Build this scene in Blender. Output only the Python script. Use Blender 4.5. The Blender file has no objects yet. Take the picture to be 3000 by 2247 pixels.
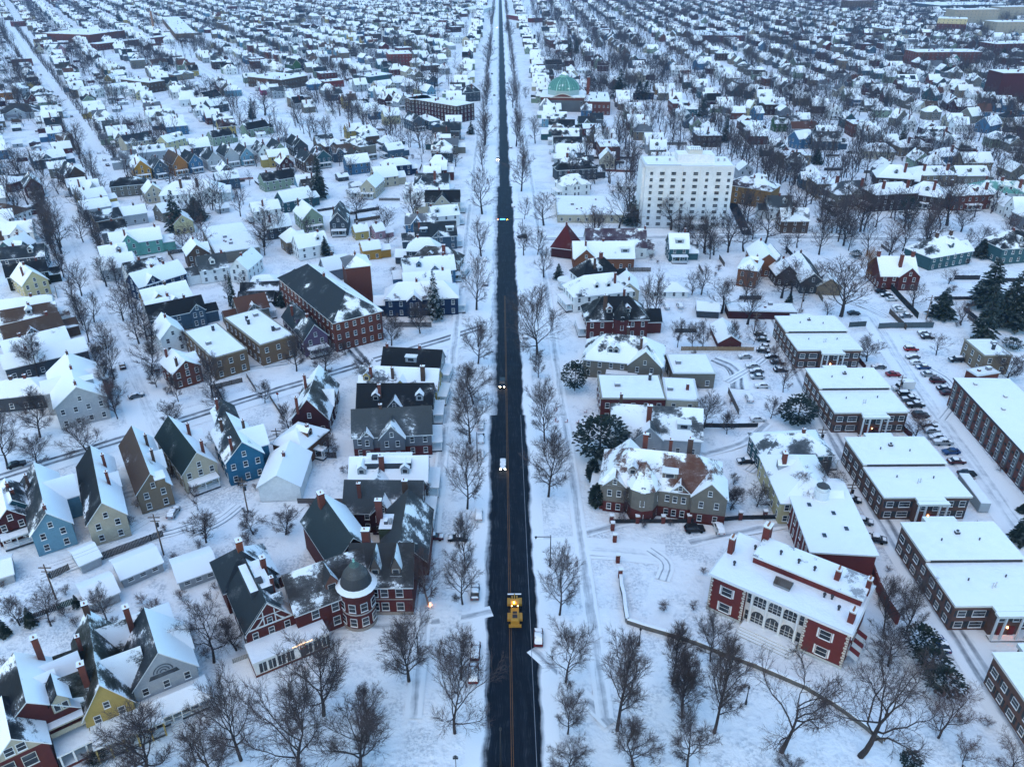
import bpy, math, random
import numpy as np
from mathutils import Vector, Matrix
R = random.Random(7)
sc = bpy.context.scene
COL = sc.collection
PI = math.pi
# ------------------------------------------------------------------ camera
FPX = 2352.0; PITCH = math.radians(28.7); CAMZ = 120.0
SP, CP = math.sin(PITCH), math.cos(PITCH)
cam = bpy.data.cameras.new('camera'); camo = bpy.data.objects.new('camera', cam); COL.objects.link(camo)
cam.sensor_width = 36; cam.lens = 36*FPX/3000; cam.clip_end = 20000; cam.clip_start = 1
camo.location = (0, 0, CAMZ); camo.rotation_euler = (PI/2-PITCH, 0, 0)
sc.camera = camo
# crops in which survey positions were read: origin x, origin y, scale
CR = dict(A=(0,0,2.209), B=(1000,0,2.209), C=(2000,0,2.209), D=(0,750,2.209), E=(1000,750,2.209), F=(2000,750,2.209),
          G=(0,1497,2.209), H=(1000,1497,2.209), I=(2000,1497,2.209), P=(0,0,4.418), Q=(500,0,4.418), S=(1500,0,4.418),
          R=(1000,0,4.418), T=(2000,0,4.418), U=(2500,0,4.418), W=(0,0,1))
def px(c, x, y):
    ox, oy, s = CR[c]; return ox+x/s, oy+y/s
def ray(x, y):
    u = (x-1500)/FPX; v = (y-1123.5)/FPX
    return u, CP-v*SP, -(SP+v*CP)
def at(c, x, y, z=0.0):
    x, y = px(c, x, y); a, b, d = ray(x, y); t = (z-CAMZ)/d
    return Vector((a*t, b*t, z))
def htop(base, c, x, y):
    "height of a thing standing at base whose top is seen at row y"
    x, y = px(c, x, y); a, b, d = ray(x, y); t = base.y/b
    return max(1.0, CAMZ+d*t)
def proj(p):
    z = p[1]*CP-(p[2]-CAMZ)*SP
    return 1500+FPX*p[0]/z, 1123.5-FPX*((p[2]-CAMZ)*CP+p[1]*SP)/z, z
def road_x(y): return 0.1-0.0142*(y-86)
# ------------------------------------------------------------------ colours
PAL = dict(white=(.72,.72,.7), cream=(.55,.48,.36), palegrey=(.46,.48,.5), grey=(.2,.21,.235), greydark=(.07,.08,.095),
 greytan=(.25,.22,.18), tan=(.3,.22,.15), brown=(.13,.075,.05), red=(.24,.04,.032), brickred=(.14,.03,.026), redbrick=(.2,.058,.038),
 maroon=(.08,.017,.02), tanbrick=(.25,.15,.085), darkbrick=(.07,.035,.03), orange=(.5,.2,.05), gold=(.6,.3,.05), yellow=(.58,.42,.13),
 paleyellow=(.62,.53,.3), sage=(.33,.42,.3), mint=(.2,.5,.42), teal=(.03,.17,.3), skyblue=(.2,.4,.52), steelblue=(.08,.2,.34),
 slateblue=(.08,.13,.18), slateteal=(.05,.13,.15), navy=(.015,.035,.09), purple=(.16,.1,.17), pink=(.5,.3,.34), magenta=(.45,.03,.15),
 green=(.06,.14,.05), ochre=(.4,.21,.07), rust=(.25,.1,.05), orangebrown=(.27,.1,.045), stone=(.4,.35,.27), black=(.02,.022,.026),
 slate=(.05,.066,.08), greyroof=(.13,.145,.155), greybrown=(.1,.085,.075), maroonroof=(.085,.035,.04), greenblack=(.022,.045,.042), olive=(.042,.042,.024),
 copper=(.17,.07,.045), purpleroof=(.1,.055,.075), redroof=(.13,.012,.014), trim=(.7,.7,.69))
for _k, _v in PAL.items():
    _s = .36 if _k in ('slate','black','greyroof','greybrown','olive','greenblack','maroonroof') else .9 if _k in ('white','trim') else .68 if _k in ('cream','palegrey','paleyellow','stone') else .58
    PAL[_k] = tuple(round(c*_s, 4) for c in _v)
WORD = dict(white='white', cream='cream', palegrey='pale grey', grey='grey', greydark='dark grey', greytan='grey-tan', tan='tan', brown='brown', red='bright red',
 brickred='red brick', redbrick='orange-red brick', maroon='maroon', tanbrick='tan brick', darkbrick='dark brick', orange='orange', gold='golden yellow',
 yellow='yellow', paleyellow='pale yellow', sage='sage green', mint='mint green', teal='teal blue', skyblue='light blue', steelblue='blue', slateblue='slate blue',
 slateteal='dark teal', navy='navy blue', purple='purple', pink='pink', magenta='magenta', green='dark green', ochre='ochre', rust='rust brown',
 orangebrown='orange-brown brick', stone='stone-coloured', black='black', slate='slate', greyroof='grey', greybrown='grey-brown', maroonroof='maroon',
 greenblack='dark green', olive='olive', copper='rusty brown', purpleroof='purple', redroof='dark red')
# ------------------------------------------------------------------ materials
def new_mat(name):
    m = bpy.data.materials.new(name); m.use_nodes = True
    nt = m.node_tree; b = nt.nodes['Principled BSDF']; b.inputs['Specular IOR Level'].default_value = .25
    return m, nt, b
def N(nt, t, **k):
    n = nt.nodes.new(t)
    for a, v in k.items(): setattr(n, a, v)
    return n
def math_n(nt, op, a, b=None, c=None, clamp=False):
    n = N(nt, 'ShaderNodeMath', operation=op, use_clamp=clamp)
    for i, v in enumerate((a, b, c)):
        if v is None: continue
        if isinstance(v, (int, float)): n.inputs[i].default_value = v
        else: nt.links.new(v, n.inputs[i])
    return n.outputs[0]
def noise(nt, vec, scale, detail=3, rough=.55):
    n = N(nt, 'ShaderNodeTexNoise'); n.inputs['Scale'].default_value = scale; n.inputs['Detail'].default_value = detail
    n.inputs['Roughness'].default_value = rough
    if vec is not None: nt.links.new(vec, n.inputs['Vector'])
    return n.outputs['Fac']
def mapping(nt, vec, scale):
    n = N(nt, 'ShaderNodeMapping'); n.inputs['Scale'].default_value = scale; nt.links.new(vec, n.inputs['Vector']); return n.outputs[0]
def mixc(nt, fac, a, b, mode='MIX'):
    n = N(nt, 'ShaderNodeMix', data_type='RGBA', blend_type=mode)
    if isinstance(fac, (int, float)): n.inputs[0].default_value = fac
    else: nt.links.new(fac, n.inputs[0])
    for i, v in ((6, a), (7, b)):
        if isinstance(v, tuple): n.inputs[i].default_value = (*v[:3], 1)
        else: nt.links.new(v, n.inputs[i])
    return n.outputs[2]
def ramp(nt, fac, lo, hi):
    n = N(nt, 'ShaderNodeMapRange', interpolation_type='SMOOTHSTEP'); n.inputs['From Min'].default_value = lo; n.inputs['From Max'].default_value = hi
    nt.links.new(fac, n.inputs['Value']); return n.outputs['Result']
def bump(nt, b, h, strength, dist):
    n = N(nt, 'ShaderNodeBump'); n.inputs['Strength'].default_value = strength; n.inputs['Distance'].default_value = dist
    nt.links.new(h, n.inputs['Height']); nt.links.new(n.outputs[0], b.inputs['Normal'])
def pos(nt): return N(nt, 'ShaderNodeNewGeometry').outputs['Position']
def attr(nt, name): return N(nt, 'ShaderNodeAttribute', attribute_name=name)
SNOW = (.86, .87, .88)
def m_snow(name, bumpy=1.0):
    m, nt, b = new_mat(name); p = pos(nt)
    n1 = noise(nt, p, .05, 5); n2 = noise(nt, p, .5, 5, .6)
    c = mixc(nt, ramp(nt, n1, .3, .7), (.8,.81,.83), (.9,.9,.91)); c = mixc(nt, ramp(nt, n2, .35, .65), c, (.87,.875,.885))
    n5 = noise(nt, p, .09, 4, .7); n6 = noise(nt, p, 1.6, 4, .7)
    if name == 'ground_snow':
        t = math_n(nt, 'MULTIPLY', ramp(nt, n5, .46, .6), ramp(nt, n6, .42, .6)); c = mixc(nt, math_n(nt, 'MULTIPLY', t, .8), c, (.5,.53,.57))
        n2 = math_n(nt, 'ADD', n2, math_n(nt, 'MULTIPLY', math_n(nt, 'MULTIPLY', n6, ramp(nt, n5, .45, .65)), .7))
    nt.links.new(c, b.inputs['Base Color']); b.inputs['Roughness'].default_value = .8
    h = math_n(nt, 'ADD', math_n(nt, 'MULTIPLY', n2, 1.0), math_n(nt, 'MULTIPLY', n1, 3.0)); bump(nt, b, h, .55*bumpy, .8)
    return m
def m_wall():
    m, nt, b = new_mat('painted_wall'); a = attr(nt, 'col').outputs['Color']; p = pos(nt)
    n1 = noise(nt, p, 1.4, 4, .65); n2 = noise(nt, p, .2, 3)
    f = math_n(nt, 'ADD', math_n(nt, 'MULTIPLY', n1, .5), math_n(nt, 'MULTIPLY', n2, .5))
    f = math_n(nt, 'ADD', math_n(nt, 'MULTIPLY', f, .9), .55)
    w = N(nt, 'ShaderNodeTexWave', bands_direction='Z', wave_profile='SAW'); w.inputs['Scale'].default_value = .9; nt.links.new(p, w.inputs['Vector'])
    f = math_n(nt, 'MULTIPLY', f, math_n(nt, 'ADD', math_n(nt, 'MULTIPLY', w.outputs['Fac'], .14), .93))
    mul = N(nt, 'ShaderNodeVectorMath', operation='SCALE'); nt.links.new(a, mul.inputs[0]); nt.links.new(f, mul.inputs['Scale'])
    nt.links.new(mul.outputs[0], b.inputs['Base Color']); b.inputs['Roughness'].default_value = .85
    return m
def m_roof():
    m, nt, b = new_mat('snowy_roof'); a = attr(nt, 'col').outputs['Color']; s = attr(nt, 'snow').outputs['Fac']; p = pos(nt)
    ps = mapping(nt, p, (1,1,2.6)); n1 = noise(nt, p, .17, 3, .5); n2 = noise(nt, ps, 1.0, 4, .6); n3 = noise(nt, p, 6, 2); n4 = noise(nt, ps, 4.0, 3, .7)
    v = math_n(nt, 'ADD', math_n(nt, 'MULTIPLY', math_n(nt, 'SUBTRACT', n1, .5), 1.7), math_n(nt, 'MULTIPLY', math_n(nt, 'SUBTRACT', n2, .5), .42))
    v = math_n(nt, 'ADD', v, math_n(nt, 'MULTIPLY', math_n(nt, 'SUBTRACT', n4, .5), .34))
    v = math_n(nt, 'ADD', v, s); mask = ramp(nt, v, .44, .56)
    f = math_n(nt, 'ADD', math_n(nt, 'MULTIPLY', n3, .8), .6)
    mul = N(nt, 'ShaderNodeVectorMath', operation='SCALE'); nt.links.new(a, mul.inputs[0]); nt.links.new(f, mul.inputs['Scale'])
    dust = mixc(nt, math_n(nt, 'MULTIPLY', ramp(nt, v, .22, .5), .08), mul.outputs[0], SNOW)
    nt.links.new(mixc(nt, mask, dust, SNOW), b.inputs['Base Color']); b.inputs['Roughness'].default_value = .8
    h = math_n(nt, 'ADD', mask, math_n(nt, 'MULTIPLY', n2, .5)); bump(nt, b, h, .5, .2)
    return m
def m_plain(name, rough=.6, metal=0.0, use_obj=False, col=None, var=.25, vs=2.0):
    m, nt, b = new_mat(name); b.inputs['Roughness'].default_value = rough; b.inputs['Metallic'].default_value = metal
    if use_obj: c = N(nt, 'ShaderNodeObjectInfo').outputs['Color']
    elif col is None: c = attr(nt, 'col').outputs['Color']
    else:
        r = N(nt, 'ShaderNodeRGB'); r.outputs[0].default_value = (*col, 1); c = r.outputs[0]
    n = noise(nt, pos(nt), vs, 3); f = math_n(nt, 'ADD', math_n(nt, 'MULTIPLY', n, var*2), 1-var)
    mul = N(nt, 'ShaderNodeVectorMath', operation='SCALE'); nt.links.new(c, mul.inputs[0]); nt.links.new(f, mul.inputs['Scale'])
    nt.links.new(mul.outputs[0], b.inputs['Base Color'])
    return m
def m_emit(name, col, s):
    m, nt, b = new_mat(name); b.inputs['Base Color'].default_value = (*col, 1)
    b.inputs['Emission Color'].default_value = (*col, 1); b.inputs['Emission Strength'].default_value = s; return m
def m_glass():
    m, nt, b = new_mat('window_glass'); n = noise(nt, pos(nt), .45, 1)
    nt.links.new(mixc(nt, ramp(nt, n, .35, .75), (.006,.009,.014), (.05,.06,.07)), b.inputs['Base Color'])
    b.inputs['Roughness'].default_value = .12; b.inputs['Specular IOR Level'].default_value = .5; return m
def m_needles():
    m, nt, b = new_mat('needles'); n = noise(nt, pos(nt), .8, 3)
    oi = N(nt, 'ShaderNodeObjectInfo')
    c = mixc(nt, n, (.006,.014,.012), (.02,.034,.022))
    g = N(nt, 'ShaderNodeNewGeometry'); sx = N(nt, 'ShaderNodeSeparateXYZ'); nt.links.new(g.outputs['True Normal'], sx.inputs[0])
    up = math_n(nt, 'ABSOLUTE', sx.outputs[2]); k = math_n(nt, 'MULTIPLY', ramp(nt, up, .75, .98), ramp(nt, n, .5, .62)); 
    k = math_n(nt, 'MULTIPLY', k, oi.outputs['Alpha'])
    nt.links.new(mixc(nt, k, c, SNOW), b.inputs['Base Color']); b.inputs['Roughness'].default_value = .8; return m
def m_road():
    m, nt, b = new_mat('street'); s = attr(nt, 'snow').outputs['Fac']; p = pos(nt)
    uv = N(nt, 'ShaderNodeUVMap', uv_map='uv').outputs[0]
    st = noise(nt, mapping(nt, uv, (1.6, .06, 1)), 1.0, 4, .6); st2 = noise(nt, mapping(nt, uv, (5, .15, 1)), 1.0, 3, .6)
    iso = noise(nt, p, .35, 6, .65); fine = noise(nt, p, 3.0, 4)
    v = math_n(nt, 'ADD', s, math_n(nt, 'MULTIPLY', math_n(nt, 'SUBTRACT', st, .5), .55))
    v = math_n(nt, 'ADD', v, math_n(nt, 'MULTIPLY', math_n(nt, 'SUBTRACT', iso, .5), .5))
    v = math_n(nt, 'ADD', v, math_n(nt, 'MULTIPLY', math_n(nt, 'SUBTRACT', st2, .5), .25))
    mask = ramp(nt, v, .32, .72)
    asp = mixc(nt, fine, (.004,.006,.011), (.01,.014,.021)); asp = mixc(nt, ramp(nt, st, .45, .8), asp, (.018,.024,.034)); asp = mixc(nt, math_n(nt, 'MULTIPLY', ramp(nt, st2, .45, .75), ramp(nt, iso, .4, .65)), asp, (.04,.05,.064))
    sn = mixc(nt, ramp(nt, v, .6, 1.0), (.42,.44,.47), SNOW)
    nt.links.new(mixc(nt, mask, asp, sn), b.inputs['Base Color']); b.inputs['Roughness'].default_value = .7; b.inputs['Specular IOR Level'].default_value = .08
    bump(nt, b, math_n(nt, 'ADD', mask, math_n(nt, 'MULTIPLY', fine, .3)), .5, .15); return m
MW, MRF, MG = m_wall(), m_roof(), m_glass()
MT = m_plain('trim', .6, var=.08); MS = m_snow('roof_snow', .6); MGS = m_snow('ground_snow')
BM = [MW, MRF, MT, MG, MS]; WALL, ROOF, TRIM, GLASS, SNW = range(5)
M_BARK = m_plain('bark', .9, col=(.032,.026,.026), var=.4); M_TWIG = m_plain('twigs', .9, col=(.066,.05,.05), var=.35, vs=.4)
M_TWIGR = m_plain('reddish_twigs', .9, col=(.085,.05,.046), var=.35, vs=.4); M_WILLOW = m_plain('willow_twigs', .9, col=(.2,.09,.025), var=.35)
M_BIRCH = m_plain('birch_bark', .8, col=(.16,.12,.11), var=.4)
M_NEED = m_needles(); M_ROAD = m_road()
M_PAINT = m_plain('car_paint', .35, use_obj=True, var=.04); M_TYRE = m_plain('tyre', .9, col=(.012,.012,.013), var=.2)
M_METAL = m_plain('dark_metal', .5, col=(.02,.022,.025), var=.2); M_WOOD = m_plain('weathered_wood', .9, use_obj=True, var=.35, vs=3)
M_HEAD = m_emit('headlight', (1,.85,.6), 7); M_AMBER = m_emit('amber_beacon', (1,.45,.04), 6); M_WARM = m_emit('warm_lamp', (1,.55,.2), 1.6)
M_TAIL = m_plain('tail_lamp', .4, col=(.25,.01,.01), var=.05)
M_STONE = m_plain('garden_stone', .9, col=(.1,.095,.09), var=.45, vs=1.5)
M_YEL = m_plain('machine_yellow', .5, col=(.42,.22,.03), var=.15); M_LINE = m_plain('road_paint_yellow', .7, col=(.2,.095,.03), var=.5, vs=.8)
M_LINEW = m_plain('road_paint_white', .7, col=(.22,.25,.29), var=.6, vs=.6)
# ------------------------------------------------------------------ mesh builder
class MB:
    def __init__(s): s.v = []; s.f = []; s.m = []; s.c = []; s.s = []
    def face(s, pts, mat=0, col=(.5,.5,.5), snow=0.0):
        i = len(s.v); s.v += [tuple(p) for p in pts]; s.f.append(tuple(range(i, i+len(pts)))); s.m.append(mat)
        s.c.append(col); s.s.append(list(snow) if isinstance(snow, (list, tuple)) else [snow]*len(pts)); return s
    def box(s, x0, x1, y0, y1, z0, z1, mat=0, col=(.5,.5,.5), top=None, bottom=False):
        a = [(x0,y0,z0),(x1,y0,z0),(x1,y1,z0),(x0,y1,z0),(x0,y0,z1),(x1,y0,z1),(x1,y1,z1),(x0,y1,z1)]
        for q in ((0,1,5,4),(1,2,6,5),(2,3,7,6),(3,0,4,7)): s.face([a[k] for k in q], mat, col)
        s.face([a[k] for k in (4,5,6,7)], mat if top is None else top, col, 1.0)
        if bottom: s.face([a[k] for k in (3,2,1,0)], mat, col)
        return s
    def prism(s, poly, z0, z1, mat=0, col=(.5,.5,.5), top=None, topcol=None, snow=1.0):
        n = len(poly)
        for i in range(n):
            p, q = poly[i], poly[(i+1)%n]; s.face([(p[0],p[1],z0),(q[0],q[1],z0),(q[0],q[1],z1),(p[0],p[1],z1)], mat, col)
        s.face([(p[0],p[1],z1) for p in poly], mat if top is None else top, topcol or col, snow); return s
    def cyl(s, cx, cy, r0, r1, z0, z1, n=12, mat=0, col=(.5,.5,.5), cap=True, snow=0.0, capmat=None):
        a = [(cx+r0*math.cos(2*PI*i/n), cy+r0*math.sin(2*PI*i/n), z0) for i in range(n)]
        b = [(cx+r1*math.cos(2*PI*i/n), cy+r1*math.sin(2*PI*i/n), z1) for i in range(n)]
        for i in range(n):
            j = (i+1)%n; s.face([a[i],a[j],b[j],b[i]] if r1 > .001 else [a[i],a[j],(cx,cy,z1)], mat, col, snow)
        if cap and r1 > .001: s.face(b, mat if capmat is None else capmat, col, 1.0)
        return s
    def add(s, o, M=None):
        i = len(s.v)
        s.v += [tuple(M @ Vector(p)) for p in o.v] if M is not None else list(o.v)
        s.f += [tuple(k+i for k in f) for f in o.f]; s.m += o.m; s.c += o.c; s.s += o.s; return s
    def mesh(s, name, mats):
        me = bpy.data.meshes.new(name); me.from_pydata(s.v, [], s.f)
        for m in mats: me.materials.append(m)
        me.polygons.foreach_set('material_index', s.m)
        me.attributes.new('col', 'FLOAT_COLOR', 'CORNER'); me.attributes.new('snow', 'FLOAT', 'CORNER')
        cc = []; ss = []
        for f, c, w in zip(s.f, s.c, s.s):
            cc += [c[0],c[1],c[2],1.0]*len(f); ss += w
        me.attributes['col'].data.foreach_set('color', cc); me.attributes['snow'].data.foreach_set('value', ss); me.update(); return me
def link(name, data, parent=None, loc=(0,0,0), rz=0.0):
    o = bpy.data.objects.new(name, data); COL.objects.link(o); o.location = loc; o.rotation_euler = (0,0,rz)
    if parent is not None: o.parent = parent
    return o
def obj(name, mb, mats, parent=None, loc=(0,0,0), rz=0.0): return link(name, mb.mesh(name, mats), parent, loc, rz)
LABELS = {}; PENDING = []; LAND = []
def tag(o, label, cat, group=None):
    o['label'] = label; o['category'] = cat; LABELS.setdefault(label, []).append(o)
    if group: o['group'] = group
def later(o, descs, cat, group, p):
    "label written once all landmarks are known"
    PENDING.append((o, descs, cat, group, (p[0], p[1])))
def landmark(short, p): LAND.append((short, p[0], p[1]))
def structure(o, kind='structure'): o['kind'] = kind; return o
OCC = {}
def occupy(x, y, r):
    OCC.setdefault((int(x//30), int(y//30)), []).append((x, y, r))
def occupy_rect(p, rz, L, W):
    n = max(1, int(round(L/6))); r = W/2
    for i in range(n+1):
        t = -L/2+L*i/n if n else 0
        occupy(p[0]+math.cos(rz)*t, p[1]+math.sin(rz)*t, r)
def is_free(x, y, r):
    a, b = int(x//30), int(y//30)
    for i in (a-1,a,a+1):
        for j in (b-1,b,b+1):
            for (u,v,q) in OCC.get((i,j), ()):
                if (u-x)**2+(v-y)**2 < (q+r)**2: return False
    return True
# ------------------------------------------------------------------ windows
WIN = {}
def window_mesh(w, h, arch=False, tc=PAL['trim']):
    k = (round(w,2), round(h,2), arch, tc)
    if k not in WIN:
        b = MB(); t = .09
        b.box(-w/2-t, w/2+t, -.10, .02, -t, h+t, TRIM, tc)
        b.box(-w/2-t-.06, w/2+t+.06, -.2, -.10, -t-.1, -t, TRIM, tc, top=SNW)
        if arch: b.face([(w/2*math.cos(PI*i/8), -.104, h-w/2+(w/2)*math.sin(PI*i/8)) for i in range(8,-1,-1)][::-1]+[(-w/2,-.104,0),(w/2,-.104,0)], GLASS)
        else:
            hh = h/2
            b.face([(-w/2,-.104,0),(w/2,-.104,0),(w/2,-.104,hh-.05),(-w/2,-.104,hh-.05)], GLASS)
            b.face([(-w/2,-.104,hh+.05),(w/2,-.104,hh+.05),(w/2,-.104,h),(-w/2,-.104,h)], GLASS)
        WIN[k] = b.mesh('window', BM)
    return WIN[k]
def win_flat(b, x, y, z, rz, w, h, tc):
    M = Matrix.Translation((x,y,z)) @ Matrix.Rotation(rz, 4, 'Z'); q = MB(); t = .08
    q.face([(-w/2-t,-.03,-t),(w/2+t,-.03,-t),(w/2+t,-.03,h+t),(-w/2-t,-.03,h+t)], TRIM, tc)
    q.face([(-w/2,-.06,0),(w/2,-.06,0),(w/2,-.06,h),(-w/2,-.06,h)], GLASS); b.add(q, M)
# ------------------------------------------------------------------ houses
def slope_roof(b, y0e, y0r, L0, L1, zr, ze, w2, ov, og, col, sL, sR, th=.24, dg=0.12):
    pass
def lerp(a, b, t): return a+(b-a)*t
def gable_roof(b, x0, x1, w, he, rise, col, sL, sR, rr, ov=.45, og=.4, th=.26):
    w2 = w/2; zr = he+rise; ze = he-ov*rise/w2; xa, xb = x0-og, x1+og; ye = w2+ov
    n = max(2, int((xb-xa)/4))
    for sgn, sv in ((1, sL), (-1, sR)):
        g = rr.uniform(-.2, .2)*(1 if .08 < sv < .93 else .3)
        for i in range(n):
            a, c = lerp(xa,xb,i/n), lerp(xa,xb,(i+1)/n)
            for j in range(2):
                t0, t1 = j/2, (j+1)/2
                P0 = [(a, sgn*ye*t0, lerp(zr,ze,t0)), (c, sgn*ye*t0, lerp(zr,ze,t0)), (c, sgn*ye*t1, lerp(zr,ze,t1)), (a, sgn*ye*t1, lerp(zr,ze,t1))]
                S0 = [sv-g+2*g*t0]*2+[sv-g+2*g*t1]*2
                if j == 1 and sv > .03: S0[2] = S0[3] = S0[2]+.15
                if sgn > 0: P0 = P0[::-1]; S0 = S0[::-1]
                b.face(P0, ROOF, col, S0)
        # eave fascia
        f = [(xa, sgn*ye, ze-th), (xb, sgn*ye, ze-th), (xb, sgn*ye, ze), (xa, sgn*ye, ze)]
        b.face(f if sgn < 0 else f[::-1], TRIM, PAL['trim'])
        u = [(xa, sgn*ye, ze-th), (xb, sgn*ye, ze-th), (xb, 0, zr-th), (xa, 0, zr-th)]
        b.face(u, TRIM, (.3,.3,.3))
    for x, s in ((xa,-1), (xb,1)):
        for sg in (1,-1):
            q = [(x,0,zr),(x,sg*ye,ze),(x,sg*ye,ze-th),(x,0,zr-th)]
            b.face(q if s*sg < 0 else q[::-1], TRIM, PAL['trim'])
def hip_roof(b, r0, r1, x0, x1, w, he, rise, col, sL, sR, sE, rr, ov=.5, th=.26):
    zr = he+rise; X0, X1, Y = x0-ov, x1+ov, w/2+ov; ze = he-.15
    A, B_ = (r0,0,zr), (r1,0,zr); c = [(X0,-Y,ze),(X1,-Y,ze),(X1,Y,ze),(X0,Y,ze)]
    def quad(a0, a1, t0, t1, sv):
        g = rr.uniform(-.15,.15)
        n = 3
        for j in range(n):
            u0, u1 = j/n, (j+1)/n
            L = lambda p, q, u: tuple(lerp(p[k], q[k], u) for k in range(3))
            P = [L(a0,t0,u0), L(a1,t1,u0), L(a1,t1,u1), L(a0,t0,u1)]
            b.face(P, ROOF, col, [sv+g-2*g*u0]*2+[sv+g-2*g*u1]*2)
    quad(c[0], c[1], A, B_, sR); quad(c[2], c[3], B_, A, sL)
    b.face([c[3], c[0], A], ROOF, col, sE); b.face([c[1], c[2], B_], ROOF, col, sE)
    for i in range(4):
        p, q = c[i], c[(i+1)%4]; b.face([(p[0],p[1],ze-th),(q[0],q[1],ze-th),q,p], TRIM, PAL['trim'])
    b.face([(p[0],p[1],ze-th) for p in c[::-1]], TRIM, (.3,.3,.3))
def gable_wall(b, x0, x1, w, he, rise, col, col2=None, h2=3.0, e0=True, e1=True):
    w2 = w/2; d = .1; cut = [(0, he)]
    bands = [(0, h2, col2), (h2, he-d, col)] if col2 else [(0, he-d, col)]
    for z0, z1, cc in bands:
        b.face([(x0,-w2,z0),(x1,-w2,z0),(x1,-w2,z1),(x0,-w2,z1)], WALL, cc); b.face([(x1,w2,z0),(x0,w2,z0),(x0,w2,z1),(x1,w2,z1)], WALL, cc)
        for x, s, on in ((x0,-1,e0),(x1,1,e1)):
            if on:
                q = [(x,w2,z0),(x,-w2,z0),(x,-w2,z1),(x,w2,z1)]; b.face(q if s < 0 else q[::-1], WALL, cc)
    for x, s, on in ((x0,-1,e0),(x1,1,e1)):
        if on and rise > 0:
            q = [(x,w2,he-d),(x,-w2,he-d),(x,0,he+rise-d-.1)]; b.face(q if s < 0 else q[::-1], WALL, col)
def chimney(b, x, y, z0, z1, s=.5, col=None):
    col = col or (.12,.036,.026)
    b.box(x-s, x+s, y-s*.8, y+s*.8, z0, z1, WALL, col)
    b.box(x-s-.1, x+s+.1, y-s*.8-.1, y+s*.8+.1, z1, z1+.22, WALL, tuple(c*.7 for c in col), top=SNW, bottom=True)
    b.cyl(x-.2, y, .16, .14, z1+.22, z1+.6, 6, WALL, (.25,.1,.05))
def facade(out, p0, p1, he, rz, spacing, lev, tc, wh=1.5, ww=.95, z0=1.0, skip=None):
    "window positions along the wall from p0 to p1 (outside faces -y after rz)"
    L = math.hypot(p1[0]-p0[0], p1[1]-p0[1]); n = int(L/spacing)
    if n < 1: return
    for k in range(lev):
        for i in range(n):
            t = (i+.5)/n; out.append((lerp(p0[0],p1[0],t), lerp(p0[1],p1[1],t), z0+k*(he-.3)/max(1,lev), rz, ww, wh, tc))
def faces_camera(origin, rz, nx, ny):
    c, s = math.cos(rz), math.sin(rz); n = (nx*c-ny*s, nx*s+ny*c)
    return n[0]*-origin[0]+n[1]*-origin[1] > .12*math.hypot(origin[0], origin[1])
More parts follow.
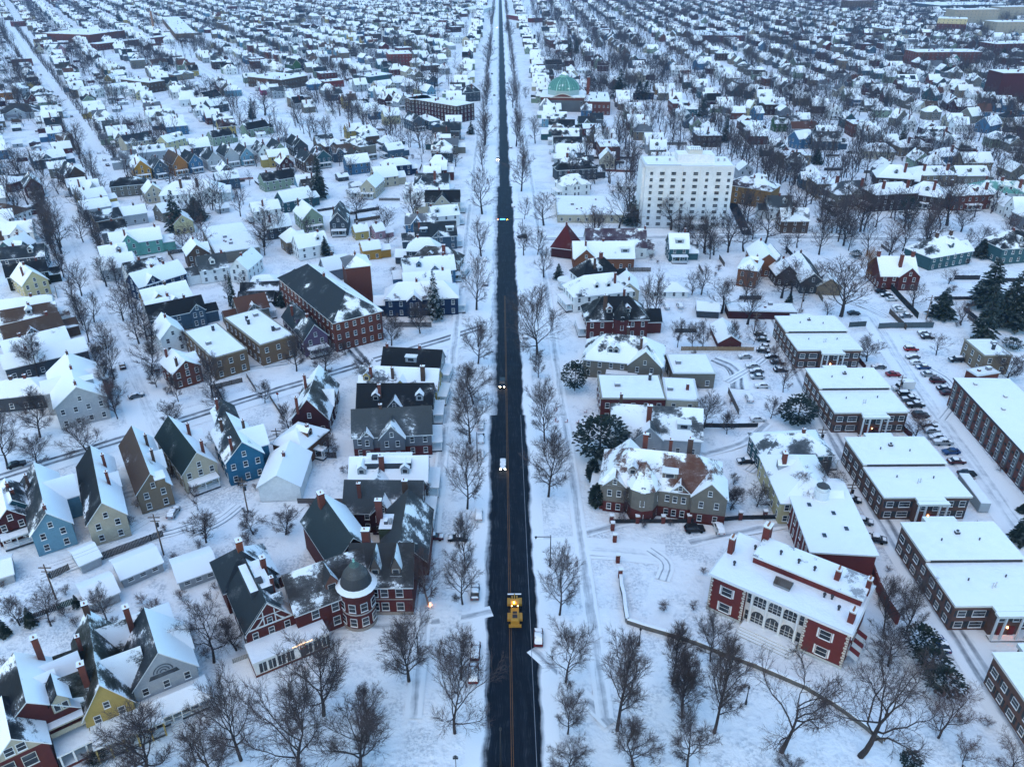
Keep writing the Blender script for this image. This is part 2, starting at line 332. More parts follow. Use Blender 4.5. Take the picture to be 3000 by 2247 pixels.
def house_parts(kind, L, w, he, rise, wall, roof, sL, sR, toks, origin, rz, seed, detail=2):
    """list of (name, builder, [subparts]) plus window list, in the house's own frame (x along the ridge)"""
    rr = random.Random(seed); wc, rc = PAL[wall], PAL[roof]; parts = []; wins = []
    col2 = None; tc = PAL['trim']
    for t in toks:
        if t.startswith('b='): col2 = PAL[t[2:]]
        if t.startswith('t='): tc = PAL[t[2:]]
    W = MB(); RB = MB(); subs = []
    if kind == 'g':
        x0, x1 = -L/2, L/2
        gable_wall(W, x0, x1, w, he, rise, wc, col2); gable_roof(RB, x0, x1, w, he, rise, rc, sL, sR, rr)
    else:
        run = w/2*.92; x0, x1 = -L/2-run, L/2+run
        gable_wall(W, x0, x1, w, he, 0, wc, col2)
        hip_roof(RB, -L/2, L/2, x0, x1, w, he, rise, rc, sL, sR, (sL+sR)/2, rr)
    lev = max(1, int(he/2.9)); zr = he+rise
    fc = lambda nx, ny: faces_camera(origin, rz, nx, ny)
    busy = []
    def roofz(y): return zr-abs(y)/(w/2)*rise
    nch = nx_ = 0
    for t in toks:
        k = t[0]
        if k in 'cC' and (t[1:2].isdigit() or t[1:2] in '.-'):
            side = 0; s = t[1:]
            if s[-1] in 'LR': side = 1 if s[-1] == 'L' else -1; s = s[:-1]
            x = lerp(-L/2, L/2, float(s)); y = side*w*.27; b = MB()
            chimney(b, x, y, roofz(y)-.8, zr+(.9 if k == 'c' else 1.8), .4 if k == 'c' else .62,
                    (.12,.036,.026) if rr.random() < .75 else (.07,.04,.03))
            subs.append(('chimney', b, []))
        elif k == 'x':
            s, e = t[1:].split(':') if ':' in t else (t[1:], '0.6')
            i = s.index('L') if 'L' in s else s.index('R'); side = 1 if s[i] == 'L' else -1
            x = lerp(x0, x1, float(s[:i])); ww = float(s[i+1:] or w*.55); e = float(e)
            rs = min(rise-.25, ww/2*rise/(w/2)*1.15); b = MB(); r2 = MB(); Y = w/2+e
            gable_wall(b, w*.1, Y, ww, he+.02, rs, wc, col2, e0=False); gable_roof(r2, 0, Y, ww, he, rs, rc, sL if rr.random()<.5 else sR, min(1,sR+.2), rr, ov=.35, og=.35)
            M = Matrix.Translation((x,0,0)) @ Matrix.Rotation(PI/2*side, 4, 'Z'); bb, r3 = MB().add(b, M), MB().add(r2, M)
            parts.append(('gable_wing', bb, [('roof', r3, [])])); busy.append((side, x, ww))
            if fc(0, side):
                q = 0 if side < 0 else PI
                wins.append((x, side*Y, he+.3, q, .8, 1.2, tc))
                for lv in range(lev):
                    for dx in ((-ww*.22, ww*.22) if ww > 3.4 else (0,)): wins.append((x+dx, side*Y, 1+lv*(he-.3)/lev, q, .9, 1.5, tc))
        elif k in 'ds' and t[1:2] in '.01' and detail:
            side = -1 if t[-1] == 'R' else 1; x = lerp(-L/2, L/2, float(t[1:].rstrip('LR'))); b = MB()
            dw = 2.0 if k == 'd' else 3.4; z0 = he+rise*.28; y0 = (zr-z0)/rise*w/2; top = z0+1.7; dep = min(1.7/rise*w/2, y0*.9)
            M = Matrix.Translation((x,0,0)) @ Matrix.Rotation(0 if side < 0 else PI, 4, 'Z'); q = MB()
            q.box(-dw/2, dw/2, -y0, -y0+dep+.4, z0-.3, top, WALL, wc if rr.random()<.5 else PAL['palegrey'])
            if k == 'd':
                pk = top+dw*.5
                for sg in (1,-1):
                    f = [(0,-y0-.3,pk),(sg*(dw/2+.25),-y0-.3,top-.1),(sg*(dw/2+.25),-y0+dep+.9,top-.1),(0,-y0+dep+1.4,pk)]
                    q.face(f if sg < 0 else f[::-1], ROOF, rc, min(1, max(sL,sR)+.15))
                q.face([(-dw/2,-y0-.02,top),(dw/2,-y0-.02,top),(0,-y0-.02,pk-.1)], WALL, wc)
            else: q.box(-dw/2-.2, dw/2+.2, -y0-.3, -y0+dep+.8, top, top+.2, TRIM, tc, top=SNW)
            win_flat(q, 0, -y0-.02, z0+.35, 0, dw*.55, 1.05, tc); parts.append(('dormer', MB().add(q, M), []))
        elif k == 'q':
            a, c = t[1:].split(':'); b = MB(); b.box(lerp(x0,x1,float(a)), lerp(x0,x1,float(c)), -w*.26, w*.2, he+rise*.5, zr-.4, WALL, PAL['greydark'], top=SNW)
            b.box(lerp(x0,x1,float(a))+1.5, lerp(x0,x1,float(a))+2.9, -w*.12, w*.02, zr-.38, zr+.3, TRIM, (.05,.05,.06)); parts.append(('roof_deck', b, []))
        elif k == 'u':
            i = t.index('R') if 'R' in t else t.index('L'); side = -1 if t[i] == 'R' else 1; x = lerp(x0, x1, float(t[1:i])); r = float(t[i+1:]); y = side*w/2; b = MB(); h2 = he+1.0
            b.cyl(x,y,r,r,0,h2,8,WALL,wc,cap=False)
            if col2: b.cyl(x,y,r+.03,r+.03,0,h2*.38,8,WALL,col2,cap=False)
            c2 = MB(); c2.cyl(x,y,r+.5,0,h2-.05,zr+1.2,8,ROOF,rc,snow=[(sL+sR)/2+.15,(sL+sR)/2-.1,(sL+sR)/2])
            parts.append(('turret', b, [('roof', c2, [])])); busy.append((side, x, 2*r))
            for q_ in (-3,-1,1):
                an = (PI if side > 0 else 0)+(q_+1)*PI/4-PI/2+PI/8*0; an = side*PI/2+(q_+1)*PI/4+PI/8*0
                for lv in range(lev+1): wins.append((x+r*.93*math.cos(an), y+r*.93*math.sin(an), 1+lv*(he-.3)/lev, an+PI/2, .9, 1.4, tc))
        elif k == 'e' and t[1:] in '12':
            b = MB(); r2 = MB(); eL, ew, eh = rr.uniform(3.5,6), w*rr.uniform(.55,.72), he*rr.uniform(.55,.8); oy = rr.uniform(-.12,.12)*w
            M = Matrix.Translation((x1 if t[1] == '2' else x0, oy, 0)) @ Matrix.Rotation(0 if t[1] == '2' else PI, 4, 'Z')
            gable_wall(b, .02, eL, ew, eh, rise*.5, wc, col2, e0=False); gable_roof(r2, .42, eL, ew, eh, rise*.5, rc, sL, sR, rr, og=.3)
            parts.append(('rear_wing', MB().add(b, M), [('roof', MB().add(r2, M), [])]))
        elif k == 'y':
            x = lerp(x0, x1, float(t[1:])); b = MB(); w2 = w/2; 
            for dx in (0,): 
                p = [(x, -w2*.85, roofz(w2*.85)+.12), (x+5, -w2*.85, roofz(w2*.85)+.12), (x+5, -w2*.2, roofz(w2*.2)+.12), (x, -w2*.2, roofz(w2*.2)+.12)]
                b.face(p, GLASS)
            parts.append(('solar_panel', b, []))
        elif k == 'p' and t[1:2] in '12LR':
            b = MB(); sd = t[1]; d = 2.6; hp = 3.1; wd = (w if sd in '12' else L)*.8
            q = MB(); q.box(-wd/2, wd/2, -d, 0, .0, .5, WALL, PAL['greydark'], top=SNW); 
            q.box(-wd/2-.2, wd/2+.2, -d-.25, 0, hp, hp+.3, TRIM, tc, top=SNW, bottom=True)
            np_ = max(2, int(wd/2.4))
            for i in range(np_+1):
                xx = lerp(-wd/2+.1, wd/2-.1, i/np_); q.box(xx-.1, xx+.1, -d+.05, -d+.25, .5, hp, TRIM, tc)
            q.box(-wd/2, wd/2, -d+.1, -d+.18, 1.2, 1.32, TRIM, tc)
            q.box(-.5, .5, -.08, 0.02, .5, 2.6, TRIM, PAL['brown'])
            ang = {'1': -PI/2, '2': PI/2, 'L': PI, 'R': 0}[sd]; off = {'1': (x0,0), '2': (x1,0), 'L': (0,w/2), 'R': (0,-w/2)}[sd]
            parts.append(('porch', b.add(q, Matrix.Translation((*off,0)) @ Matrix.Rotation(ang, 4, 'Z')), []))
    cl = lambda side, x: any(s == side and abs(x-bx) < bw/2+.4 for s, bx, bw in busy)
    wall_list = []
    if fc(0,-1): wall_list.append(((x0,-w/2),(x1,-w/2),0,-1))
    if fc(0,1): wall_list.append(((x1,w/2),(x0,w/2),PI,1))
    for p0, p1, q, sd in wall_list:
        o = []; facade(o, p0, p1, he, q, 3.4, lev, tc); wins += [a for a in o if not cl(sd, a[0])]
    for x, q, nx in ((x0,-PI/2,-1),(x1,PI/2,1)):
        if fc(nx, 0):
            facade(wins, (x, w/2*-nx if False else (w/2 if nx<0 else -w/2)), (x, (-w/2 if nx<0 else w/2)), he, q, 2.7, lev, tc)
            if kind == 'g' and rise > 2.2: wins.append((x, 0, he+.2, q, .85, 1.3, tc))
    for t in toks:
        if t == 'nw': wins = []
    return [('wall', W, []), ('roof', RB, subs)]+parts, wins
def put_house(name, parts, wins, loc, rz, mode, merge=None, maxwin=40):
    if mode == 'thing':
        e = link(name, None, None, loc, rz); e.empty_display_size = .5
        for nm, b, subs in parts:
            o = obj(nm, b, BM, e)
            for sn, sb, _ in subs: obj(sn, sb, BM, o)
        for x, y, z, q, w, h, tc in wins[:maxwin]: link('window', window_mesh(w, h, tc=tc), e, (x,y,z), q)
        return e
    b = MB()
    for nm, p, subs in parts:
        b.add(p)
        for sn, sb, _ in subs: b.add(sb)
    for x, y, z, q, w, h, tc in wins[:maxwin]: win_flat(b, x, y, z, q, w, h, tc)
    if mode == 'single': return obj(name, b, BM, None, loc, rz)
    merge.add(b, Matrix.Translation(loc) @ Matrix.Rotation(rz, 4, 'Z'))
def roof_words(roof, s):
    if s > .8: return 'snow-covered roof'
    if s > .42: return 'half-snowy %s roof' % WORD[roof]
    return 'mostly bare %s roof' % WORD[roof]
NH = 0
def survey_house(line):
    global NH
    body, _, lab = line.partition('|'); t = body.split(); kind, c = t[0], t[1]; NH += 1
    x1, y1, x2, y2, w, he, rise = map(float, t[2:9]); wall, roof = t[9], t[10]; sL, sR = float(t[11]), float(t[12]); toks = t[13:]
    A, B_ = at(c, x1, y1, he+rise), at(c, x2, y2, he+rise); d = B_-A; L = max(d.length, 1.5 if kind == 'h' else 5); rz = math.atan2(d.y, d.x); mid = (A+B_)/2
    if kind == 'g' and L > (18 if A.length > 420 and 'long' not in toks else 26) and 'long' not in toks:   # far ridge end read too deep: keep the near end
        L = 18 if A.length > 420 else 26; mid = A+d.normalized()*L/2
    loc = (mid.x, mid.y, 0); dist = mid.length
    far = dist > 640
    if dist > 330 and not toks: toks = [R.choice(['c.3','c.7','c.5','c.25L']), R.choice(['p1','nn','x.5R','nn'])]
    elif not any(k[0] in 'cC' for k in toks) and he > 4 and dist < 640: toks = toks+[R.choice(['c.3L','c.6R','c.55'])]
    if 235 < dist < 640 and he > 4 and 'nw' not in toks and R.random() < .6: toks = toks+['e1' if 'p2' in toks else 'e2']
    parts, wins = house_parts(kind, L, w, he, rise, wall, roof, sL, sR, toks, loc, rz, 1000+NH, 0 if far else 2)
    name = 'garage' if he < 4.2 else ('gabled_house' if kind == 'g' else 'hip_roofed_house')
    o = put_house(name, parts, wins, loc, rz, 'single' if far else 'thing', maxwin=64 if dist < 330 else 14)
    full = L+(w*.92 if kind == 'h' else 0); occupy_rect(loc, rz, full, w)
    lab, _, short = lab.partition('#'); lab = lab.strip(); short = short.strip()
    cat = 'garage' if name == 'garage' else 'house'
    if short: landmark(short, loc)
    if lab: tag(o, lab, cat)
    else:
        nm = 'garage' if cat == 'garage' else ('gabled house' if kind == 'g' else 'hip-roofed house')
        later(o, ['%s %s with %s' % (WORD[wall], nm, roof_words(roof, (sL+sR)/2 if kind == 'h' or abs(math.sin(rz)) > .6 else sR))], cat, None, loc)
    return o
def survey_flat(line):
    body, _, lab = line.partition('|'); t = body.split(); c = t[1]; n = list(map(float, t[2:9])); h = n[6]; wall = t[9]; toks = t[10:]
    a, b_, f = at(c, n[0], n[1], h), at(c, n[2], n[3], h), at(c, n[4], n[5], h)
    ux = (b_-a); L = ux.length; ux.normalize(); uy = Vector((-ux.y, ux.x, 0)); D = max(4.0, (f-b_).dot(uy)); rz = math.atan2(ux.y, ux.x)
    for k in toks:
        if k.startswith('D='): D = float(k[2:])
    mid = a+ux*L/2+uy*D/2; loc = (mid.x, mid.y, 0); wc = PAL[wall]; tc = PAL['trim']; dist = mid.length; far = dist > 700
    col2 = None; floors = max(1, int(h/3.1)); sp = 3.4
    for k in toks:
        if k.startswith('b='): col2 = PAL[k[2:]]
        if k.startswith('fl='): floors = int(k[3:])
        if k.startswith('sp='): sp = float(k[3:])
    W = MB(); X, Y = L/2, D/2
    if col2: W.box(-X, X, -Y, Y, 0, h*.68, WALL, col2); W.box(-X+.05, X-.05, -Y+.05, Y-.05, h*.68, h, WALL, wc)
    else: W.box(-X, X, -Y, Y, 0, h, WALL, wc)
    RB = MB(); p = .35
    RB.box(-X-.2, X+.2, -Y-.2, Y+.2, h+.01, h+.3, TRIM, PAL['stone'] if 'cop' in toks else PAL['trim'], bottom=True)
    RB.face([(-X+p,-Y+p,h+.32),(X-p,-Y+p,h+.32),(X-p,Y-p,h+.32),(-X+p,Y-p,h+.32)], SNW)
    subs = []
    rr = random.Random(int(n[0])*7+int(n[1]))
    for i in range(2 if L*D < 300 else 5):
        b = MB(); x, y = rr.uniform(-X*.7, X*.7), rr.uniform(-Y*.6, Y*.6)
        if i % 2: b.box(x-.8, x+.8, y-.6, y+.6, h+.32, h+1.3, TRIM, (.2,.2,.21), top=SNW)
        else: b.box(x-.4, x+.4, y-.4, y+.4, h+.32, h+(2.2 if h > 5 else .9), WALL, PAL['redbrick'] if 'cop' not in toks else PAL['greydark'], top=SNW)
        subs.append(('roof_vent' if i % 2 else 'chimney', b, []))
    wins = []
    if 'nw' not in toks:
        for p0, p1, q, nx, ny in (((-X,-Y),(X,-Y),0,0,-1), ((-X,Y),(-X,-Y),-PI/2,-1,0), ((X,-Y),(X,Y),PI/2,1,0)):
            if faces_camera(loc, rz, nx, ny): facade(wins, p0, p1, h, q, sp, floors, tc, wh=1.5, ww=1.05)
    name = 'flat_roofed_building'
    o = put_house(name, [('wall', W, []), ('roof', RB, subs)], wins, loc, rz, 'single' if far else 'thing', maxwin=90)
    lo = max(L, D); occupy_rect(loc, rz if L >= D else rz+PI/2, max(L,D)-min(L,D)*.6, min(L,D))
    lab, _, short = lab.partition('#'); lab = lab.strip(); short = short.strip()
    if short: landmark(short, loc)
    if lab: tag(o, lab, 'building')
    else: later(o, ['%s flat-roofed building' % WORD[wall]], 'building', None, loc)
    return o
HAZE = .00008; SKY = .12; SUN_EL = 3.5; SUN_ROT = 200; AIR = 1.0; DUST = .2; OZONE = 2.8; SUNE = .11; SUNC = (1,.78,.48); EXPO = 3.36
# ------------------------------------------------------------------ setting
SEGS = []   # street centre lines, for keeping houses and trees off them
def strip(name, pts, offs, z=.05, step=3.0, jit=0.0, mat=None, seed=1):
    "ribbon along pts; offs = [(across, snow)]; snow cover may vary along the way"
    rr = random.Random(seed); P = []
    if len(pts) > 2 and mat is None:
        for _ in range(2): pts = [pts[0]]+[q for a, b in zip(pts, pts[1:]) for q in (a.lerp(b,.25), a.lerp(b,.75))]+[pts[-1]]
    for a, b in zip(pts, pts[1:]):
        n = max(1, int((b-a).length/step)); P += [a.lerp(b, i/n) for i in range(n)]
    P.append(pts[-1]); n = len(P); v = []; f = []; s = []; uv = []; d = 0
    ph = [rr.uniform(0, 6) for _ in range(8)]
    for i, p in enumerate(P):
        t = (P[min(n-1,i+1)]-P[max(0,i-1)]).normalized(); q = Vector((t.y,-t.x,0))
        if i: d += (p-P[i-1]).length
        for k, (o, w) in enumerate(offs):
            j = jit*(.5*math.sin(d*.11+ph[k%8])+.35*math.sin(d*.37+ph[(k+3)%8])+.25*math.sin(d*1.1+ph[(k+5)%8])) if 0 < k < len(offs)-1 else 0
            c = p+q*(o+j); v.append((c.x, c.y, z)); s.append(w); uv.append((o, d))
    m = len(offs)
    for i in range(n-1):
        for k in range(m-1): f.append((i*m+k, i*m+k+1, (i+1)*m+k+1, (i+1)*m+k))
    me = bpy.data.meshes.new(name); me.from_pydata(v, [], f); me.materials.append(mat or M_ROAD)
    a = me.attributes.new('snow', 'FLOAT', 'POINT'); a.data.foreach_set('value', s)
    u = me.uv_layers.new(name='uv'); u.data.foreach_set('uv', [c for l in me.loops for c in uv[l.vertex_index]])
    o = link(name, me); o['kind'] = 'structure'; return o
def street(name, pts, w=4.5, z=.05, bare=.55, seed=1):
    for a, b in zip(pts, pts[1:]): SEGS.append((a.x,a.y,b.x,b.y))
    e = 1.6
    return strip(name, pts, [(-w-1,1.6),(-w,1.15),(-1.8,1.0),(-1.1,bare+.12),(-.6,bare+.15),(0,.9),(.7,.88),(1.2,bare+.12),(1.7,bare+.15),(2.4,1.0),(w,1.15),(w+1,1.6)], z, 4.0, .25, None, seed)
def near_street(x, y, r):
    for a,b,c,d in SEGS:
        L2 = (c-a)**2+(d-b)**2; t = max(0, min(1, ((x-a)*(c-a)+(y-b)*(d-b))/L2)) if L2 else 0
        if (a+t*(c-a)-x)**2+(b+t*(d-b)-y)**2 < r*r: return True
    return abs(x-road_x(y)) < r+8
RP = [Vector((road_x(y), y, 0)) for y in (20, 120, 200, 300, 450, 700, 1000, 1500, 2300, 3200)]
# asphalt avenue: clear right lane, slush over the left verge
strip('road', RP[:3], [(-8,1.6),(-5.6,1.1),(-4.7,.62),(-3.7,.12),(-1.0,-.3),(1.5,-.3),(3.4,-.25),(4.5,-.1),(5.8,1.0),(8.2,1.6)], .06, 1.0, .5, seed=5)
strip('road', RP[2:5], [(-8.5,1.6),(-6.4,1.1),(-4.8,.85),(-3.3,.6),(-2.0,.05),(1.5,-.3),(3.2,-.22),(4.3,.1),(5.4,1.0),(8,1.6)], .06, 1.0, .5, seed=6)
strip('road', RP[4:], [(-11,1.6),(-7,1.1),(-4.0,.88),(-2.4,.66),(-1.2,.05),(1.3,-.3),(2.9,-.15),(3.8,.45),(5.0,1.1),(9,1.6)], .06, 2.0, .8, seed=7)
g = MB(); S = 3600
gm = bpy.data.meshes.new('ground')
def build_ground():
    "one sheet: fine, drifted near the camera, coarse to the horizon"
    xs = [-S,-2000,-1000,-500]+[-240+i*3 for i in range(161)]+[500,1000,2000,S]
    ys = [-S,-2000,-500,0]+[60+i*3 for i in range(120)]+[500,700,1000,1600,2600,S]
    from mathutils import noise as mn
    v = []; 
    for y in ys:
        for x in xs:
            z = 0.0
            if 60 < y < 420 and abs(x) < 240:
                p = Vector((x*.06, y*.06, 3.1)); q = Vector((x*.22, y*.22, 9.7)); k = min(1, max(0, (abs(x-road_x(y))-9)/5)); k *= 0 if near_seg(x, y) else 1
                z = (.35*mn.noise(p)+.22*mn.noise(q)-.12)*k - (.0 if k else .04)
                if 0 < k: z += .45*math.exp(-((abs(x-road_x(y))-11.5)/2.2)**2)*(.6+.8*mn.noise(Vector((x*.35,y*.3,1))))
            v.append((x, y, z))
    n = len(xs); f = [(j*n+i, j*n+i+1, (j+1)*n+i+1, (j+1)*n+i) for j in range(len(ys)-1) for i in range(n-1)]
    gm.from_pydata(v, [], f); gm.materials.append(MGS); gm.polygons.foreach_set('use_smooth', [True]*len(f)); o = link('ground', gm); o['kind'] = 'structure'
def near_seg(x, y):
    for a,b,c,d in SEGS:
        L2 = (c-a)**2+(d-b)**2; t = max(0, min(1, ((x-a)*(c-a)+(y-b)*(d-b))/L2)) if L2 else 0
        if (a+t*(c-a)-x)**2+(b+t*(d-b)-y)**2 < 64: return True
    return False
W_ = lambda *q: [at('W', x, y) for x, y in q]
street('cross_street', W_((-160,1447),(0,1397),(430,1262),(860,1126),(1281,999),(1452,944)), 4.5, .05, .35, 11)
street('avenue', W_((470,1290),(398,1112),(231,750),(195,656),(150,540)), 5.5, .054, .75, 12)
street('avenue', W_((352,560),(312,511),(190,327),(68,149),(-40,-5),(-75,-60)), 8, .058, .8, 13)
street('side_street', W_((980,520),(900,440),(817,362),(736,290),(556,181),(430,105),(330,55),(230,0),(150,-40)), 5, .062, .8, 14)
street('side_street', W_((440,535),(600,490),(800,448),(985,398)), 4.5, .066, .85, 15)
street('cross_street', W_((0,336),(122,328),(204,324),(330,318)), 4.5, .07, .5, 16)
street('cross_street', W_((1500,703),(1640,700),(2000,694),(2400,694),(2760,706),(3080,712)), 4.5, .05, .45, 17)
street('side_street', W_((2560,930),(2640,1060),(2760,1230),(2900,1420),(3060,1650)), 4.0, .054, .7, 18)
street('alley', W_((2270,930),(2345,1100),(2425,1245),(2540,1440),(2660,1640),(2800,1840),(2980,2120),(3100,2320)), 3.0, .058, .5, 19)
street('driveway', W_((1010,990),(1040,1030),(1075,1070)), 2.4, .062, .35, 21)
strip('driveway', W_((2137,575),(2165,640),(2190,690)), [(-3.2,1.5),(-2.2,.1),(0,-.1),(2.0,.1),(3.0,1.5)], .062, 2.0, .2, seed=22)
street('driveway', W_((2090,1052),(2160,1080),(2165,1140)), 2.2, .062, .4, 23)
street('driveway', W_((1500,1612),(1700,1600),(1950,1625)), 2.6, .046, .85, 24)
street('cross_street', W_((1380,655),(1450,650),(1490,648)), 3.5, .046, .6, 25)
for o_, s_ in ((-17.5,31),(16.5,32)): strip('sidewalk', [Vector((road_x(y)+o_, y, 0)) for y in (96,140,200,300,420,600)], [(-1.6,1.6),(-.8,.85),(0,.72),(.8,.85),(1.6,1.6)], .085, 2.0, .3, seed=s_)
for i_, q_ in enumerate((((880,1842),(1010,1838),(1200,1830),(1330,1815),(1440,1790)),((1560,1900),(1660,1990),(1790,2120)),((640,1330),(760,1290),(880,1250)),((2020,1590),(2160,1560),(2330,1530)),((1720,1560),(1860,1520),(1990,1530)),((2480,1150),(2560,1250),(2640,1380)),((640,1090),(740,1075),(840,1060)),((2060,1330),(2180,1300),(2250,1240)),((230,1500),(330,1455),(470,1420)))):
    strip('path', W_(*q_), [(-1.5,1.6),(-.7,.8),(0,.66),(.7,.8),(1.5,1.6)], .065+i_*.004, 2.0, .35, seed=40+i_)
for i_, q_ in enumerate((((2760,1230),(2800,1180),(2790,1120),(2720,1080)),((2450,880),(2520,890),(2600,930)),((2130,1120),(2200,1080),(2240,1050)),((2190,1380),(2240,1340),(2330,1360)),((1900,1610),(1960,1650),(1940,1700)),((560,1560),(640,1530),(700,1480)),((120,1690),(260,1640),(420,1580),(560,1545),(640,1500)),((1660,1600),(1640,1680),(1600,1700)))):
    strip('tyre_track', W_(*q_), [(-1.6,1.6),(-1.0,.95),(-.7,.55),(-.4,.95),(.4,.95),(.7,.55),(1.0,.95),(1.6,1.6)], .11+i_*.004, 1.5, .12, seed=60+i_)
# painted lines on the avenue
def painted(off, w, y0, y1, mat, name, z):
    pts = [Vector((road_x(y)+off, y, 0)) for y in range(y0, y1, 10)]
    v = []; f = []
    for i, p in enumerate(pts): v += [(p.x-w/2, p.y, z), (p.x+w/2, p.y, z)]
    for i in range(len(pts)-1): f.append((2*i,2*i+1,2*i+3,2*i+2))
    me = bpy.data.meshes.new(name); me.from_pydata(v, [], f); me.materials.append(mat); o = link(name, me); o['kind'] = 'structure'
painted(-.17, .09, 30, 300, M_LINE, 'road_marking', .075); painted(.17, .09, 30, 300, M_LINE, 'road_marking', .075)
painted(4.05, .1, 30, 205, M_LINEW, 'road_marking', .075)
# ------------------------------------------------------------------ trees
class TB:
    "tubes as fast lists"
    def __init__(s): s.v = []; s.f = []
    def tube(s, pts, rad, n):
        i0 = len(s.v); m = len(pts); up = Vector((.3,.2,1))
        for k, p in enumerate(pts):
            d = (pts[min(m-1,k+1)]-pts[max(0,k-1)]); a = d.cross(up)
            if a.length < 1e-4: a = d.cross(Vector((1,0,0)))
            a.normalize(); b = a.cross(d).normalized(); r = rad[k]
            if k == m-1 and n == 3: s.v.append(tuple(p)); break
            for i in range(n):
                q = p+a*(r*math.cos(2*PI*i/n))+b*(r*math.sin(2*PI*i/n)); s.v.append(tuple(q))
        for k in range(m-1):
            o = i0+k*n
            if k == m-2 and n == 3:
                for i in range(n): s.f.append((o+i, o+(i+1)%n, o+n))
            else:
                for i in range(n): s.f.append((o+i, o+(i+1)%n, o+n+(i+1)%n, o+n+i))
    def mesh(s, name, mats):
        me = bpy.data.meshes.new(name); me.from_pydata(s.v, [], s.f)
        for m in mats: me.materials.append(m)
        me.update(); return me
def make_tree(seed, H, style, lod):
    "returns (trunk TB, twigs TB); crown half width about .42 H"
    rr = random.Random(seed); T, C = TB(), TB(); thick = {0: 1.0, 1: 1.9, 2: 4.8}[lod]
    cfg = dict(v=(.2,9,.5,.95,.15), o=(.16,8,.85,.9,.17), t=(.2,10,.33,1.0,.12), g=(.25,6,1.0,.8,.36), b=(.12,6,.38,.9,.15), r=(.12,8,.75,.9,.3), s=(.1,8,.45,.9,.15))[style]
    th, nl, spread, _, wob = cfg
    def branch(p, d, L, r, lev, tb, trop):
        k = {0: 6, 1: 6, 2: 4, 3: 2, 4: 1}[lev] if lod == 0 else {0: 4, 1: 4, 2: 2, 3: 1, 4: 1}[lev]
        pts = [p]; q = p; dd = d.copy()
        for i in range(k):
            wb = wob*(.45 if lev == 0 else 1); dd = (dd+Vector((rr.gauss(0,wb),rr.gauss(0,wb),rr.gauss(0,wb*.7)+trop))).normalized(); q = q+dd*(L/k); pts.append(q)
        rad = [max(.006*thick, r*(1-.82*i/k)) for i in range(k+1)]
        n = 6 if lev == 0 else 5 if lev == 1 else 3
        if lod: n = 4 if lev == 0 else 3
        tb.tube(pts, rad, n); return pts, dd
    def along(pts, t):
        t *= len(pts)-1; i = min(len(pts)-2, int(t)); return pts[i].lerp(pts[i+1], t-i), (pts[i+1]-pts[i]).normalized()
    def side(d, ang):
        a = d.orthogonal().normalized(); a.rotate(Matrix.Rotation(rr.uniform(0,2*PI), 3, d)); return (d*math.cos(ang)+a*math.sin(ang)).normalized()
    r0 = H*.019*(1.4 if style == 'g' else 1); rx = dict(v=.36,o=.5,t=.26,g=.5,b=.3,r=.45,s=.32)[style]*H; cz, rz_ = H*.57, H*.43
    lead = H*(.8 if style in 'tb' else .58)
    tp, _ = branch(Vector((0,0,-.2)), Vector((0,0,1)), lead, r0*(1.3 if lod else 1), 0, T, .05)
    n1 = nl+2+rr.randint(0,3); a0 = rr.uniform(0,6)
    if lod == 2: n1 = max(6, n1-3)
    for i in range(n1):
        t = th+((.74 if style in 'tb' else .9)-th)*((i+.5)/n1)**1.15
        p, d = along(tp, min(.98, t*H/lead*(.92 if style in 'tb' else .68)+.04))
        az = a0+i*2.4+rr.uniform(-.4,.4); u = (i+.5)/n1; sp = lerp(1.12, .22, u)*rr.uniform(.85,1.15)*(1.1 if style in 'og' else .8 if style == 't' else 1)
        d1 = Vector((math.cos(az)*math.sin(sp), math.sin(az)*math.sin(sp), math.cos(sp)))
        q = Vector((p.x/rx, p.y/rx, (p.z-cz)/rz_)); w = Vector((d1.x/rx, d1.y/rx, d1.z/rz_)); A_, B2, C2 = w.dot(w), q.dot(w), q.dot(q)-1
        disc = B2*B2-A_*C2; L1 = ((-B2+math.sqrt(disc))/A_ if disc > 0 else H*.3)*rr.uniform(.82,1.04); L1 = max(H*.12, min(H*.75, L1))
        b1, e1 = branch(p, d1, L1, r0*.4*(1.15-t*.7)*(1.25 if lod else 1), 1, T, (.13 if style != 'g' else .04)*(6/(6 if lod == 0 else 4)))
        n2 = {0: 12, 1: 8, 2: 4}[lod]
        for j in range(n2):
            t2 = .15+.85*(j+.6)/n2; p2, d2 = along(b1, min(.99,t2)); L2 = L1*(.46-.26*t2)*rr.uniform(.8,1.25)
            b2, e2 = branch(p2, side(d2, rr.uniform(.4,.85)), L2, r0*.11*thick**.5, 2, C, .08)
            n3 = {0: 7, 1: 5, 2: 3}[lod]
            for k in range(n3):
                t3 = .15+.85*(k+.5)/n3; p3, d3 = along(b2, min(.99,t3)); L3 = max(.7, L2*(.6-.2*t3)*rr.uniform(.8,1.3))
                b3, e3 = branch(p3, side(d3, rr.uniform(.35,.8)), L3, .021*thick*H/14, 3, C, .06)
                if lod < 2:
                    for m in range(5 if lod == 0 else 2):
                        p4, d4 = along(b3, .15+.84*rr.random()); branch(p4, side(d4, rr.uniform(.3,.75)), rr.uniform(.5,1.1)*H/14, .015*thick*H/14, 4, C, .04)
    return T, C
PROTO = {}
def extent(v):
    q = np.array(v); r = np.hypot(q[:,0], q[:,1]); return float(np.percentile(r, 96)), float(np.percentile(q[:,2], 99.7))
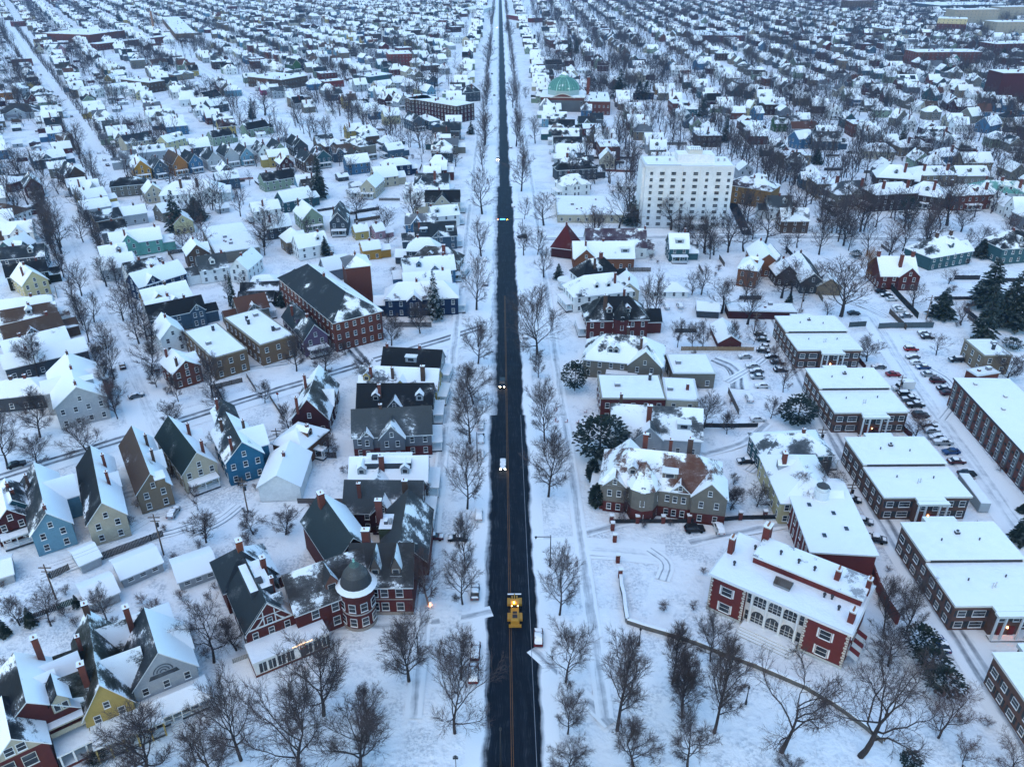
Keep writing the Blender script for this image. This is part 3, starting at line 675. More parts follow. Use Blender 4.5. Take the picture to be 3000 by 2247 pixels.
def tree_meshes(style, lod, var):
    k = (style, lod, var)
    if k not in PROTO:
        T, C = make_tree(var*31+ord(style)*7, 14.0, style, lod)
        bark = M_BIRCH if style == 'b' else M_BARK; tw = M_TWIGR if style in 'rb' else M_TWIG
        ex = extent(T.v+C.v)
        if lod == 0: PROTO[k] = (T.mesh('trunk', [bark]), C.mesh('crown', [tw]), ex)
        else:
            n = len(T.v); nf = len(T.f); T.v += C.v; T.f += [tuple(i+n for i in f) for f in C.f]; me = T.mesh('tree', [bark, tw])
            me.polygons.foreach_set('material_index', [0]*nf+[1]*(len(T.f)-nf)); PROTO[k] = (me, None, ex)
    return PROTO[k]
KW = dict(v='bare vase-shaped tree', o='bare wide-spreading tree', t='bare tall oval tree', g='gnarled old bare tree', b='pale-barked bare birch', r='reddish bare twiggy tree', s='small bare sapling')
NT = 0
def put_tree(p, H, style, wid=None, desc=None, lab=None):
    global NT
    NT += 1; d = math.hypot(p[0], p[1]); lod = 0 if d < 270 else 1
    me = tree_meshes(style, lod, NT % (3 if lod == 0 else 4)); s = H/me[2][1]; sx = s if wid is None else max(.55*s, min(1.8*s, wid/me[2][0]))
    rz = R.uniform(0, 6.28)
    if lod == 0:
        o = link('bare_tree', None, None, (p[0],p[1],0), rz); o.scale = (sx,sx,s)
        link('trunk', me[0], o); link('crown', me[1], o)
    else: o = link('bare_tree', me[0], None, (p[0],p[1],0), rz); o.scale = (sx,sx,s)
    later(o, [desc or KW[style]], 'tree', 'bare winter trees', p); return o
def make_ever(kind, seed):
    rr = random.Random(seed); T = TB(); C = MB(); H = 14.0
    T.tube([Vector((0,0,-.2)), Vector((0,0,H*.5)), Vector((0,0,H*.97))], [.25,.16,.03], 5)
    def spray(p, d, L, wdt, droop):
        a = d.cross(Vector((0,0,1))).normalized(); e = p+d*L+Vector((0,0,-droop*L)); m = p.lerp(e,.5)+Vector((0,0,.12*L))
        C.face([p-a*wdt*.3, m-a*wdt, e, m+a*wdt, ], 0)
        for sgn in (1,-1):
            q = m+a*sgn*wdt*.2; C.face([q, q+(d*.5+a*sgn*.7)*L*.28+Vector((0,0,-.1*L)), q+(d*.9+a*sgn*.3)*L*.35+Vector((0,0,-.16*L))], 0)
    if kind == 's':
        n = 26
        for i in range(n):
            t = i/n; z = H*(.08+.9*t); Rr = 3.3*(1-t)**.85+.25
            for j in range(int(11-4*t)):
                az = rr.uniform(0,6.28); d = Vector((math.cos(az),math.sin(az),0)); L = Rr*rr.uniform(.7,1.12)
                for q in range(3): spray(Vector((0,0,z+rr.uniform(-.3,.3)))+d*L*(.1+.25*q), (d+Vector((rr.gauss(0,.25),rr.gauss(0,.25),0))).normalized(), L*.5, .22+.14*L, rr.uniform(.15,.45))
    else:
        ry, rz_, zc, n = dict(p=(5.2,6.2,7.2,900), c=(1.7,6.8,7.0,620), u=(5.5,5.0,5.5,620))[kind]
        lump = [(rr.uniform(0,6.28), rr.uniform(-.8,.9), rr.uniform(.75,1.15)) for _ in range(14)]
        for i in range(n):
            az = rr.uniform(0,6.28); u = rr.uniform(-1,1); k = rr.uniform(.55,1.0)
            k *= min(1.1, .72+sum(.42*math.exp(-((math.cos(az-a)-1)**2*3+(u-b)**2*6))*w for a,b,w in lump)*.5)
            c = math.sqrt(1-u*u); tap = 1.0 if kind == 'p' else (1-.45*max(0,u))
            p = Vector((math.cos(az)*c*ry*k*tap, math.sin(az)*c*ry*k*tap, zc+u*rz_*k))
            d = Vector((math.cos(az)*c, math.sin(az)*c, u*.6+.25)).normalized()
            spray(p, (d+Vector((rr.gauss(0,.4),rr.gauss(0,.4),rr.gauss(0,.2)))).normalized(), rr.uniform(.7,1.5), rr.uniform(.25,.5), .1)
    return T.mesh('trunk', [M_BARK]), C.mesh('crown', [M_NEED])
EV = {k: [make_ever(k, 5+i*3+ord(k)) for i in range(2)] for k in 'spcu'}
EW = dict(s='dark green spruce', p='broad dark pine', c='slim columnar evergreen', u='dark evergreen bush')
EN = dict(s='spruce_tree', p='pine_tree', c='cypress_tree', u='evergreen_bush')
def put_ever(p, H, kind, wid, snowy=False):
    me = EV[kind][R.randint(0,1)]; s = H/14.0; sx = max(.35*s, min(2.2*s, wid/dict(s=3.4,p=5.2,c=1.7,u=5.5)[kind]))
    o = link(EN[kind], None, None, (p[0],p[1],0), R.uniform(0,6.28)); o.scale = (sx,sx,s)
    link('trunk', me[0], o); c = link('crown', me[1], o); c.color = (1,1,1,1.0 if snowy else .1)
    d = EW[kind]
    if snowy: d = 'snow-dusted '+d
    later(o, [d], 'bush' if kind == 'u' else 'tree', None, p)
def survey_trees(txt, fn):
    for line in txt.strip().splitlines():
        for q in line.split(';'):
            if q.strip(): fn(q.split() if not q[0].isalpha() or ' ' in q else q.split())
def one_tree(t):
    c, x, y, yt, st, w = t[0], float(t[1]), float(t[2]), float(t[3]), t[4], float(t[5])
    p = at(c, x, y); H = htop(p, c, x, yt)*1.0; sc_ = CR[c][2]; dd = p.y*CP+CAMZ*SP
    H = max(3.0, min(24, H)); put_tree(p, H, st, w/sc_/FPX*dd)
def one_ever(t):
    c, x, y, yt, st, w = t[0], float(t[1]), float(t[2]), float(t[3]), t[4], float(t[5])
    p = at(c, x, y); H = max(1.5, min(26, htop(p, c, x, yt))); sc_ = CR[c][2]; dd = p.y*CP+CAMZ*SP
    put_ever(p, H, st, w/sc_/FPX*dd, 'snowy' in t)
HOUSES = '''
g D 968 1402 852 1100 7.6 6.3 4.4 tan brown .04 .95 c.35R c.68R x.45R5:.5 s.0R|tan sided house with a bare brown roof slope and two brick chimneys #tan brown-roofed house
g D 1268 1265 1090 1036 8.4 6.2 4.6 cream greenblack .03 .95 c.12R c.6R x.62R4.5:1 p1|cream shingled house with a bare dark green roof slope #cream green-roofed house
g D 655 1588 582 1218 8 6.6 4.6 cream black .08 .9 c.4R c.72R x.55R4:.3|narrow pinkish cream house with a bare black roof slope and outside back stairs #cream black-roofed house
g D 295 1655 216 1336 8 6.4 4.4 skyblue slate .35 .95 c.06 x.6R6:3 c.72L|light blue house with a wide side wing and a half-snowy slate roof #light blue house
g D 75 1570 30 1440 7.5 6.4 3.6 slateteal black .6 .45 c.6 p1|blue-grey house with black window trim and streaky snow on a black roof #blue-grey trimmed house
g G 40 -20 10 -150 7 6 3.5 maroon slate .9 .55 p1|red-walled house with streaks of snow on its roof and a low back annex #red back-lot house
g D 1562 1196 1462 1010 9 7.5 4.6 teal slate .25 .88 c.08L c.7L x.42R6.5:2.4 c.5R t=trim|teal blue Victorian house with a steep cross gable and brown patches on the roof #teal Victorian house
h D 1440 945 1432 925 5.5 8.5 4.2 teal slate .7 .35 nw|square teal tower with a pyramid roof behind the teal Victorian house
g D 1986 922 2062 706 10 5.2 6.2 maroon greybrown .62 .5 c-.05L c.6L x.5R5:.4 d.75L|dark maroon Tudor house with a steep brown roof and tall outside chimneys #maroon Tudor house
h D 1915 1115 1950 1088 9.5 5.5 3 rust grey .96 .9 pR nn d.5R|small rust-brown hip-roofed house with a snow-covered roof #rust hip-roofed house
g D 1790 1412 1872 1197 10 4.6 3.4 white grey .98 .98 nw|plain white gabled barn with a full blanket of snow #white barn
g D 2032 440 1888 292 8 6.5 4.6 purple slate .12 .12 c.3 c.72L p1 d.5L|purple-grey house with a bare blue slate roof beside the red school #purple slate house
h D 2238 232 1990 50 17.5 11 6 redbrick slate .08 .85 t=trim|big orange brick schoolhouse with a dark hip roof, bare on one slope #brick schoolhouse
h E 92 -2 84 -18 9 16 2.6 redbrick grey .3 .9 nw|square brick bell tower rising behind the brick schoolhouse #school tower
g D 940 320 1295 250 8.5 6.5 3.6 slateblue black .9 .12 x.85R5:.6 p1 c.7|slate blue house with a black roof and bay window at the street end
g D 1105 442 1045 365 8 6.4 4 white grey .92 .85 c.6|plain white house with small windows and brick-red flue
g D 1196 672 1112 600 8.5 6 3 redbrick grey .95 .95 x.6R5:1 c.9L c.1L|small red brick house with arched windows and ornate eaves #small red brick house
g D 490 842 432 625 13 7.5 4.8 palegrey grey .98 .98 c.05 c.5 c.95 x.55L6:2 x.6R6:2 d.3R|large white-painted brick house with arched windows and cross gables #white-painted brick house
h D 40 800 190 785 10 5 3 greydark grey .95 .95 c.2 c.8|low dark grey house with a snowy hip roof behind tall trees
g D 205 96 130 40 9 6.3 4.4 paleyellow brown .9 .92 c.3L c.7|pale yellow house with a snow-covered cross-gabled roof #pale yellow house
g D 20 60 285 18 8 6 3.5 olive black .9 .25 nn c.8
g D 0 282 330 245 7 5 2.4 white grey .95 .9 nn c.6
g D 0 352 350 292 8 5.5 3 white brown .9 .35 d.5R c.52|white-walled house with a brown roof below the pale yellow house
g D 0 452 372 362 8 5.5 3.6 brown brown .9 .2 x.45R4:0 c.8|long brown-roofed house with a snowy front gable and brick chimney
g D 0 550 412 452 8.5 5.5 3.5 greydark black .9 .75 nn c.3
g D 0 640 535 520 9 5 2.8 greydark grey .95 .97 nn c.3
g D 795 45 1000 0 8 6 3.6 white black .7 .4 x.8R4:0 c.5
g D 838 112 1145 22 9.5 6.3 4.2 navy grey .95 .95 x.3R6:.3 c.45 c.7|navy blue gabled house with deep snow on the roof
g D 905 218 1195 155 9 6.3 4 ochre grey .95 .95 x.3R6:.3 c.55|ochre gabled house with a snow-covered roof #ochre house
g D 935 295 1225 220 8 6.4 3.6 palegrey greyroof .9 .78 c.5 d.6R nn
g D 1548 228 1770 222 8 3.2 2.2 black black .5 .3 nw
g D 1560 172 1800 160 7 3.2 2.2 darkbrick black .5 .4 nw
h D 1680 120 1740 118 7 3 2 navy grey .95 .95 x.3R4:.5
g D 1530 20 1630 -60 7.5 6 4 white grey .95 .9 c.3
g E 392 15 722 -12 9 6.5 4.4 steelblue slate .9 .7 d.3R c.8 p2 x.6R4:0
g E 398 108 700 86 9 6.4 4.2 white slate .95 .85 x.3R5:0 c.85 p2
h E 370 168 660 158 11 7 4.5 navy maroonroof .8 .75 x.4R5:1.5 c.4 p2 nn|navy blue house with wine-coloured bay windows behind the snowy spruce #navy house
g E 278 585 648 606 9 5.5 4.6 palegrey black .7 .04 c.05 c.62 s.5R p2 nn|house with a wide bare black roof and two brick chimneys by the main road #bare black-roofed house
g E 128 706 628 726 10 6 4.5 yellow greyroof .5 .55 x.55R6:.2 c.43R C.82R c.15R p2 d.1R|yellow gabled house with a big orange brick chimney #yellow main-road house
g E 108 822 592 820 10 6.2 5.2 greydark black .7 .05 d.25R x.5R5:.3 d.83R c.3R p2|house with a bare black roof and three snowy dormers #three-dormer house
g E 70 990 575 966 10.5 7 5.2 grey greyroof .6 .1 x.5R6.5:1.6 x.18R3:.6 c.36 b=brickred p2|grey shingled house with a bare grey roof and a projecting bay gable #grey bay-gabled house
g E 60 1296 555 1288 10.5 6 4 palegrey greyroof .85 .72 d.16R d.72R x.38R6:1.5 C.42R p2 q.2:.8|pale grey house with frosted grey roof, two dormers and a square chimney #pale grey dormered house
g E 28 1446 522 1450 10.5 6.2 5 maroon greyroof .6 .25 x.52R5.5:.8 c.2R C.8R p2|maroon house with white trim and a mostly bare grey roof #maroon trimmed house
h E 1720 500 1960 520 14 6.5 6 greytan black .55 .6 x.78R10:1 c.95R c.55L d.3R d.15R p1 pR|grey-tan gabled mansion with patchy snow on a black roof #grey-tan mansion
h E 1690 262 1860 258 13 7 6 brickred black .4 .15 C.05R u.55R2.8 d.2R d.9R p1 c.9L|dark red brick mansion with a mostly bare black roof and a tall red chimney #red brick mansion
h E 1570 125 1760 105 12.5 6.5 5.5 white slate .7 .66 d.3R d.7R c.95R p1|white mansion with frosted slate roof and round snowy porch #frosted white mansion
g E 1866 172 1846 92 7.5 6.4 3 cream grey .95 .95 c.2|narrow cream back wing with a snowy roof
h E 1600 18 1700 5 11 7 6 white black .4 .25 c.2R d.5R C.8 nn|white house with black turreted roof beside the frosted white mansion
g E 1755 952 2335 985 13 5.6 5.8 palegrey greyroof .8 .5 x.42R7:.9 C.41R c.1L s.8R|long white house with grey slate roof and a tall chimney in its front gable #slate-roofed white house
h E 1880 1240 2300 1285 14 8 6 greytan copper .55 .5 b=brickred u.36R3.6 x.9R8:1.0 d.05R s.62R x.12R5:.5 x.66R4.5:.2 C.2L C.9L p1 c.6L x.2L7:1|huge brown-roofed mansion with brick ground floor, turret gables and tall chimneys #brown-roofed mansion
g B 1500 1560 1890 1560 12.5 5.5 5 orangebrown grey .9 .92 x.2R9:1.5 c.2R c.5 s.85R nn|house with deep snowy roof and orange-brown brick gable #orange-brown gabled house
g B 1583 1477 2085 1480 15 5 6 white purpleroof .4 .38 nn c.99|long white hall with a mottled purple roof #purple-roofed hall
h B 1455 1455 1460 1450 10 4.5 9 maroon redroof .15 .08 nn nw|tower-like annex with a steep bare dark red roof #dark red steep roof
h B 1465 1128 1530 1122 11 6.6 4.6 white slate .8 .7 x.5R5:.6 p1 c.3L|white half-timbered house with black trim and snow-streaked roof #black-trimmed white house
h B 1440 1022 1590 1015 11 6.5 5.5 greydark black .5 .35 d.3R d.7R C.2L c.9|dark house with several brick chimneys and gabled dormers
g B 1390 928 1640 930 10 6.5 4 grey slate .6 .85 x.6R4:0 p1|grey house with soot-dark and snowy stripes across the roof
g B 1375 885 1600 885 10 6.5 4 palegrey black .6 .3 c.3 p1
g B 1365 828 1600 830 10 6.5 4 white black .6 .45 c.6 p1
g B 1345 772 1590 775 10 6.5 4 grey black .6 .35 c.4 p1
g B 1300 722 1570 725 10 6.5 4 skyblue slate .7 .5 s.6R p1
h B 1835 1165 1858 1165 9 3 2.2 white grey .95 .95 nn|white two-car garage with a hipped snowy roof beside the white tower
g B 480 1120 795 1122 11 6 4.6 white slate .6 .3 x.2R6:1 c.05 C.6R p2
g B 470 1188 770 1178 9 6 3.2 white slate .9 .6 c.6 p2 nn
g B 545 1230 765 1228 10 6.5 4.6 cream black .6 .06 x.5R8:3.2 p2 c.4|cream house with a bare black roof and long snowy front gable #cream black-roofed row house
g B 575 1335 748 1320 9.5 6 3.6 white grey .95 .9 d.2R d.9R p2 c.02|white house with black shutters and a snowy mansard roof
g B 472 1442 735 1428 11 6.5 4.8 slateblue slate .4 .2 s.2R x.55R5:.3 s.85R c.1R p2|slate blue house with bare slate roof and three snowy dormers
h B 545 1590 690 1600 11 6.5 5 brown greybrown .4 .35 x.6R5:.4 C.9R d.3R p2
g B 125 1562 238 1548 8 5 2.6 gold grey .97 .97 nn c.5|golden yellow cottage with a snow-covered roof #golden cottage
g B 165 1160 225 1108 8 6.4 4 cream grey .92 .88 c.6 p1|cream gabled house standing alone in a snowy yard
g B 205 1450 255 1440 6 4.4 2.5 pink grey .95 .95 nn c.4|small pink and white striped cottage #pink striped cottage
g B 75 1452 160 1440 6 4.4 2.5 yellow grey .9 .9 nn c.3
h B 310 1025 390 1018 10 6.6 3.2 navy grey .92 .9 c.3 p1 x.3R4:.8|navy blue hip-roofed house with a snow-covered roof
h B 85 885 145 905 11 9 2.6 greytan black .4 .5 d.2R d.8R d.5L c.7 p2|dark mansard-roofed apartment house with stacked balconies #mansard apartment house
g B 500 748 385 700 9.5 7.5 3.6 slateblue slate .4 .2 nn p1 c.7
h B 545 738 590 755 8 7 2.2 slateblue grey .9 .9 nn p1
h C 405 1140 525 1158 15 9.5 3.6 ochre maroonroof .5 .55 c.5 c.9 p2 sp|ochre brick mansion with a maroon roof and tall white windows #ochre brick mansion
h C 1035 1172 1150 1165 12.5 7 5 greytan greyroof .5 .4 x.5R6:.5 C-.1L C.9R p1 d.1R
h C 1290 1182 1420 1176 13.5 9 4 darkbrick grey .95 .95 C-.1R C1.1R p1|dark brick mansion with tall end chimneys and white-trimmed windows #dark brick mansion
h C 1560 1172 1640 1182 12.5 7 5.5 darkbrick slate .55 .75 C-.2L C1R d.5R pR
h C 1790 1200 1905 1195 13 8 3.2 redbrick grey .93 .95 C-.2L C1.3R d.7R pR|orange-red brick house with a snowy hip roof and end chimneys
h C 1965 1165 2170 1172 14.5 8 4.6 white mint .35 .5 c.1L C.5 C1R pR d.4R d.7R|stately white house with a mint green roof #mint-roofed white house
h C 1340 1064 1420 1068 14 8 5.5 darkbrick grey .93 .95 C1.2R d.5R
h C 1530 1075 1680 1072 13 7 3.4 tan grey .95 .92 d.55R C.1R C1.1R
g C 1760 1072 2040 1070 12 5 4 greytan slate .9 .88 d.4R d.82R c.98
h C 1240 922 1310 925 13 5 4 cream grey .93 .93 d.5R
h C 1440 902 1535 900 11 6 3.6 tan grey .9 .9 C.1R
h C 1595 838 1700 836 12 6 4.5 maroon black .4 .45 c.2 C.9R
h C 1690 955 1750 952 11 6 4 steelblue grey .9 .9 C.6R c.95
g C 1800 985 1990 982 12 6 4.6 tan slate .85 .85 x.25R6:.2
g C 725 848 822 835 9.5 7 4.2 steelblue grey .95 .95 x.5R5:1.5 c1|blue house with a snowy cross-gabled roof #blue cross-gabled house
g C 842 850 1022 852 10 6.4 4.8 slateblue greyroof .6 .5 d.3R d.75R
g C 592 750 838 748 9 6.4 4.2 green greyroof .8 .45 s.3R
g C 702 787 888 785 8 6 4 grey copper .5 .02 c.75R|grey house with a bare rusty brown roof
g F 560 -15 500 -110 10 6 4 orangebrown grey .95 .95 nn c.9|brick house with a snowy cross-gabled roof and stacked front bays
h F 440 20 455 -5 7.5 7.6 3 orangebrown grey .95 .95 d.5R nn|square brick front bay wing with snowy hip roof and wide upper windows
g F 690 60 560 -90 8.5 5 3.8 darkbrick slate .75 .45 c.3 nn
g F 855 110 755 -35 9 5 3.6 greydark slate .8 .25 nn c.9
g F 962 145 925 85 9 4 3 tan slate .5 .85 nw|half-timbered tan garage at the end of a long shed
g B 2122 1508 2245 1508 10.5 6.4 4.8 slateteal slate .6 .75 s.5R pR c.9L|dark teal house with a snowy shed dormer and low back porch #dark teal house
g F 315 512 258 400 7.5 3 2.4 brickred grey .98 .98 nw|red garage with a long snow-covered gable roof #red garage
h E 2065 168 2165 168 9 3 2 white grey .98 .98 nn
g F 95 292 235 300 9 3 1.5 greydark grey .98 .98 nw
h F 625 1148 800 1140 11.5 6 3.2 slateteal greyroof .75 .5 c.9 p2|grey-green house with streaky snow on a grey roof
h F 742 1290 800 1400 13.5 6.5 4 paleyellow grey .95 .95 C.25R d.2R x.9L6:.5|rambling tan stucco house with deep snow and a tall brick chimney #rambling stucco house
g F 1262 -2 1500 0 14 6 5.5 brickred grey .8 .85 x.75R8:1 C.02 C.95 C.55R|dark red brick house with three tall chimneys and a snowy roof #three-chimney brick house
h F 1620 -118 1740 -138 14 6 5.5 slateteal slate .6 .72 C.2 C.95 d.6R
h F 2110 -165 2190 -170 13 7 5.5 slateteal black .5 .5 c.4 d.5R
g A 906 1036 862 962 9.5 6.6 4.8 gold grey .92 .92 c.1L c.6 p1|golden yellow house with white-trimmed bay windows and a snowy roof #golden yellow house
g A 1030 1032 985 1000 7.6 7 4.2 slateblue slate .35 .55 p1|dark slate blue house between two golden-orange ones
g A 1152 1000 1090 966 8.2 7.2 5 orange brown .06 .25 p1|bright orange house with a bare brown roof #bright orange house
g A 1256 996 1195 966 8 6.8 4.4 steelblue slate .15 .8 p1|bright blue house with turquoise trim beside the orange one #bright blue house
g A 1380 984 1328 950 8 6.8 4.4 palegrey slate .2 .8 p1
g A 1492 956 1410 906 8.5 7 4.6 palegrey slate .2 .75 p1
g A 1592 956 1545 926 8 6.4 4.4 skyblue slate .25 .8 p1
g A 1706 936 1660 906 8 6.4 4.4 white slate .25 .85 p1|white house with a round attic window and snowy porch
g A 1812 926 1722 866 8.4 6.8 4.4 sage slate .2 .75 p1
g A 1942 900 1850 846 9 7 4.4 greydark black .15 .35 p1 c.3
h A 775 1150 865 1142 11.5 6 3 greytan black .3 .25 nn c.5
h A 1130 1172 1340 1160 16 6 5 white grey .98 .98 C.2R C.7R x.8R9:1 nn|rambling white house with deep snow and two brick chimneys #rambling white house
g A 985 1192 958 1162 8.5 6 4 cream grey .9 .9 c.2
g A 1682 1122 1916 1085 8.6 6 3.6 sage black .3 .2 nn c.2|long green clapboard house with a half-bare black roof #long green house
g A 1800 1240 1990 1202 9.5 6 4.2 slateteal grey .95 .9 c.9
g A 2016 1345 1955 1290 9.6 6.8 4.6 sage grey .95 .95 p1 c.9L|pale green house with white porch and deep snow #pale green house
g A 2182 1375 2200 1300 8 6.8 4.4 greydark slate .4 .35 p1
g A 700 1505 1025 1462 9 6.4 4.2 mint black .5 .8 x.35R7:.5 c.3R c.92|mint green house with a patchy black and white roof #mint green house
g A 490 1236 660 1206 9 5.6 3.4 yellow grey .9 .92 nn c.3
g A 510 1300 690 1270 9 5.6 3.4 palegrey grey .9 .85 nn c.8
g A 590 1370 760 1340 9 5.6 3.4 tan slate .8 .35 c.3
g A 700 1350 930 1318 9 5.6 3 palegrey grey .9 .92 nn c.7
g A 640 1440 800 1418 9 5.6 3.4 grey black .7 .25 c.5
g A 20 1560 150 1500 9 6 4 slateteal grey .9 .8 x.3R6:1 c.7
g A 10 1440 200 1420 10 6 4 white grey .95 .9 x.5R6:.5 c.8
g A 0 1600 280 1575 9 6 3.6 greydark slate .9 .3 d.7R c.3
g A 190 985 400 955 9.5 6 4 slateblue black .8 .75 x.4R6:.3 c.35 c.8
g A 300 1048 420 1035 8.5 6 3 greytan grey .9 .6 nn c.2
g A 480 1075 420 1040 10 6.4 5 brown slate .3 .6 x.5R6:.5 c.2|brown house with several snowy steep gables by the wide avenue
g A 200 1150 180 1110 8.5 6.2 4.4 brickred slate .4 .9 p1
h A 60 1140 -60 1130 13 5 2 brickred grey .9 .95 nn c.9
h A 40 1320 -60 1310 14 4 4 white brown .3 .1 nn
g A 1010 1320 1130 1290 8 5.5 3.4 greytan grey .9 .9 c.5
g A 1570 800 1740 770 9 6 3.6 sage black .4 .1 c.9
g A 1350 850 1480 830 9 6 3.4 sage black .6 .25 nn
g A 780 880 1050 835 10 6 4 cream slate .8 .25 x.3R5:.3 nn
g A 1040 880 1160 850 9 6 3.6 paleyellow grey .85 .7 d.6R d.9R
g A 860 950 1060 930 8.5 5.6 3 palegrey grey .95 .95 d.2R d.5R d.8R
g A 1850 1010 1815 985 8 6.4 4 maroon redroof .6 .4 p1
g A 2010 990 1950 960 9 6.6 4.4 brown slate .3 .5 p1
g A 2090 970 2040 935 9 6.6 4.2 slateteal slate .3 .5 p1
g A 940 715 1180 690 10 6.4 4 white grey .95 .95 x.3R6:.4
g A 1330 650 1500 620 9 6.4 4 greydark slate .3 .7 x.6R4:.2
g A 1300 600 1440 570 10 6 4.4 white black .25 .06 d.25R d.7R|white house with a bare black roof and four small dormers by the snowy car park
g P 400 1215 345 1195 8 6 4 brickred black .1 .9
g P 160 1085 300 1065 10 8 4 palegrey grey .7 .6
g P 1040 1132 1290 1097 11 7 3 white grey .95 .95 x.15R4:.2 x.5R4:.2 x.85R4:.2|row of white bay-fronted terrace fronts under one snowy roof
g P 1390 1092 1640 1060 11 7 3 white grey .95 .95 x.15R4:.2 x.5R4:.2 x.85R4:.2|white bay-fronted terrace with three snowy gables
h Q 60 922 190 906 11 6 2.6 tan grey .5 .5
h P 150 1345 290 1338 24 5 5 palegrey greybrown .45 .2|low hall with a broad grey-brown hip roof at the avenue
g P 500 590 470 574 8 6 4 cream slate .3 .9
g P 640 602 610 572 8 7 4 white slate .2 .9
g P 782 582 745 556 9 7 4.6 pink slate .2 .9|pink gabled house with a white attic gable
g P 702 692 660 665 8 6 4 skyblue slate .3 .8
g P 832 702 790 680 8 6 4 palegrey grey .9 .9
g P 430 512 690 496 9 6 4 cream brown .3 .08|cream house with a bare rusty brown roof by the avenue trees
g P 620 416 830 405 9 6 4 paleyellow black .2 .1
g P 1385 966 1480 945 9 6 4 yellow grey .9 .9
g P 1930 776 2200 748 9 6 4 palegrey brown .3 .04|pale house with a bare brown ridge roof below the brick school
g Q 1622 770 1490 745 9.5 8 5 green slate .2 .2|dark green gabled house with white window trim #dark green house
g Q 1742 776 1650 750 7.6 7 4 navy black .1 .5
g Q 1905 742 1800 720 8.4 7 4.6 white brown .3 .1
g Q 1440 852 1350 830 8 6 4 white grey .9 .9
g Q 1380 1086 1150 1102 9 5 3.6 magenta grey .9 .9|bright magenta house with a snowy roof #magenta house
g Q 1275 1136 1590 1102 13 6 3 palegrey greyroof .4 .25
g Q 1200 190 1400 182 12 6 2.6 cream grey .95 .95
h R 1190 396 1290 388 12 8 4.4 red grey .9 .85 x.3R5:1 x.8R5:1 c.5R|bright red brick house with three snowy gables #bright red gabled house
g R 1610 472 1790 442 12 9 4 cream black .2 .3 x.75R6:.6 c.5|cream mansion with arched upper windows and a half-bare black roof
g R 320 700 250 682 9 6 4 steelblue grey .9 .9
g R 1480 926 1720 920 10 6 4.4 paleyellow grey .95 .95 s.4R c.6L
h R 1625 1106 1700 1100 10.5 8 5 greydark slate .5 .4 c.6R
g R 1430 186 1440 170 9 7 5 sage grey .9 .9
g R 420 1052 740 1012 11 7 4 cream grey .9 .9 x.9R6:.3
g R 885 872 810 850 9 6 4 cream grey .9 .9
g S 380 352 715 346 12 6 5 white slate .3 .1
g S 420 432 720 430 11 6 3 cream grey .9 .9 x.35R5:.2
g S 932 370 936 350 9 7 5 white grey .9 .9
g S 976 482 985 464 9 7 5 greytan grey .8 .9
g S 1122 376 1125 360 8 6 5 white maroonroof .4 .4
g S 1130 500 1140 480 9 6 5 greytan slate .5 .8
g S 1290 476 1292 455 9 7 4 tan grey .9 .9
g S 1310 392 1520 386 10 6 4.2 slateteal grey .9 .9 x.5R5:.2 c.9R
g S 1600 470 1590 440 10 6 4.4 tan grey .9 .9
g S 1900 396 1910 380 10 8 5 sage slate .5 .7
g S 2076 406 2080 390 9 7 4 greytan slate .6 .8
g S 1490 893 1870 888 12 7 5 cream grey .95 .93 x.55R9:2.5 c.4 c.95|cream house with a huge snowy front gable and round attic window #big cream gabled house
g S 1850 1082 2120 1076 10 5 4.2 ochre brown .8 .88 x.7R5:.2 c.4R
h S 1590 1152 1750 1150 11 6 2.2 navy grey .95 .95
g S 1592 716 1582 690 10 7 4.6 slateteal slate .5 .5
g S 430 776 640 774 12 6 4 grey black .5 .05 nn
g S 300 902 640 896 12 6 4.6 maroon black .6 .45 c.5
g S 280 740 560 738 12 6 3.4 greytan maroonroof .8 .8
h S 900 880 970 878 9 3.5 2 white grey .95 .95
h T 560 256 780 253 14 6 4 tan maroonroof .5 .5
g T 1050 546 1010 500 9 6 4.6 steelblue grey .8 .8
g T 170 766 300 756 9 7 4 steelblue grey .95 .95 x.85R5:.3
g T 490 926 870 924 10 6 4 white grey .95 .95
g T 450 882 660 870 10 6 4 white grey .95 .95
g T 720 1096 640 1062 10 5 5.2 slateteal grey .9 .55
g T 926 1300 850 1290 10 7 5 paleyellow grey .95 .9
g T 930 1376 1022 1370 9 6 4.2 steelblue grey .4 .95
g T 1440 746 1720 736 12 6 4.4 sage grey .95 .93 y.05 y.7|pale green house with two black solar panels on a snowy roof #solar-panelled house
g T 1410 166 1400 150 10 7 4 cream grey .9 .9
g T 1510 166 1480 150 9 7 4 sage grey .9 .9
g T 1665 156 1660 140 9 8 5 steelblue grey .8 .9
g T 1260 196 1240 176 10 6 4 greytan grey .9 .9
g T 1520 266 1510 250 10 6 5 red grey .8 .8
g T 1680 272 1665 255 9 7 5 slateteal grey .7 .9
g T 1820 306 1782 300 9 7 4 red grey .9 .9
g T 1960 266 1930 250 9 7 5 ochre grey .8 .9
g T 910 376 900 360 9 6 4.2 cream grey .9 .9
g T 1050 396 1040 380 10 6 4 greytan grey .8 .8
h U 440 862 520 850 12 6 4 cream grey .95 .95
g U 575 966 915 965 11.5 6 4.6 sage grey .95 .92 y.08 y.62 x.45R5:.3|sage green house with broken black solar panels on a snowy roof
g U 1000 1126 1062 1112 10.5 8 6 slateteal black .3 .9 p1|tall dark teal house with a steep half-snowy roof #tall dark teal house
g U 1330 1252 1250 1200 10 6 5 maroon grey .9 .9
g U 1310 1292 1530 1286 11 6 4 maroon grey .9 .9 d.4R
g U 1480 1396 1620 1382 11 6 5 greytan grey .9 .9
g U 1860 1482 1645 1532 10.5 6 5 steelblue grey .9 .9
g U 655 1416 560 1400 14 6 5.6 greytan slate .85 .85 c.1L
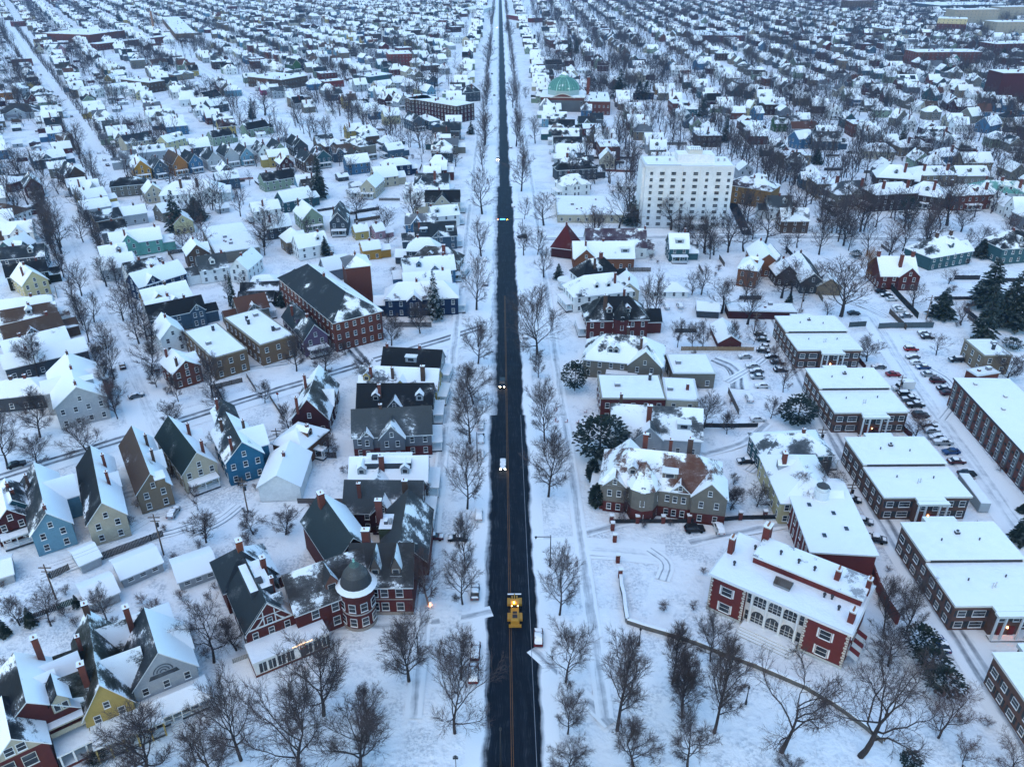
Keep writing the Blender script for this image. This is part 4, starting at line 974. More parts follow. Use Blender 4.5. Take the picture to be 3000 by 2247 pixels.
g U 1340 716 1272 700 10 7 5 mint grey .9 .9
'''
FLATS = '''
f D 1375 668 1597 604 1455 425 7.4 tanbrick cop fl=2|tan brick flat-roofed apartment block with a tall roof chimney #first flat brick block
f D 1682 582 1905 515 1745 325 7.4 tanbrick cop fl=2|tan brick flat-roofed block beside the purple slate house #second flat brick block
f E 1682 926 2100 930 2055 776 7.2 brickred cop fl=2|red brick block with a wide flat snowy roof and satellite dishes #red flat-roofed block
f F -108 930 103 940 60 800 7 cream fl=2|cream rear annex of flat-roofed flats with paired windows
f B 1400 1391 1832 1393 1870 1272 4 cream fl=1 sp=4|long low beige clinic with a flat snowy roof #low beige clinic
f A 1395 1642 1680 1600 1560 1440 5 greytan nw|wide low hall with a flat snow-covered roof behind bare trees #wide low hall
f F -60 762 212 762 170 640 5 greytan fl=1 sp=4|low grey-tan annex with a flat roof and small square windows
f F 1952 650 2132 648 2050 540 6.4 tan cop fl=2|small tan brick building with a flat roof and corner stack #small tan building
f F 1908 780 2050 757 2000 712 4 redbrick fl=1 nw|little red brick shed with a flat roof and skylight
f F 300 356 742 366 725 312 3 maroon nw|long low maroon garage row under flat snow
f B 745 690 860 668 652 596 12.5 darkbrick b=maroon fl=4|dark red brick apartment house with white stone bands #banded brick apartment house
f B 446 648 590 640 602 608 12.5 darkbrick fl=4|rear wing of dark red brick apartments round a courtyard
f B 305 354 455 350 388 330 14 red fl=4|bright red brick apartment block with black fire escapes #bright red block
f B 1572 660 1742 662 1716 600 10 redbrick cop fl=2|orange-red brick annex with round-headed windows beside the domed hall #brick annex
f P 1155 456 1612 396 1440 326 11 redbrick fl=1 sp=7|brick school wing with a broad snowy roof and rooftop plant #brick school wing
f P 1260 576 2170 472 2108 432 8 redbrick fl=2 sp=5 D=16|long low brick front of the far school #long school front
f Q 62 442 325 432 46 222 9 tanbrick fl=2 sp=5|tan brick school gymnasium with long snowy roof
f P 190 285 325 275 270 235 8 red fl=2 D=14|bright red corner store by the avenue #red corner store
f P -60 1215 150 1200 100 1100 8 orange fl=2 D=14|orange brick commercial block with arched windows
f P 1932 1076 2130 1046 2050 960 9 brown fl=2|square brown brick block with a snowy flat roof
f Q 1430 1042 1772 982 1540 906 9 brown fl=2|long brown brick terrace with a row of small chimneys
f Q 1995 1066 2240 1040 2200 1015 6 red cop fl=1|low red storefront with a row of white openings
f Q 940 156 1086 150 1060 126 6 brown fl=2
f R 1475 492 1600 482 1590 466 8 white fl=2|white pillared house front beside the cream mansion
f R 360 1002 660 962 560 916 6 slateteal nw
f R 1570 122 1842 126 1800 76 7 white fl=2
f S 495 530 725 526 715 490 9 redbrick fl=2|red brick flats with white-framed windows behind dark spruces
f S 240 242 480 232 470 172 7 red fl=1|long bright red brick building beyond the domed hall
f T 150 462 485 464 470 402 9 brickred fl=2|dark red brick terrace with a snowy parapet
f T 480 467 812 464 790 406 9 red fl=2|red brick terrace with rows of white-framed windows #red terrace
f T 1545 452 1732 476 1650 416 8 brickred fl=2
f T 1790 442 1956 456 1850 400 8 red fl=2
f U 1100 242 1482 254 1265 188 22 paleyellow b=brickred fl=6 sp=5 D=32|cream and brick apartment building with deep balconies #balconied apartments
f U 1330 132 1900 126 1850 100 26 stone fl=6 sp=6 D=26|cream stone hospital wing, the one behind the balconied apartments #cream hospital wing
f U 1930 97 2300 90 2280 70 24 stone fl=6 sp=6 D=26|cream stone block at the far edge of the hospital
f U 1872 292 2352 286 2120 225 20 stone fl=5 sp=6 D=30|cream stone block with many small windows in front of the hospital wing
f U 1116 76 1970 63 1785 12 12 greydark nw D=90|vast dark warehouse with a sloping snowy roof
f U 392 378 668 372 510 326 10 tan fl=2 sp=5 D=30|tan brick warehouse with large gridded windows #tan warehouse
f U 460 226 766 216 675 178 6 brickred fl=1 sp=5 D=26|dark brick store with a long flat snowy roof
f U 150 116 342 120 292 90 6 magenta fl=1 D=22|pink-banded corner store with a flat roof
f U 830 682 1672 676 1540 600 14 redbrick fl=4 sp=5 D=28|long brick apartment house with a white top band #white-banded long block
f U 1850 577 2400 562 2210 506 14 brickred fl=4 sp=5 D=28|dark brick row of flats with many bay windows
f U 1942 952 2420 950 2296 906 24 maroon nw D=22|tall windowless brick tower #tall brick tower
f U -60 12 270 6 255 -30 20 brown fl=6 sp=6 D=24|tall brown brick tower block on the skyline
'''
TREES = '''
H 438 1100 680 v 195;H 775 1090 790 v 125;H 735 1440 900 o 290;H 190 1360 1110 v 95;H 125 1690 1310 v 260;H 785 605 240 v 120;H 800 330 0 v 80;H 565 605 260 b 100
H 1412 675 250 v 130;H 1452 1110 720 o 185;H 1465 1440 1160 v 115;H 1785 1410 800 t 165;H 2140 1120 720 t 105;H 2205 1330 1000 t 110;H 1470 1710 1500 v 150;H 1890 1670 1370 v 165
G 2095 1320 830 v 215;G 1560 1610 1070 v 200;G 1930 1730 1050 v 250;G 970 1710 1340 v 260;G 1385 980 600 g 190;G 1530 900 700 v 130;G 1335 205 20 v 110;G 330 740 500 v 100;G 130 740 560 v 90;G 1640 150 0 s 130;G 1850 150 -10 s 120;G 2080 690 480 b 130;G 1390 1780 1380 v 200;G 690 700 500 v 90;G 1230 1290 1240 s 70;G 600 1640 1560 s 90
I 180 970 660 v 125;I 205 1430 810 t 145;I 30 1660 1270 v 150;I -5 1290 900 t 105;I 640 1550 560 g 330;I 1150 1580 960 g 360;I 1330 1000 760 v 155;I 1300 780 430 v 110;I 1445 800 430 v 120;I 1655 1465 1130 r 190;I 1810 1660 1500 r 130;I 2100 1700 1480 r 150;I 680 1720 1590 v 100
F 1025 390 -40 v 170;F 250 370 150 v 130;F 400 300 60 v 90;F 120 250 60 v 80;F 1190 680 520 v 85;F 1490 340 170 v 100;F 1800 450 290 r 85;F 2092 812 640 v 100;F 140 1110 890 v 100;F 285 1150 1000 v 65;F 650 880 670 r 80;F 600 720 560 r 70;F 715 1640 1390 r 150;F 915 1560 1320 v 105;F 1500 1180 1020 r 115;F 1230 1180 1110 s 70;F 640 270 50 v 110;F 570 1050 920 v 60;F 320 600 420 v 50;F 130 600 420 v 60;F 60 600 430 v 60;F 60 1600 1480 v 70;F 270 1620 1470 v 100;F 480 1620 1490 v 100;F 310 1640 1490 v 90
F 780 270 150 v 70;F 860 240 30 v 70;F 700 250 20 v 110;F 935 380 290 s 50;F 420 440 200 v 100;F 60 250 100 s 60;F 1720 180 80 v 60;F 610 350 310 s 50;F 460 570 400 r 70;F 1640 640 500 r 70
E 875 350 -40 v 100;E 510 500 300 v 85;E 325 580 380 v 85;E 885 700 420 v 115;E 855 960 690 v 125;E 835 1215 820 v 135;E 815 1640 1200 v 125;E 1268 640 160 o 210;E 1275 790 610 v 60;E 1315 1205 800 v 110;E 1340 1560 1130 v 150;E 30 640 550 s 40;E 1975 400 110 v 55;E 2025 410 90 v 80;E 2175 590 410 v 50;E 1840 1657 1480 v 80;E 2170 1657 1450 v 80;E 530 1620 1480 b 90;E 130 780 660 v 80;E 1310 140 -60 v 70;E 560 380 180 r 110
B 940 680 470 v 50;B 930 940 720 v 75;B 912 1390 930 v 90;B 905 1660 1400 v 85;B 1165 1240 900 v 90;B 1255 930 740 v 55;B 1310 1460 1240 v 90;B 1185 1420 1270 v 45;B 1110 700 260 v 55;B 1132 950 650 v 65;B 955 430 160 v 55;B 968 160 0 v 35;B 1085 250 0 v 50;B 600 590 300 v 100;B 520 590 380 v 60;B 480 1450 1180 v 110;B 280 1510 1330 v 80;B 510 960 750 v 70;B 590 1000 850 v 50;B 2080 500 280 v 50;B 1680 960 790 v 60;B 1720 990 830 v 50;B 1780 1070 930 v 60;B 1640 1190 1090 v 60;B 100 1420 1230 v 90;B 250 1640 1580 v 40;B 740 1080 980 v 60;B 650 1060 960 v 60;B 780 560 400 v 50;B 310 1600 1510 v 50;B 1195 640 560 s 30;B 1270 1650 1480 v 70;B 1180 1655 1440 v 60;B 1850 800 640 r 80;B 1960 820 660 r 80
A 1710 1600 1340 v 130;A 1290 1657 1400 r 130;A 400 1645 1290 v 90;A 540 1570 1390 v 65;A 600 1140 960 v 50;A 515 1000 780 v 75;A 250 610 470 v 60;A 1200 1630 1480 v 70;A 1930 800 640 v 70;A 2110 900 740 v 50;A 1715 750 580 v 80;A 1900 1180 1050 v 60;A 380 1260 1150 v 50;A 130 1130 960 v 80;A 1660 1080 1000 v 50;A 380 760 620 v 70;A 1230 620 500 v 60;A 2030 860 740 v 60;A 740 1040 930 v 60;A 1880 1650 1590 s 40
D 260 1170 870 v 125;D 45 1350 1000 v 125;D 240 1350 1180 v 135;D 575 1285 1060 o 150;D 1110 1090 950 v 95;D 1375 910 640 v 110;D 1410 1000 860 v 100;D 1920 745 500 v 90;D 2110 760 570 v 110;D 1715 950 810 v 60;D 250 780 510 v 110;D 415 615 450 v 65;D 1345 130 0 v 80;D 760 1050 790 r 100;D 740 800 490 v 75;D 690 600 420 v 75;D 610 430 230 v 80;D 530 260 20 v 75;D 985 770 540 v 90;D 1015 850 700 v 60;D 900 570 360 v 90;D 800 420 190 v 85;D 690 200 0 v 80;D 1220 620 470 r 55;D 1390 140 30 v 60;D 1870 1120 950 s 60;D 2130 1290 1140 v 60;D 1560 1500 1440 s 50;D 1280 1640 1470 r 50;D 1370 1200 1140 s 35;D 1570 200 100 s 40;D 1480 300 130 s 50
C 680 1500 1220 v 90;C 1150 1500 1190 v 100;C 1710 1460 1130 v 130;C 1040 1590 1400 v 90;C 895 1390 1210 v 60;C 450 1550 1390 v 80;C 200 1650 1500 v 110;C 2150 1150 940 v 90;C 1300 1010 880 v 60;C 1500 1030 880 v 70;C 610 1170 960 v 90;C 480 1120 930 v 70;C 560 1110 960 v 60;C 720 1170 1000 v 60;C 830 1320 1170 v 60;C 130 1480 1390 v 60;C 1920 1600 1450 v 60;C 1800 1500 1330 v 90;C 960 1480 1350 v 50;C 670 1640 1520 v 80;C 330 990 840 v 70;C 1650 760 640 v 70;C 1850 900 800 v 60;C 1990 1560 1480 s 40;C 1240 780 640 v 60;C 900 760 620 v 60;C 780 680 560 v 60;C 700 640 520 v 60
'''
# evergreens: base, top, kind (s spruce, p broad pine, c column, u shrub), half width
EVER = '''
E 605 410 75 s 60 snowy;E 1670 1300 1030 p 155;E 1625 1455 1310 c 32;E 1655 1620 1475 c 42;E 1405 150 45 s 40;E 1510 870 680 p 80;B 1880 1455 1258 s 68;B 1800 640 420 s 70;B 1478 370 235 s 34;B 1520 350 240 s 26;B 1925 650 525 c 20;B 1968 650 520 c 18;B 840 870 780 s 30;B 1635 580 500 c 12
A 2072 1285 985 s 62;A 1150 1500 1220 s 75;A 1275 1420 1270 s 80;A 2110 1660 1520 s 42;A 960 640 550 s 30;D 1515 335 88 s 32 snowy;D 1830 320 230 s 50;F 1935 540 200 s 90;F 2100 440 80 s 110;F 1960 330 0 s 130;F 2050 460 150 s 80;F 2150 480 180 s 90;F 1670 400 200 s 90;F 690 305 235 s 28;F 740 1080 905 p 110;F 2130 600 510 u 60;F 2190 1657 1600 s 60
I 1530 900 715 u 110;I 1600 1010 860 u 110;I 1670 1160 980 u 120;I 1465 1640 1550 u 70;I 2170 200 0 s 70;G 205 740 620 s 45;G 35 805 690 s 45;G 600 1460 1330 u 50;G 500 620 540 s 30;G 640 1620 1540 u 60;G 1120 1310 1230 u 40
C 130 760 600 s 50;C 1450 1440 1260 p 60;C 865 1060 960 s 50;C 270 920 740 s 40;C 1415 930 800 s 35;C 1930 1660 1540 s 70;C 2060 400 290 s 30;P 1550 290 95 s 50;C 150 950 830 s 25;Q 1825 1130 960 s 55;C 485 470 390 s 18;C 455 475 415 s 14;C 575 180 110 s 14;C 125 550 440 s 30;F 1120 10 -50 u 40
'''
CARS = '''
F 1240 158 x s maroon 1;F 1280 238 x s black 1;F 1315 262 x s black 2;F 1350 288 x s white 2;F 1390 343 x s white 3;F 1405 362 x s white 2;F 1440 396 x s slate 2;F 1105 380 x s black 1;F 1560 508 x s grey 3;F 1580 534 x s black 2;F 1475 613 x u red 2;F 1485 664 x s slate 3;F 1512 700 x s white 3;F 1552 730 x s navy 2;F 1588 776 x s grey 2;F 1646 820 x u maroon 1;F 1690 868 x s black 2;F 1712 897 x s maroon 1;F 1765 682 x u black 2;F 1360 776 x s red 1;F 1265 727 x s slate 3;F 1440 906 x u black 2;F 1470 938 x k slate 2;F 1503 976 x k black 2;F 1410 866 x b white 2;F 1535 1042 x u black 1;F 1588 1106 x s black 3;F 1608 1140 x s grey 3;F 1640 1182 x s slate 3;F 1680 1218 x k grey 3;F 1732 1278 x s navy 1;F 1768 1340 x s maroon 2;F 1835 1420 x s black 1
F 500 516 d s black 2;F 520 552 d s black 2;F 540 598 d s white 2;F 520 622 d s black 2;F 400 660 x s grey 3;F 450 722 x s grey 3;F 475 755 x s slate 3;F 480 792 x s grey 2;F 510 850 x s white 3;F 572 660 x s black 3;F 610 698 x s black 2;F 632 748 x s black 2;F 430 930 y s white 3;F 485 1066 x s white 3;F 405 1338 x s black 2;F 1030 1528 d s grey 3;F 1092 1584 d s black 2;I 75 130 x u black 1;I 232 125 y u white 3;I 1165 75 d s slate 2;I 1240 195 d k black 2;I 1672 875 y s navy 2;F 600 1610 d s white 3
E 935 187 y s slate 3;E 930 30 y s white 3;E 905 1108 y s white 3;E 905 1195 y s white 3;E 902 1295 y s white 3;E 1190 527 y s grey 3;E 2105 335 y s white 3;E 2190 330 y s white 3;H 890 38 y s white 3;H 600 180 x s maroon 2;H 755 188 x s black 2;H 866 540 y s slate 2;H 868 920 y s maroon 3;H 856 1065 y u maroon 3;H 1275 832 y s maroon 3
D 795 722 y s black 2;D 640 605 x s white 3;G 1125 22 y s grey 3;D 110 1362 x s black 1;D 1040 30 y s black 2;B 1170 1542 x u black 1;B 975 484 y s black 1;B 988 272 y s navy 1;B 990 622 y s slate 2;B 1075 545 y s black 2;B 1090 620 y s black 2;B 1097 960 y s slate 3;B 1112 1340 y s white 3;C 790 1432 y u slate 2;C 886 1434 y s black 2;C 700 1335 x u black 1;A 2075 908 y u black 2;A 2110 930 y u black 2;A 1770 1050 x s black 2;A 1440 1112 x s slate 2;A 1200 1160 x s slate 2;A 640 995 y s white 3;A 675 1040 y s grey 3;A 697 1075 y s black 2;A 645 1135 y s white 3;A 340 600 y s black 2;A 265 490 y s slate 2;A 375 630 y s black 2;A 180 382 y s navy 1;A 465 760 y s slate 2;A 1290 500 x s black 2;A 1340 530 x s grey 2;A 1395 520 x s black 2;D 885 915 x s slate 3;D 1010 735 y s black 3;C 1115 995 x s white 3;C 1080 993 x s black 2
'''
# ------------------------------------------------------------------ cars
M_RED = m_emit('red_lamp',(1,.1,.05),12)
def car_protos():
    out = {}
    def extr(b, prof, y0, y1, inset, mat, col=(.5,.5,.5), top=None):
        a = [(x,y0+(inset if z > 1.0 else 0),z) for x,z in prof]; c = [(x,y1-(inset if z > 1.0 else 0),z) for x,z in prof]; n = len(prof)
        b.face(a, mat, col); b.face(c[::-1], mat, col)
        for i in range(n):
            j = (i+1)%n; b.face([a[j],a[i],c[i],c[j]], mat if top is None else top, col)
    spec = dict(
     s=([(-2.25,.35),(2.2,.35),(2.3,.6),(2.15,.82),(1.0,.95),(-1.75,1.0),(-2.25,.95)], [(.95,.93),(.25,1.42),(-1.0,1.43),(-1.75,.98)], 1.8),
     u=([(-2.3,.4),(2.25,.4),(2.35,.7),(2.2,.98),(1.1,1.08),(-2.2,1.08),(-2.35,.9)], [(1.05,1.06),(.45,1.7),(-1.95,1.72),(-2.25,1.06)], 1.9),
     k=([(-2.7,.5),(2.5,.5),(2.6,.8),(2.45,1.05),(1.4,1.12),(-2.7,1.12)], [(1.3,1.1),(.75,1.78),(-.55,1.78),(-.75,1.1)], 1.95),
     b=([(-3.6,.5),(2.7,.5),(2.75,.9),(2.5,1.15),(1.6,1.2),(-3.6,1.2)], [(1.6,1.18),(1.2,2.0),(.3,2.0),(.3,1.18)], 2.1))
    for k, (body, cab, w) in spec.items():
        B = MB(); extr(B, body, -w/2, w/2, 0, 0)
        zt = max(z for x,z in cab); xs = sorted(x for x,z in cab if z > zt-.05)
        G = MB(); a = [(x,-w/2+(.08 if z < zt-.1 else .2),z) for x,z in cab]; c = [(x,w/2-(.08 if z < zt-.1 else .2),z) for x,z in cab]; n = len(cab)
        G.face(a); G.face(c[::-1])
        for i in range(n-1): G.face([a[i+1],a[i],c[i],c[i+1]])
        RF = MB(); RF.box(xs[0]-.05, xs[-1]+.05, -w/2+.17, w/2-.17, zt, zt+.05)
        for sgn in (1,-1):
            y = sgn*(w/2-.13); 
            for xx in (xs[0]+.1, (xs[0]+xs[-1])/2, ): RF.box(xx-.04, xx+.04, y-.06, y+.06, 1.0, zt)
        if k == 'b': RF.box(-3.6, .2, -1.1, 1.1, 1.0, 3.1)
        if k == 'k': RF.box(-2.65,-.8,-w/2,-w/2+.1,1.1,1.35); RF.box(-2.65,-.8,w/2-.1,w/2,1.1,1.35)
        Wl = MB(); M = Matrix.Rotation(PI/2, 4, 'X'); q = MB().cyl(0,0,.34,.34,-.12,.12,10); q.cyl(0,0,.18,.18,.12,.13,8,1); Wl.add(q, M)
        H = MB(); H.box(-.05,.03,-.18,.18,-.08,.08,bottom=True)
        def puff(x0,x1,y,z0,z1,b):
            n = 4
            for i in range(n):
                for j in range(4):
                    P = []
                    for du,dv in ((0,0),(1,0),(1,1),(0,1)):
                        u, v = (i+du)/n, (j+dv)/4; e = min(1, 5*min(u,1-u))*min(1, 5*min(v,1-v)); P.append((lerp(x0,x1,u), lerp(-y,y,v), z0+(z1-z0)*e))
                    b.face(P, 0)
        S2 = MB(); puff(xs[0]-.1, xs[-1]+.1, w/2-.14, zt+.04, zt+.24, S2)
        zb = max(z for x,z in body); puff(cab[0][0]+.1, body[2][0]-.1, w/2-.08, zb-.2, zb+.1, S2)
        if k != 'k': puff(body[-1][0]+.08, cab[-1][0]+.1, w/2-.1, zb-.06, zb+.14, S2)
        else: puff(-2.6,-.8,w/2-.12,1.1,1.35,S2)
        if k == 'b': puff(-3.6,.2,1.1,3.08,3.3,S2)
        S3 = MB().add(S2); # windscreen snow
        for (x0,z0),(x1,z1) in ((cab[0],cab[1]),(cab[-1],cab[-2])):
            sg = 1 if x0 > x1 else -1
            f = [(x0+.1*sg,-w/2+.12,z0+.03),(x0+.1*sg,w/2-.12,z0+.03),(x1+.08*sg,w/2-.2,z1+.08),(x1+.08*sg,-w/2+.2,z1+.08)]
            S3.face(f if sg > 0 else f[::-1], 0)
        out[k] = dict(body=B.mesh('body',[M_PAINT]), window=G.mesh('window',[MG]), roof=RF.mesh('roof',[M_PAINT]), wheel=Wl.mesh('wheel',[M_TYRE,M_METAL]),
                      head=H.mesh('headlight',[M_HEAD]), headoff=H.mesh('headlight',[MT]), tail=H.mesh('tail_light',[M_TAIL]), snow=S2.mesh('snow_cover',[MS]), snow3=S3.mesh('snow_cover',[MS]), w=w, x=body[2][0], xb=body[-1][0], zb=body[2][1], wx=1.42 if k != 'b' else 1.9)
    return out
CP_ = car_protos()
CARW = dict(s='car', u='tall wagon', k='pickup truck', b='box truck')
CARN = dict(s='parked_car', u='parked_car', k='pickup_truck', b='box_truck')
CC = dict(black=(.012,.013,.016), white=(.6,.6,.6), grey=(.28,.29,.3), slate=(.09,.1,.115), red=(.25,.012,.018), maroon=(.07,.01,.014), navy=(.015,.05,.15))
def put_car(p, head, kind, col, snow, lab=None, lit=False, cat='car', name=None):
    m = CP_[kind]; o = link(name or CARN[kind], None, None, (p[0],p[1],.08), head); c = (*CC[col],1)
    for nm in ('body','window','roof'):
        q = link(nm, m[nm], o); q.color = c
    for x in (-m['wx'], m['wx']):
        for y in (-m['w']/2+.06, m['w']/2-.06): link('wheel', m['wheel'], o, (x,y,.34), 0 if y > 0 else PI)
    for y in (-.6,.6):
        link('headlight', m['head'] if lit else m['headoff'], o, (m['x']+.02,y,m['zb']+.02)); link('tail_light', m['tail'], o, (m['xb']-.02,y,m['zb']+.08))
    if snow >= 2: link('snow_cover', m['snow3'] if snow == 3 else m['snow'], o)
    occupy(p[0], p[1], 2.5)
    if lab: tag(o, lab, cat)
    else:
        st = {1: 'swept clear of snow', 2: 'with snow on its roof', 3: 'buried in snow'}[snow]; cw = {'slate':'dark grey','navy':'blue','grey':'silver-grey'}.get(col, col)
        later(o, ['%s %s %s, parked' % (cw, CARW[kind], st)], 'car' if kind in 'su' else 'truck', 'cars parked in the snow', p)
    return o
ALLEY = math.atan2(*(lambda a, b: (b.y-a.y, b.x-a.x))(at('F',620,450), at('F',930,1080)))
def one_car(t):
    c, x, y, h, k, col, s = t; p = at(c, float(x), float(y))
    hd = dict(x=0.03 if R.random() < .5 else PI+.03, y=PI/2, d=ALLEY+PI/2-.25)[h]
    if c in 'AD' and h == 'y': hd = PI/2+.53
    if c in 'AD' and h == 'x': hd = .53
    put_car(p, hd+R.uniform(-.05,.05), k, col, int(s))
# ------------------------------------------------------------------ garden apartments
SHUT = {}
def apartments(c, x, y, idx, lab, L=None):
    h = 6.3; a = at(c, x, y, 6.8)
    Wd, D = 20.2, 24.3
    if idx == 4: a.y -= D
    e = link('brick_apartment_block', None, None, (a.x,a.y,0), .0142); br = (.115,.062,.048)
    W = MB(); W.box(0,Wd,0,D/2,0,h,WALL,br); W.box(0.02,Wd-.02,D/2+.02,D,0,h+.7,WALL,br)
    W.box(Wd*.36,Wd*.66,-1.5,-.02,0,h,WALL,br); W.box(Wd*.3,Wd*.62,D+.02,D+2.4,0,h,WALL,br); obj('wall', W, BM, e)
    RB = MB(); tr = (.55,.54,.5); q = .35
    RB.box(-q,Wd+q,-q,D/2-.05,h+.02,h+.5,TRIM,tr,top=SNW,bottom=True); RB.box(Wd*.36-q,Wd*.66+q,-1.5-q,-q-.02,h+.02,h+.49,TRIM,tr,top=SNW,bottom=True)
    RB.box(-q,Wd+q,D/2,D+q,h+.72,h+1.25,TRIM,tr,top=SNW,bottom=True); RB.box(Wd*.3-q,Wd*.62+q,D+q+.02,D+2.7,h+.1,h+.9,TRIM,tr,top=SNW,bottom=True)
    RB.box(.6,Wd-.4,D/2-.13,D/2-.04,h+.55,h+1.1,TRIM,(.03,.03,.035)); ro = obj('roof', RB, BM, e)
    rr = random.Random(idx)
    for fx, fy, kind in ((.3,.75,0),(.7,.75,0),(.28,.3,0),(.72,.3,0),(.5,.2,1),(.48,.85,2)):
        b = MB(); X, Y = Wd*fx+rr.uniform(-.6,.6), D*fy+rr.uniform(-.6,.6); Z = h+(1.25 if fy > .5 else .5)
        if kind == 0: b.cyl(X,Y,.16,.16,Z,Z+.6,8,TRIM,(.08,.08,.08))
        elif kind == 1: b.cyl(X-.3,Y,.16,.16,Z,Z+1.3,8,TRIM,(.5,.5,.5)); b.cyl(X+.4,Y+.2,.16,.16,Z,Z+1.3,8,TRIM,(.5,.5,.5))
        else: b.box(X-.5,X+.5,Y-.4,Y+.4,Z,Z+.6,TRIM,(.05,.05,.055),top=SNW); b.cyl(X,Y,.3,.3,Z+.6,Z+.9,8,TRIM,(.06,.06,.06))
        obj('roof_vent', b, BM, ro)
    sh = (.03,.035,.04)
    def shut(x, y, z, rz, w, hh):
        o = link('window', window_mesh(w, hh), e, (x,y,z), rz); k = round(hh,1)
        if k not in SHUT:
            s = MB(); s.box(-.25, .25, -.08, -.0, -.1, hh+.1, TRIM, sh); SHUT[k] = s.mesh('shutter', BM)
        for sg in (1,-1): link('shutter', SHUT[k], o, (sg*(w/2+.45),0,0))
    for lv in (0,1):
        for fx, w in ((.08,1.5),(.25,2.4),(.76,2.4),(.93,1.3)): shut(Wd*fx, 0, .9+lv*2.9, 0, w, 1.4)
        for fy in (.08,.22,.36,.52,.66,.8,.93): shut(0, D*fy, .9+lv*2.9, -PI/2, 1.1 if int(fy*100)%3 else 1.6, 1.3)
    for fx in (.44,.58): shut(Wd*fx, -1.5, 3.9, 0, 1.1, 1.3)
    P = MB()
    for fx in (.345,.43,.59,.675): P.box(Wd*fx-.17,Wd*fx+.17,-3.0,-2.66,0,h-.1,TRIM,PAL['trim'])
    P.box(Wd*.33,Wd*.69,-3.2,-1.9,h-.1,h+.47,TRIM,tr,top=SNW,bottom=True); P.box(Wd*.34,Wd*.68,-3.2,-1.5,0,.25,WALL,PAL['greydark'],top=SNW); obj('portico', P, BM, e)
    for fx in (.46,.57):
        d = MB(); d.box(Wd*fx-.55,Wd*fx+.55,-1.62,-1.51,.25,2.5,TRIM,(.17,.02,.02)); obj('door', d, BM, e)
    l = MB().cyl(Wd*.515,-1.7,.16,.16,2.2,2.5,8); obj('lamp', l, [M_WARM], e)
    occupy_rect((a.x+Wd/2, a.y+D/2), PI/2, D-Wd*.3, Wd+4); tag(e, lab, 'apartment block', 'matching brick apartment blocks'); return (a.x+Wd/2, a.y+D/2)
# ------------------------------------------------------------------ big landmarks
def tower_block():
    h = 29.0; a, b_ = at('B',1972,1082,h), at('C',337,1085,h); L = (b_-a).length; rz = math.atan2(b_.y-a.y, b_.x-a.x); D = 19.0
    e = link('apartment_tower', None, None, (a.x,a.y,0), rz); wc = (.58,.59,.6)
    W = MB(); W.box(0,L,0,D,0,h,WALL,wc); W.box(-1.2,0-.02,2,D-1,0,h-.6,WALL,wc)
    for fx in (.22,.42,.62,.82): W.box(L*fx-.12,L*fx+.12,-.07,-.005,0,h,WALL,(.57,.55,.52))
    obj('wall', W, BM, e)
    RB = MB(); RB.box(-.3,L+.3,-.3,D+.3,h+.02,h+.7,TRIM,wc,bottom=True); RB.face([(.4,.4,h+.72),(L-.4,.4,h+.72),(L-.4,D-.4,h+.72),(.4,D-.4,h+.72)],SNW)
    RB.box(.6,L*.4,.6,5,h+.73,h+.9,ROOF,PAL['greyroof'],top=ROOF); ro = obj('roof', RB, BM, e)
    p = MB(); p.box(L*.38,L*.8,D*.35,D*.85,h+.74,h+4.2,WALL,wc,top=SNW); p.box(L*.5,L*.66,D*.4,D*.8,h+4.21,h+6.4,WALL,(.5,.49,.46),top=SNW)
    for i in range(6): p.box(L*.52+i*.9,L*.52+i*.9+.12,D*.3,D*.32,h+6.3,h+8.0,TRIM,(.3,.3,.3))
    p.box(L*.5,L*.68,D*.3,D*.32,h+7.6,h+7.7,TRIM,(.3,.3,.3)); obj('penthouse', p, BM, ro)
    for fx in (.15,.3,.86,.93):
        v = MB().cyl(L*fx,D*.5,.5,.5,h+.73,h+1.8,8,TRIM,(.3,.3,.32)); obj('roof_vent', v, BM, ro)
    for lv in range(9):
        z = 1.2+lv*3.02
        for i, fx in enumerate((.07,.19,.32,.44,.57,.70,.83,.95)):
            w = 1.3 if i in (0,3,5,7) else 2.1
            link('window', window_mesh(w, 1.35, tc=(.4,.4,.4)), e, (L*fx,0,z), 0)
        if lv: 
            for fy in (.3,.7): link('window', window_mesh(1.1,1.3,tc=(.4,.4,.4)), e, (L,D*fy,z), PI/2)
    P = MB(); P.box(L*.38,L*.78,-4.5,-.05,3.0,3.4,TRIM,wc,top=SNW,bottom=True)
    for i in range(6): P.box(L*(.39+.075*i),L*(.39+.075*i)+.3,-4.4,-4.1,0,3,TRIM,wc)
    obj('porch', P, BM, e)
    cx, cy = a.x+math.cos(rz)*L/2, a.y+math.sin(rz)*L/2+D/2; occupy_rect((cx,cy), rz, L-8, D+4)
    landmark('white apartment tower', (cx,cy)); tag(e, 'tall white nine-storey apartment tower with rows of small dark windows', 'apartment tower')
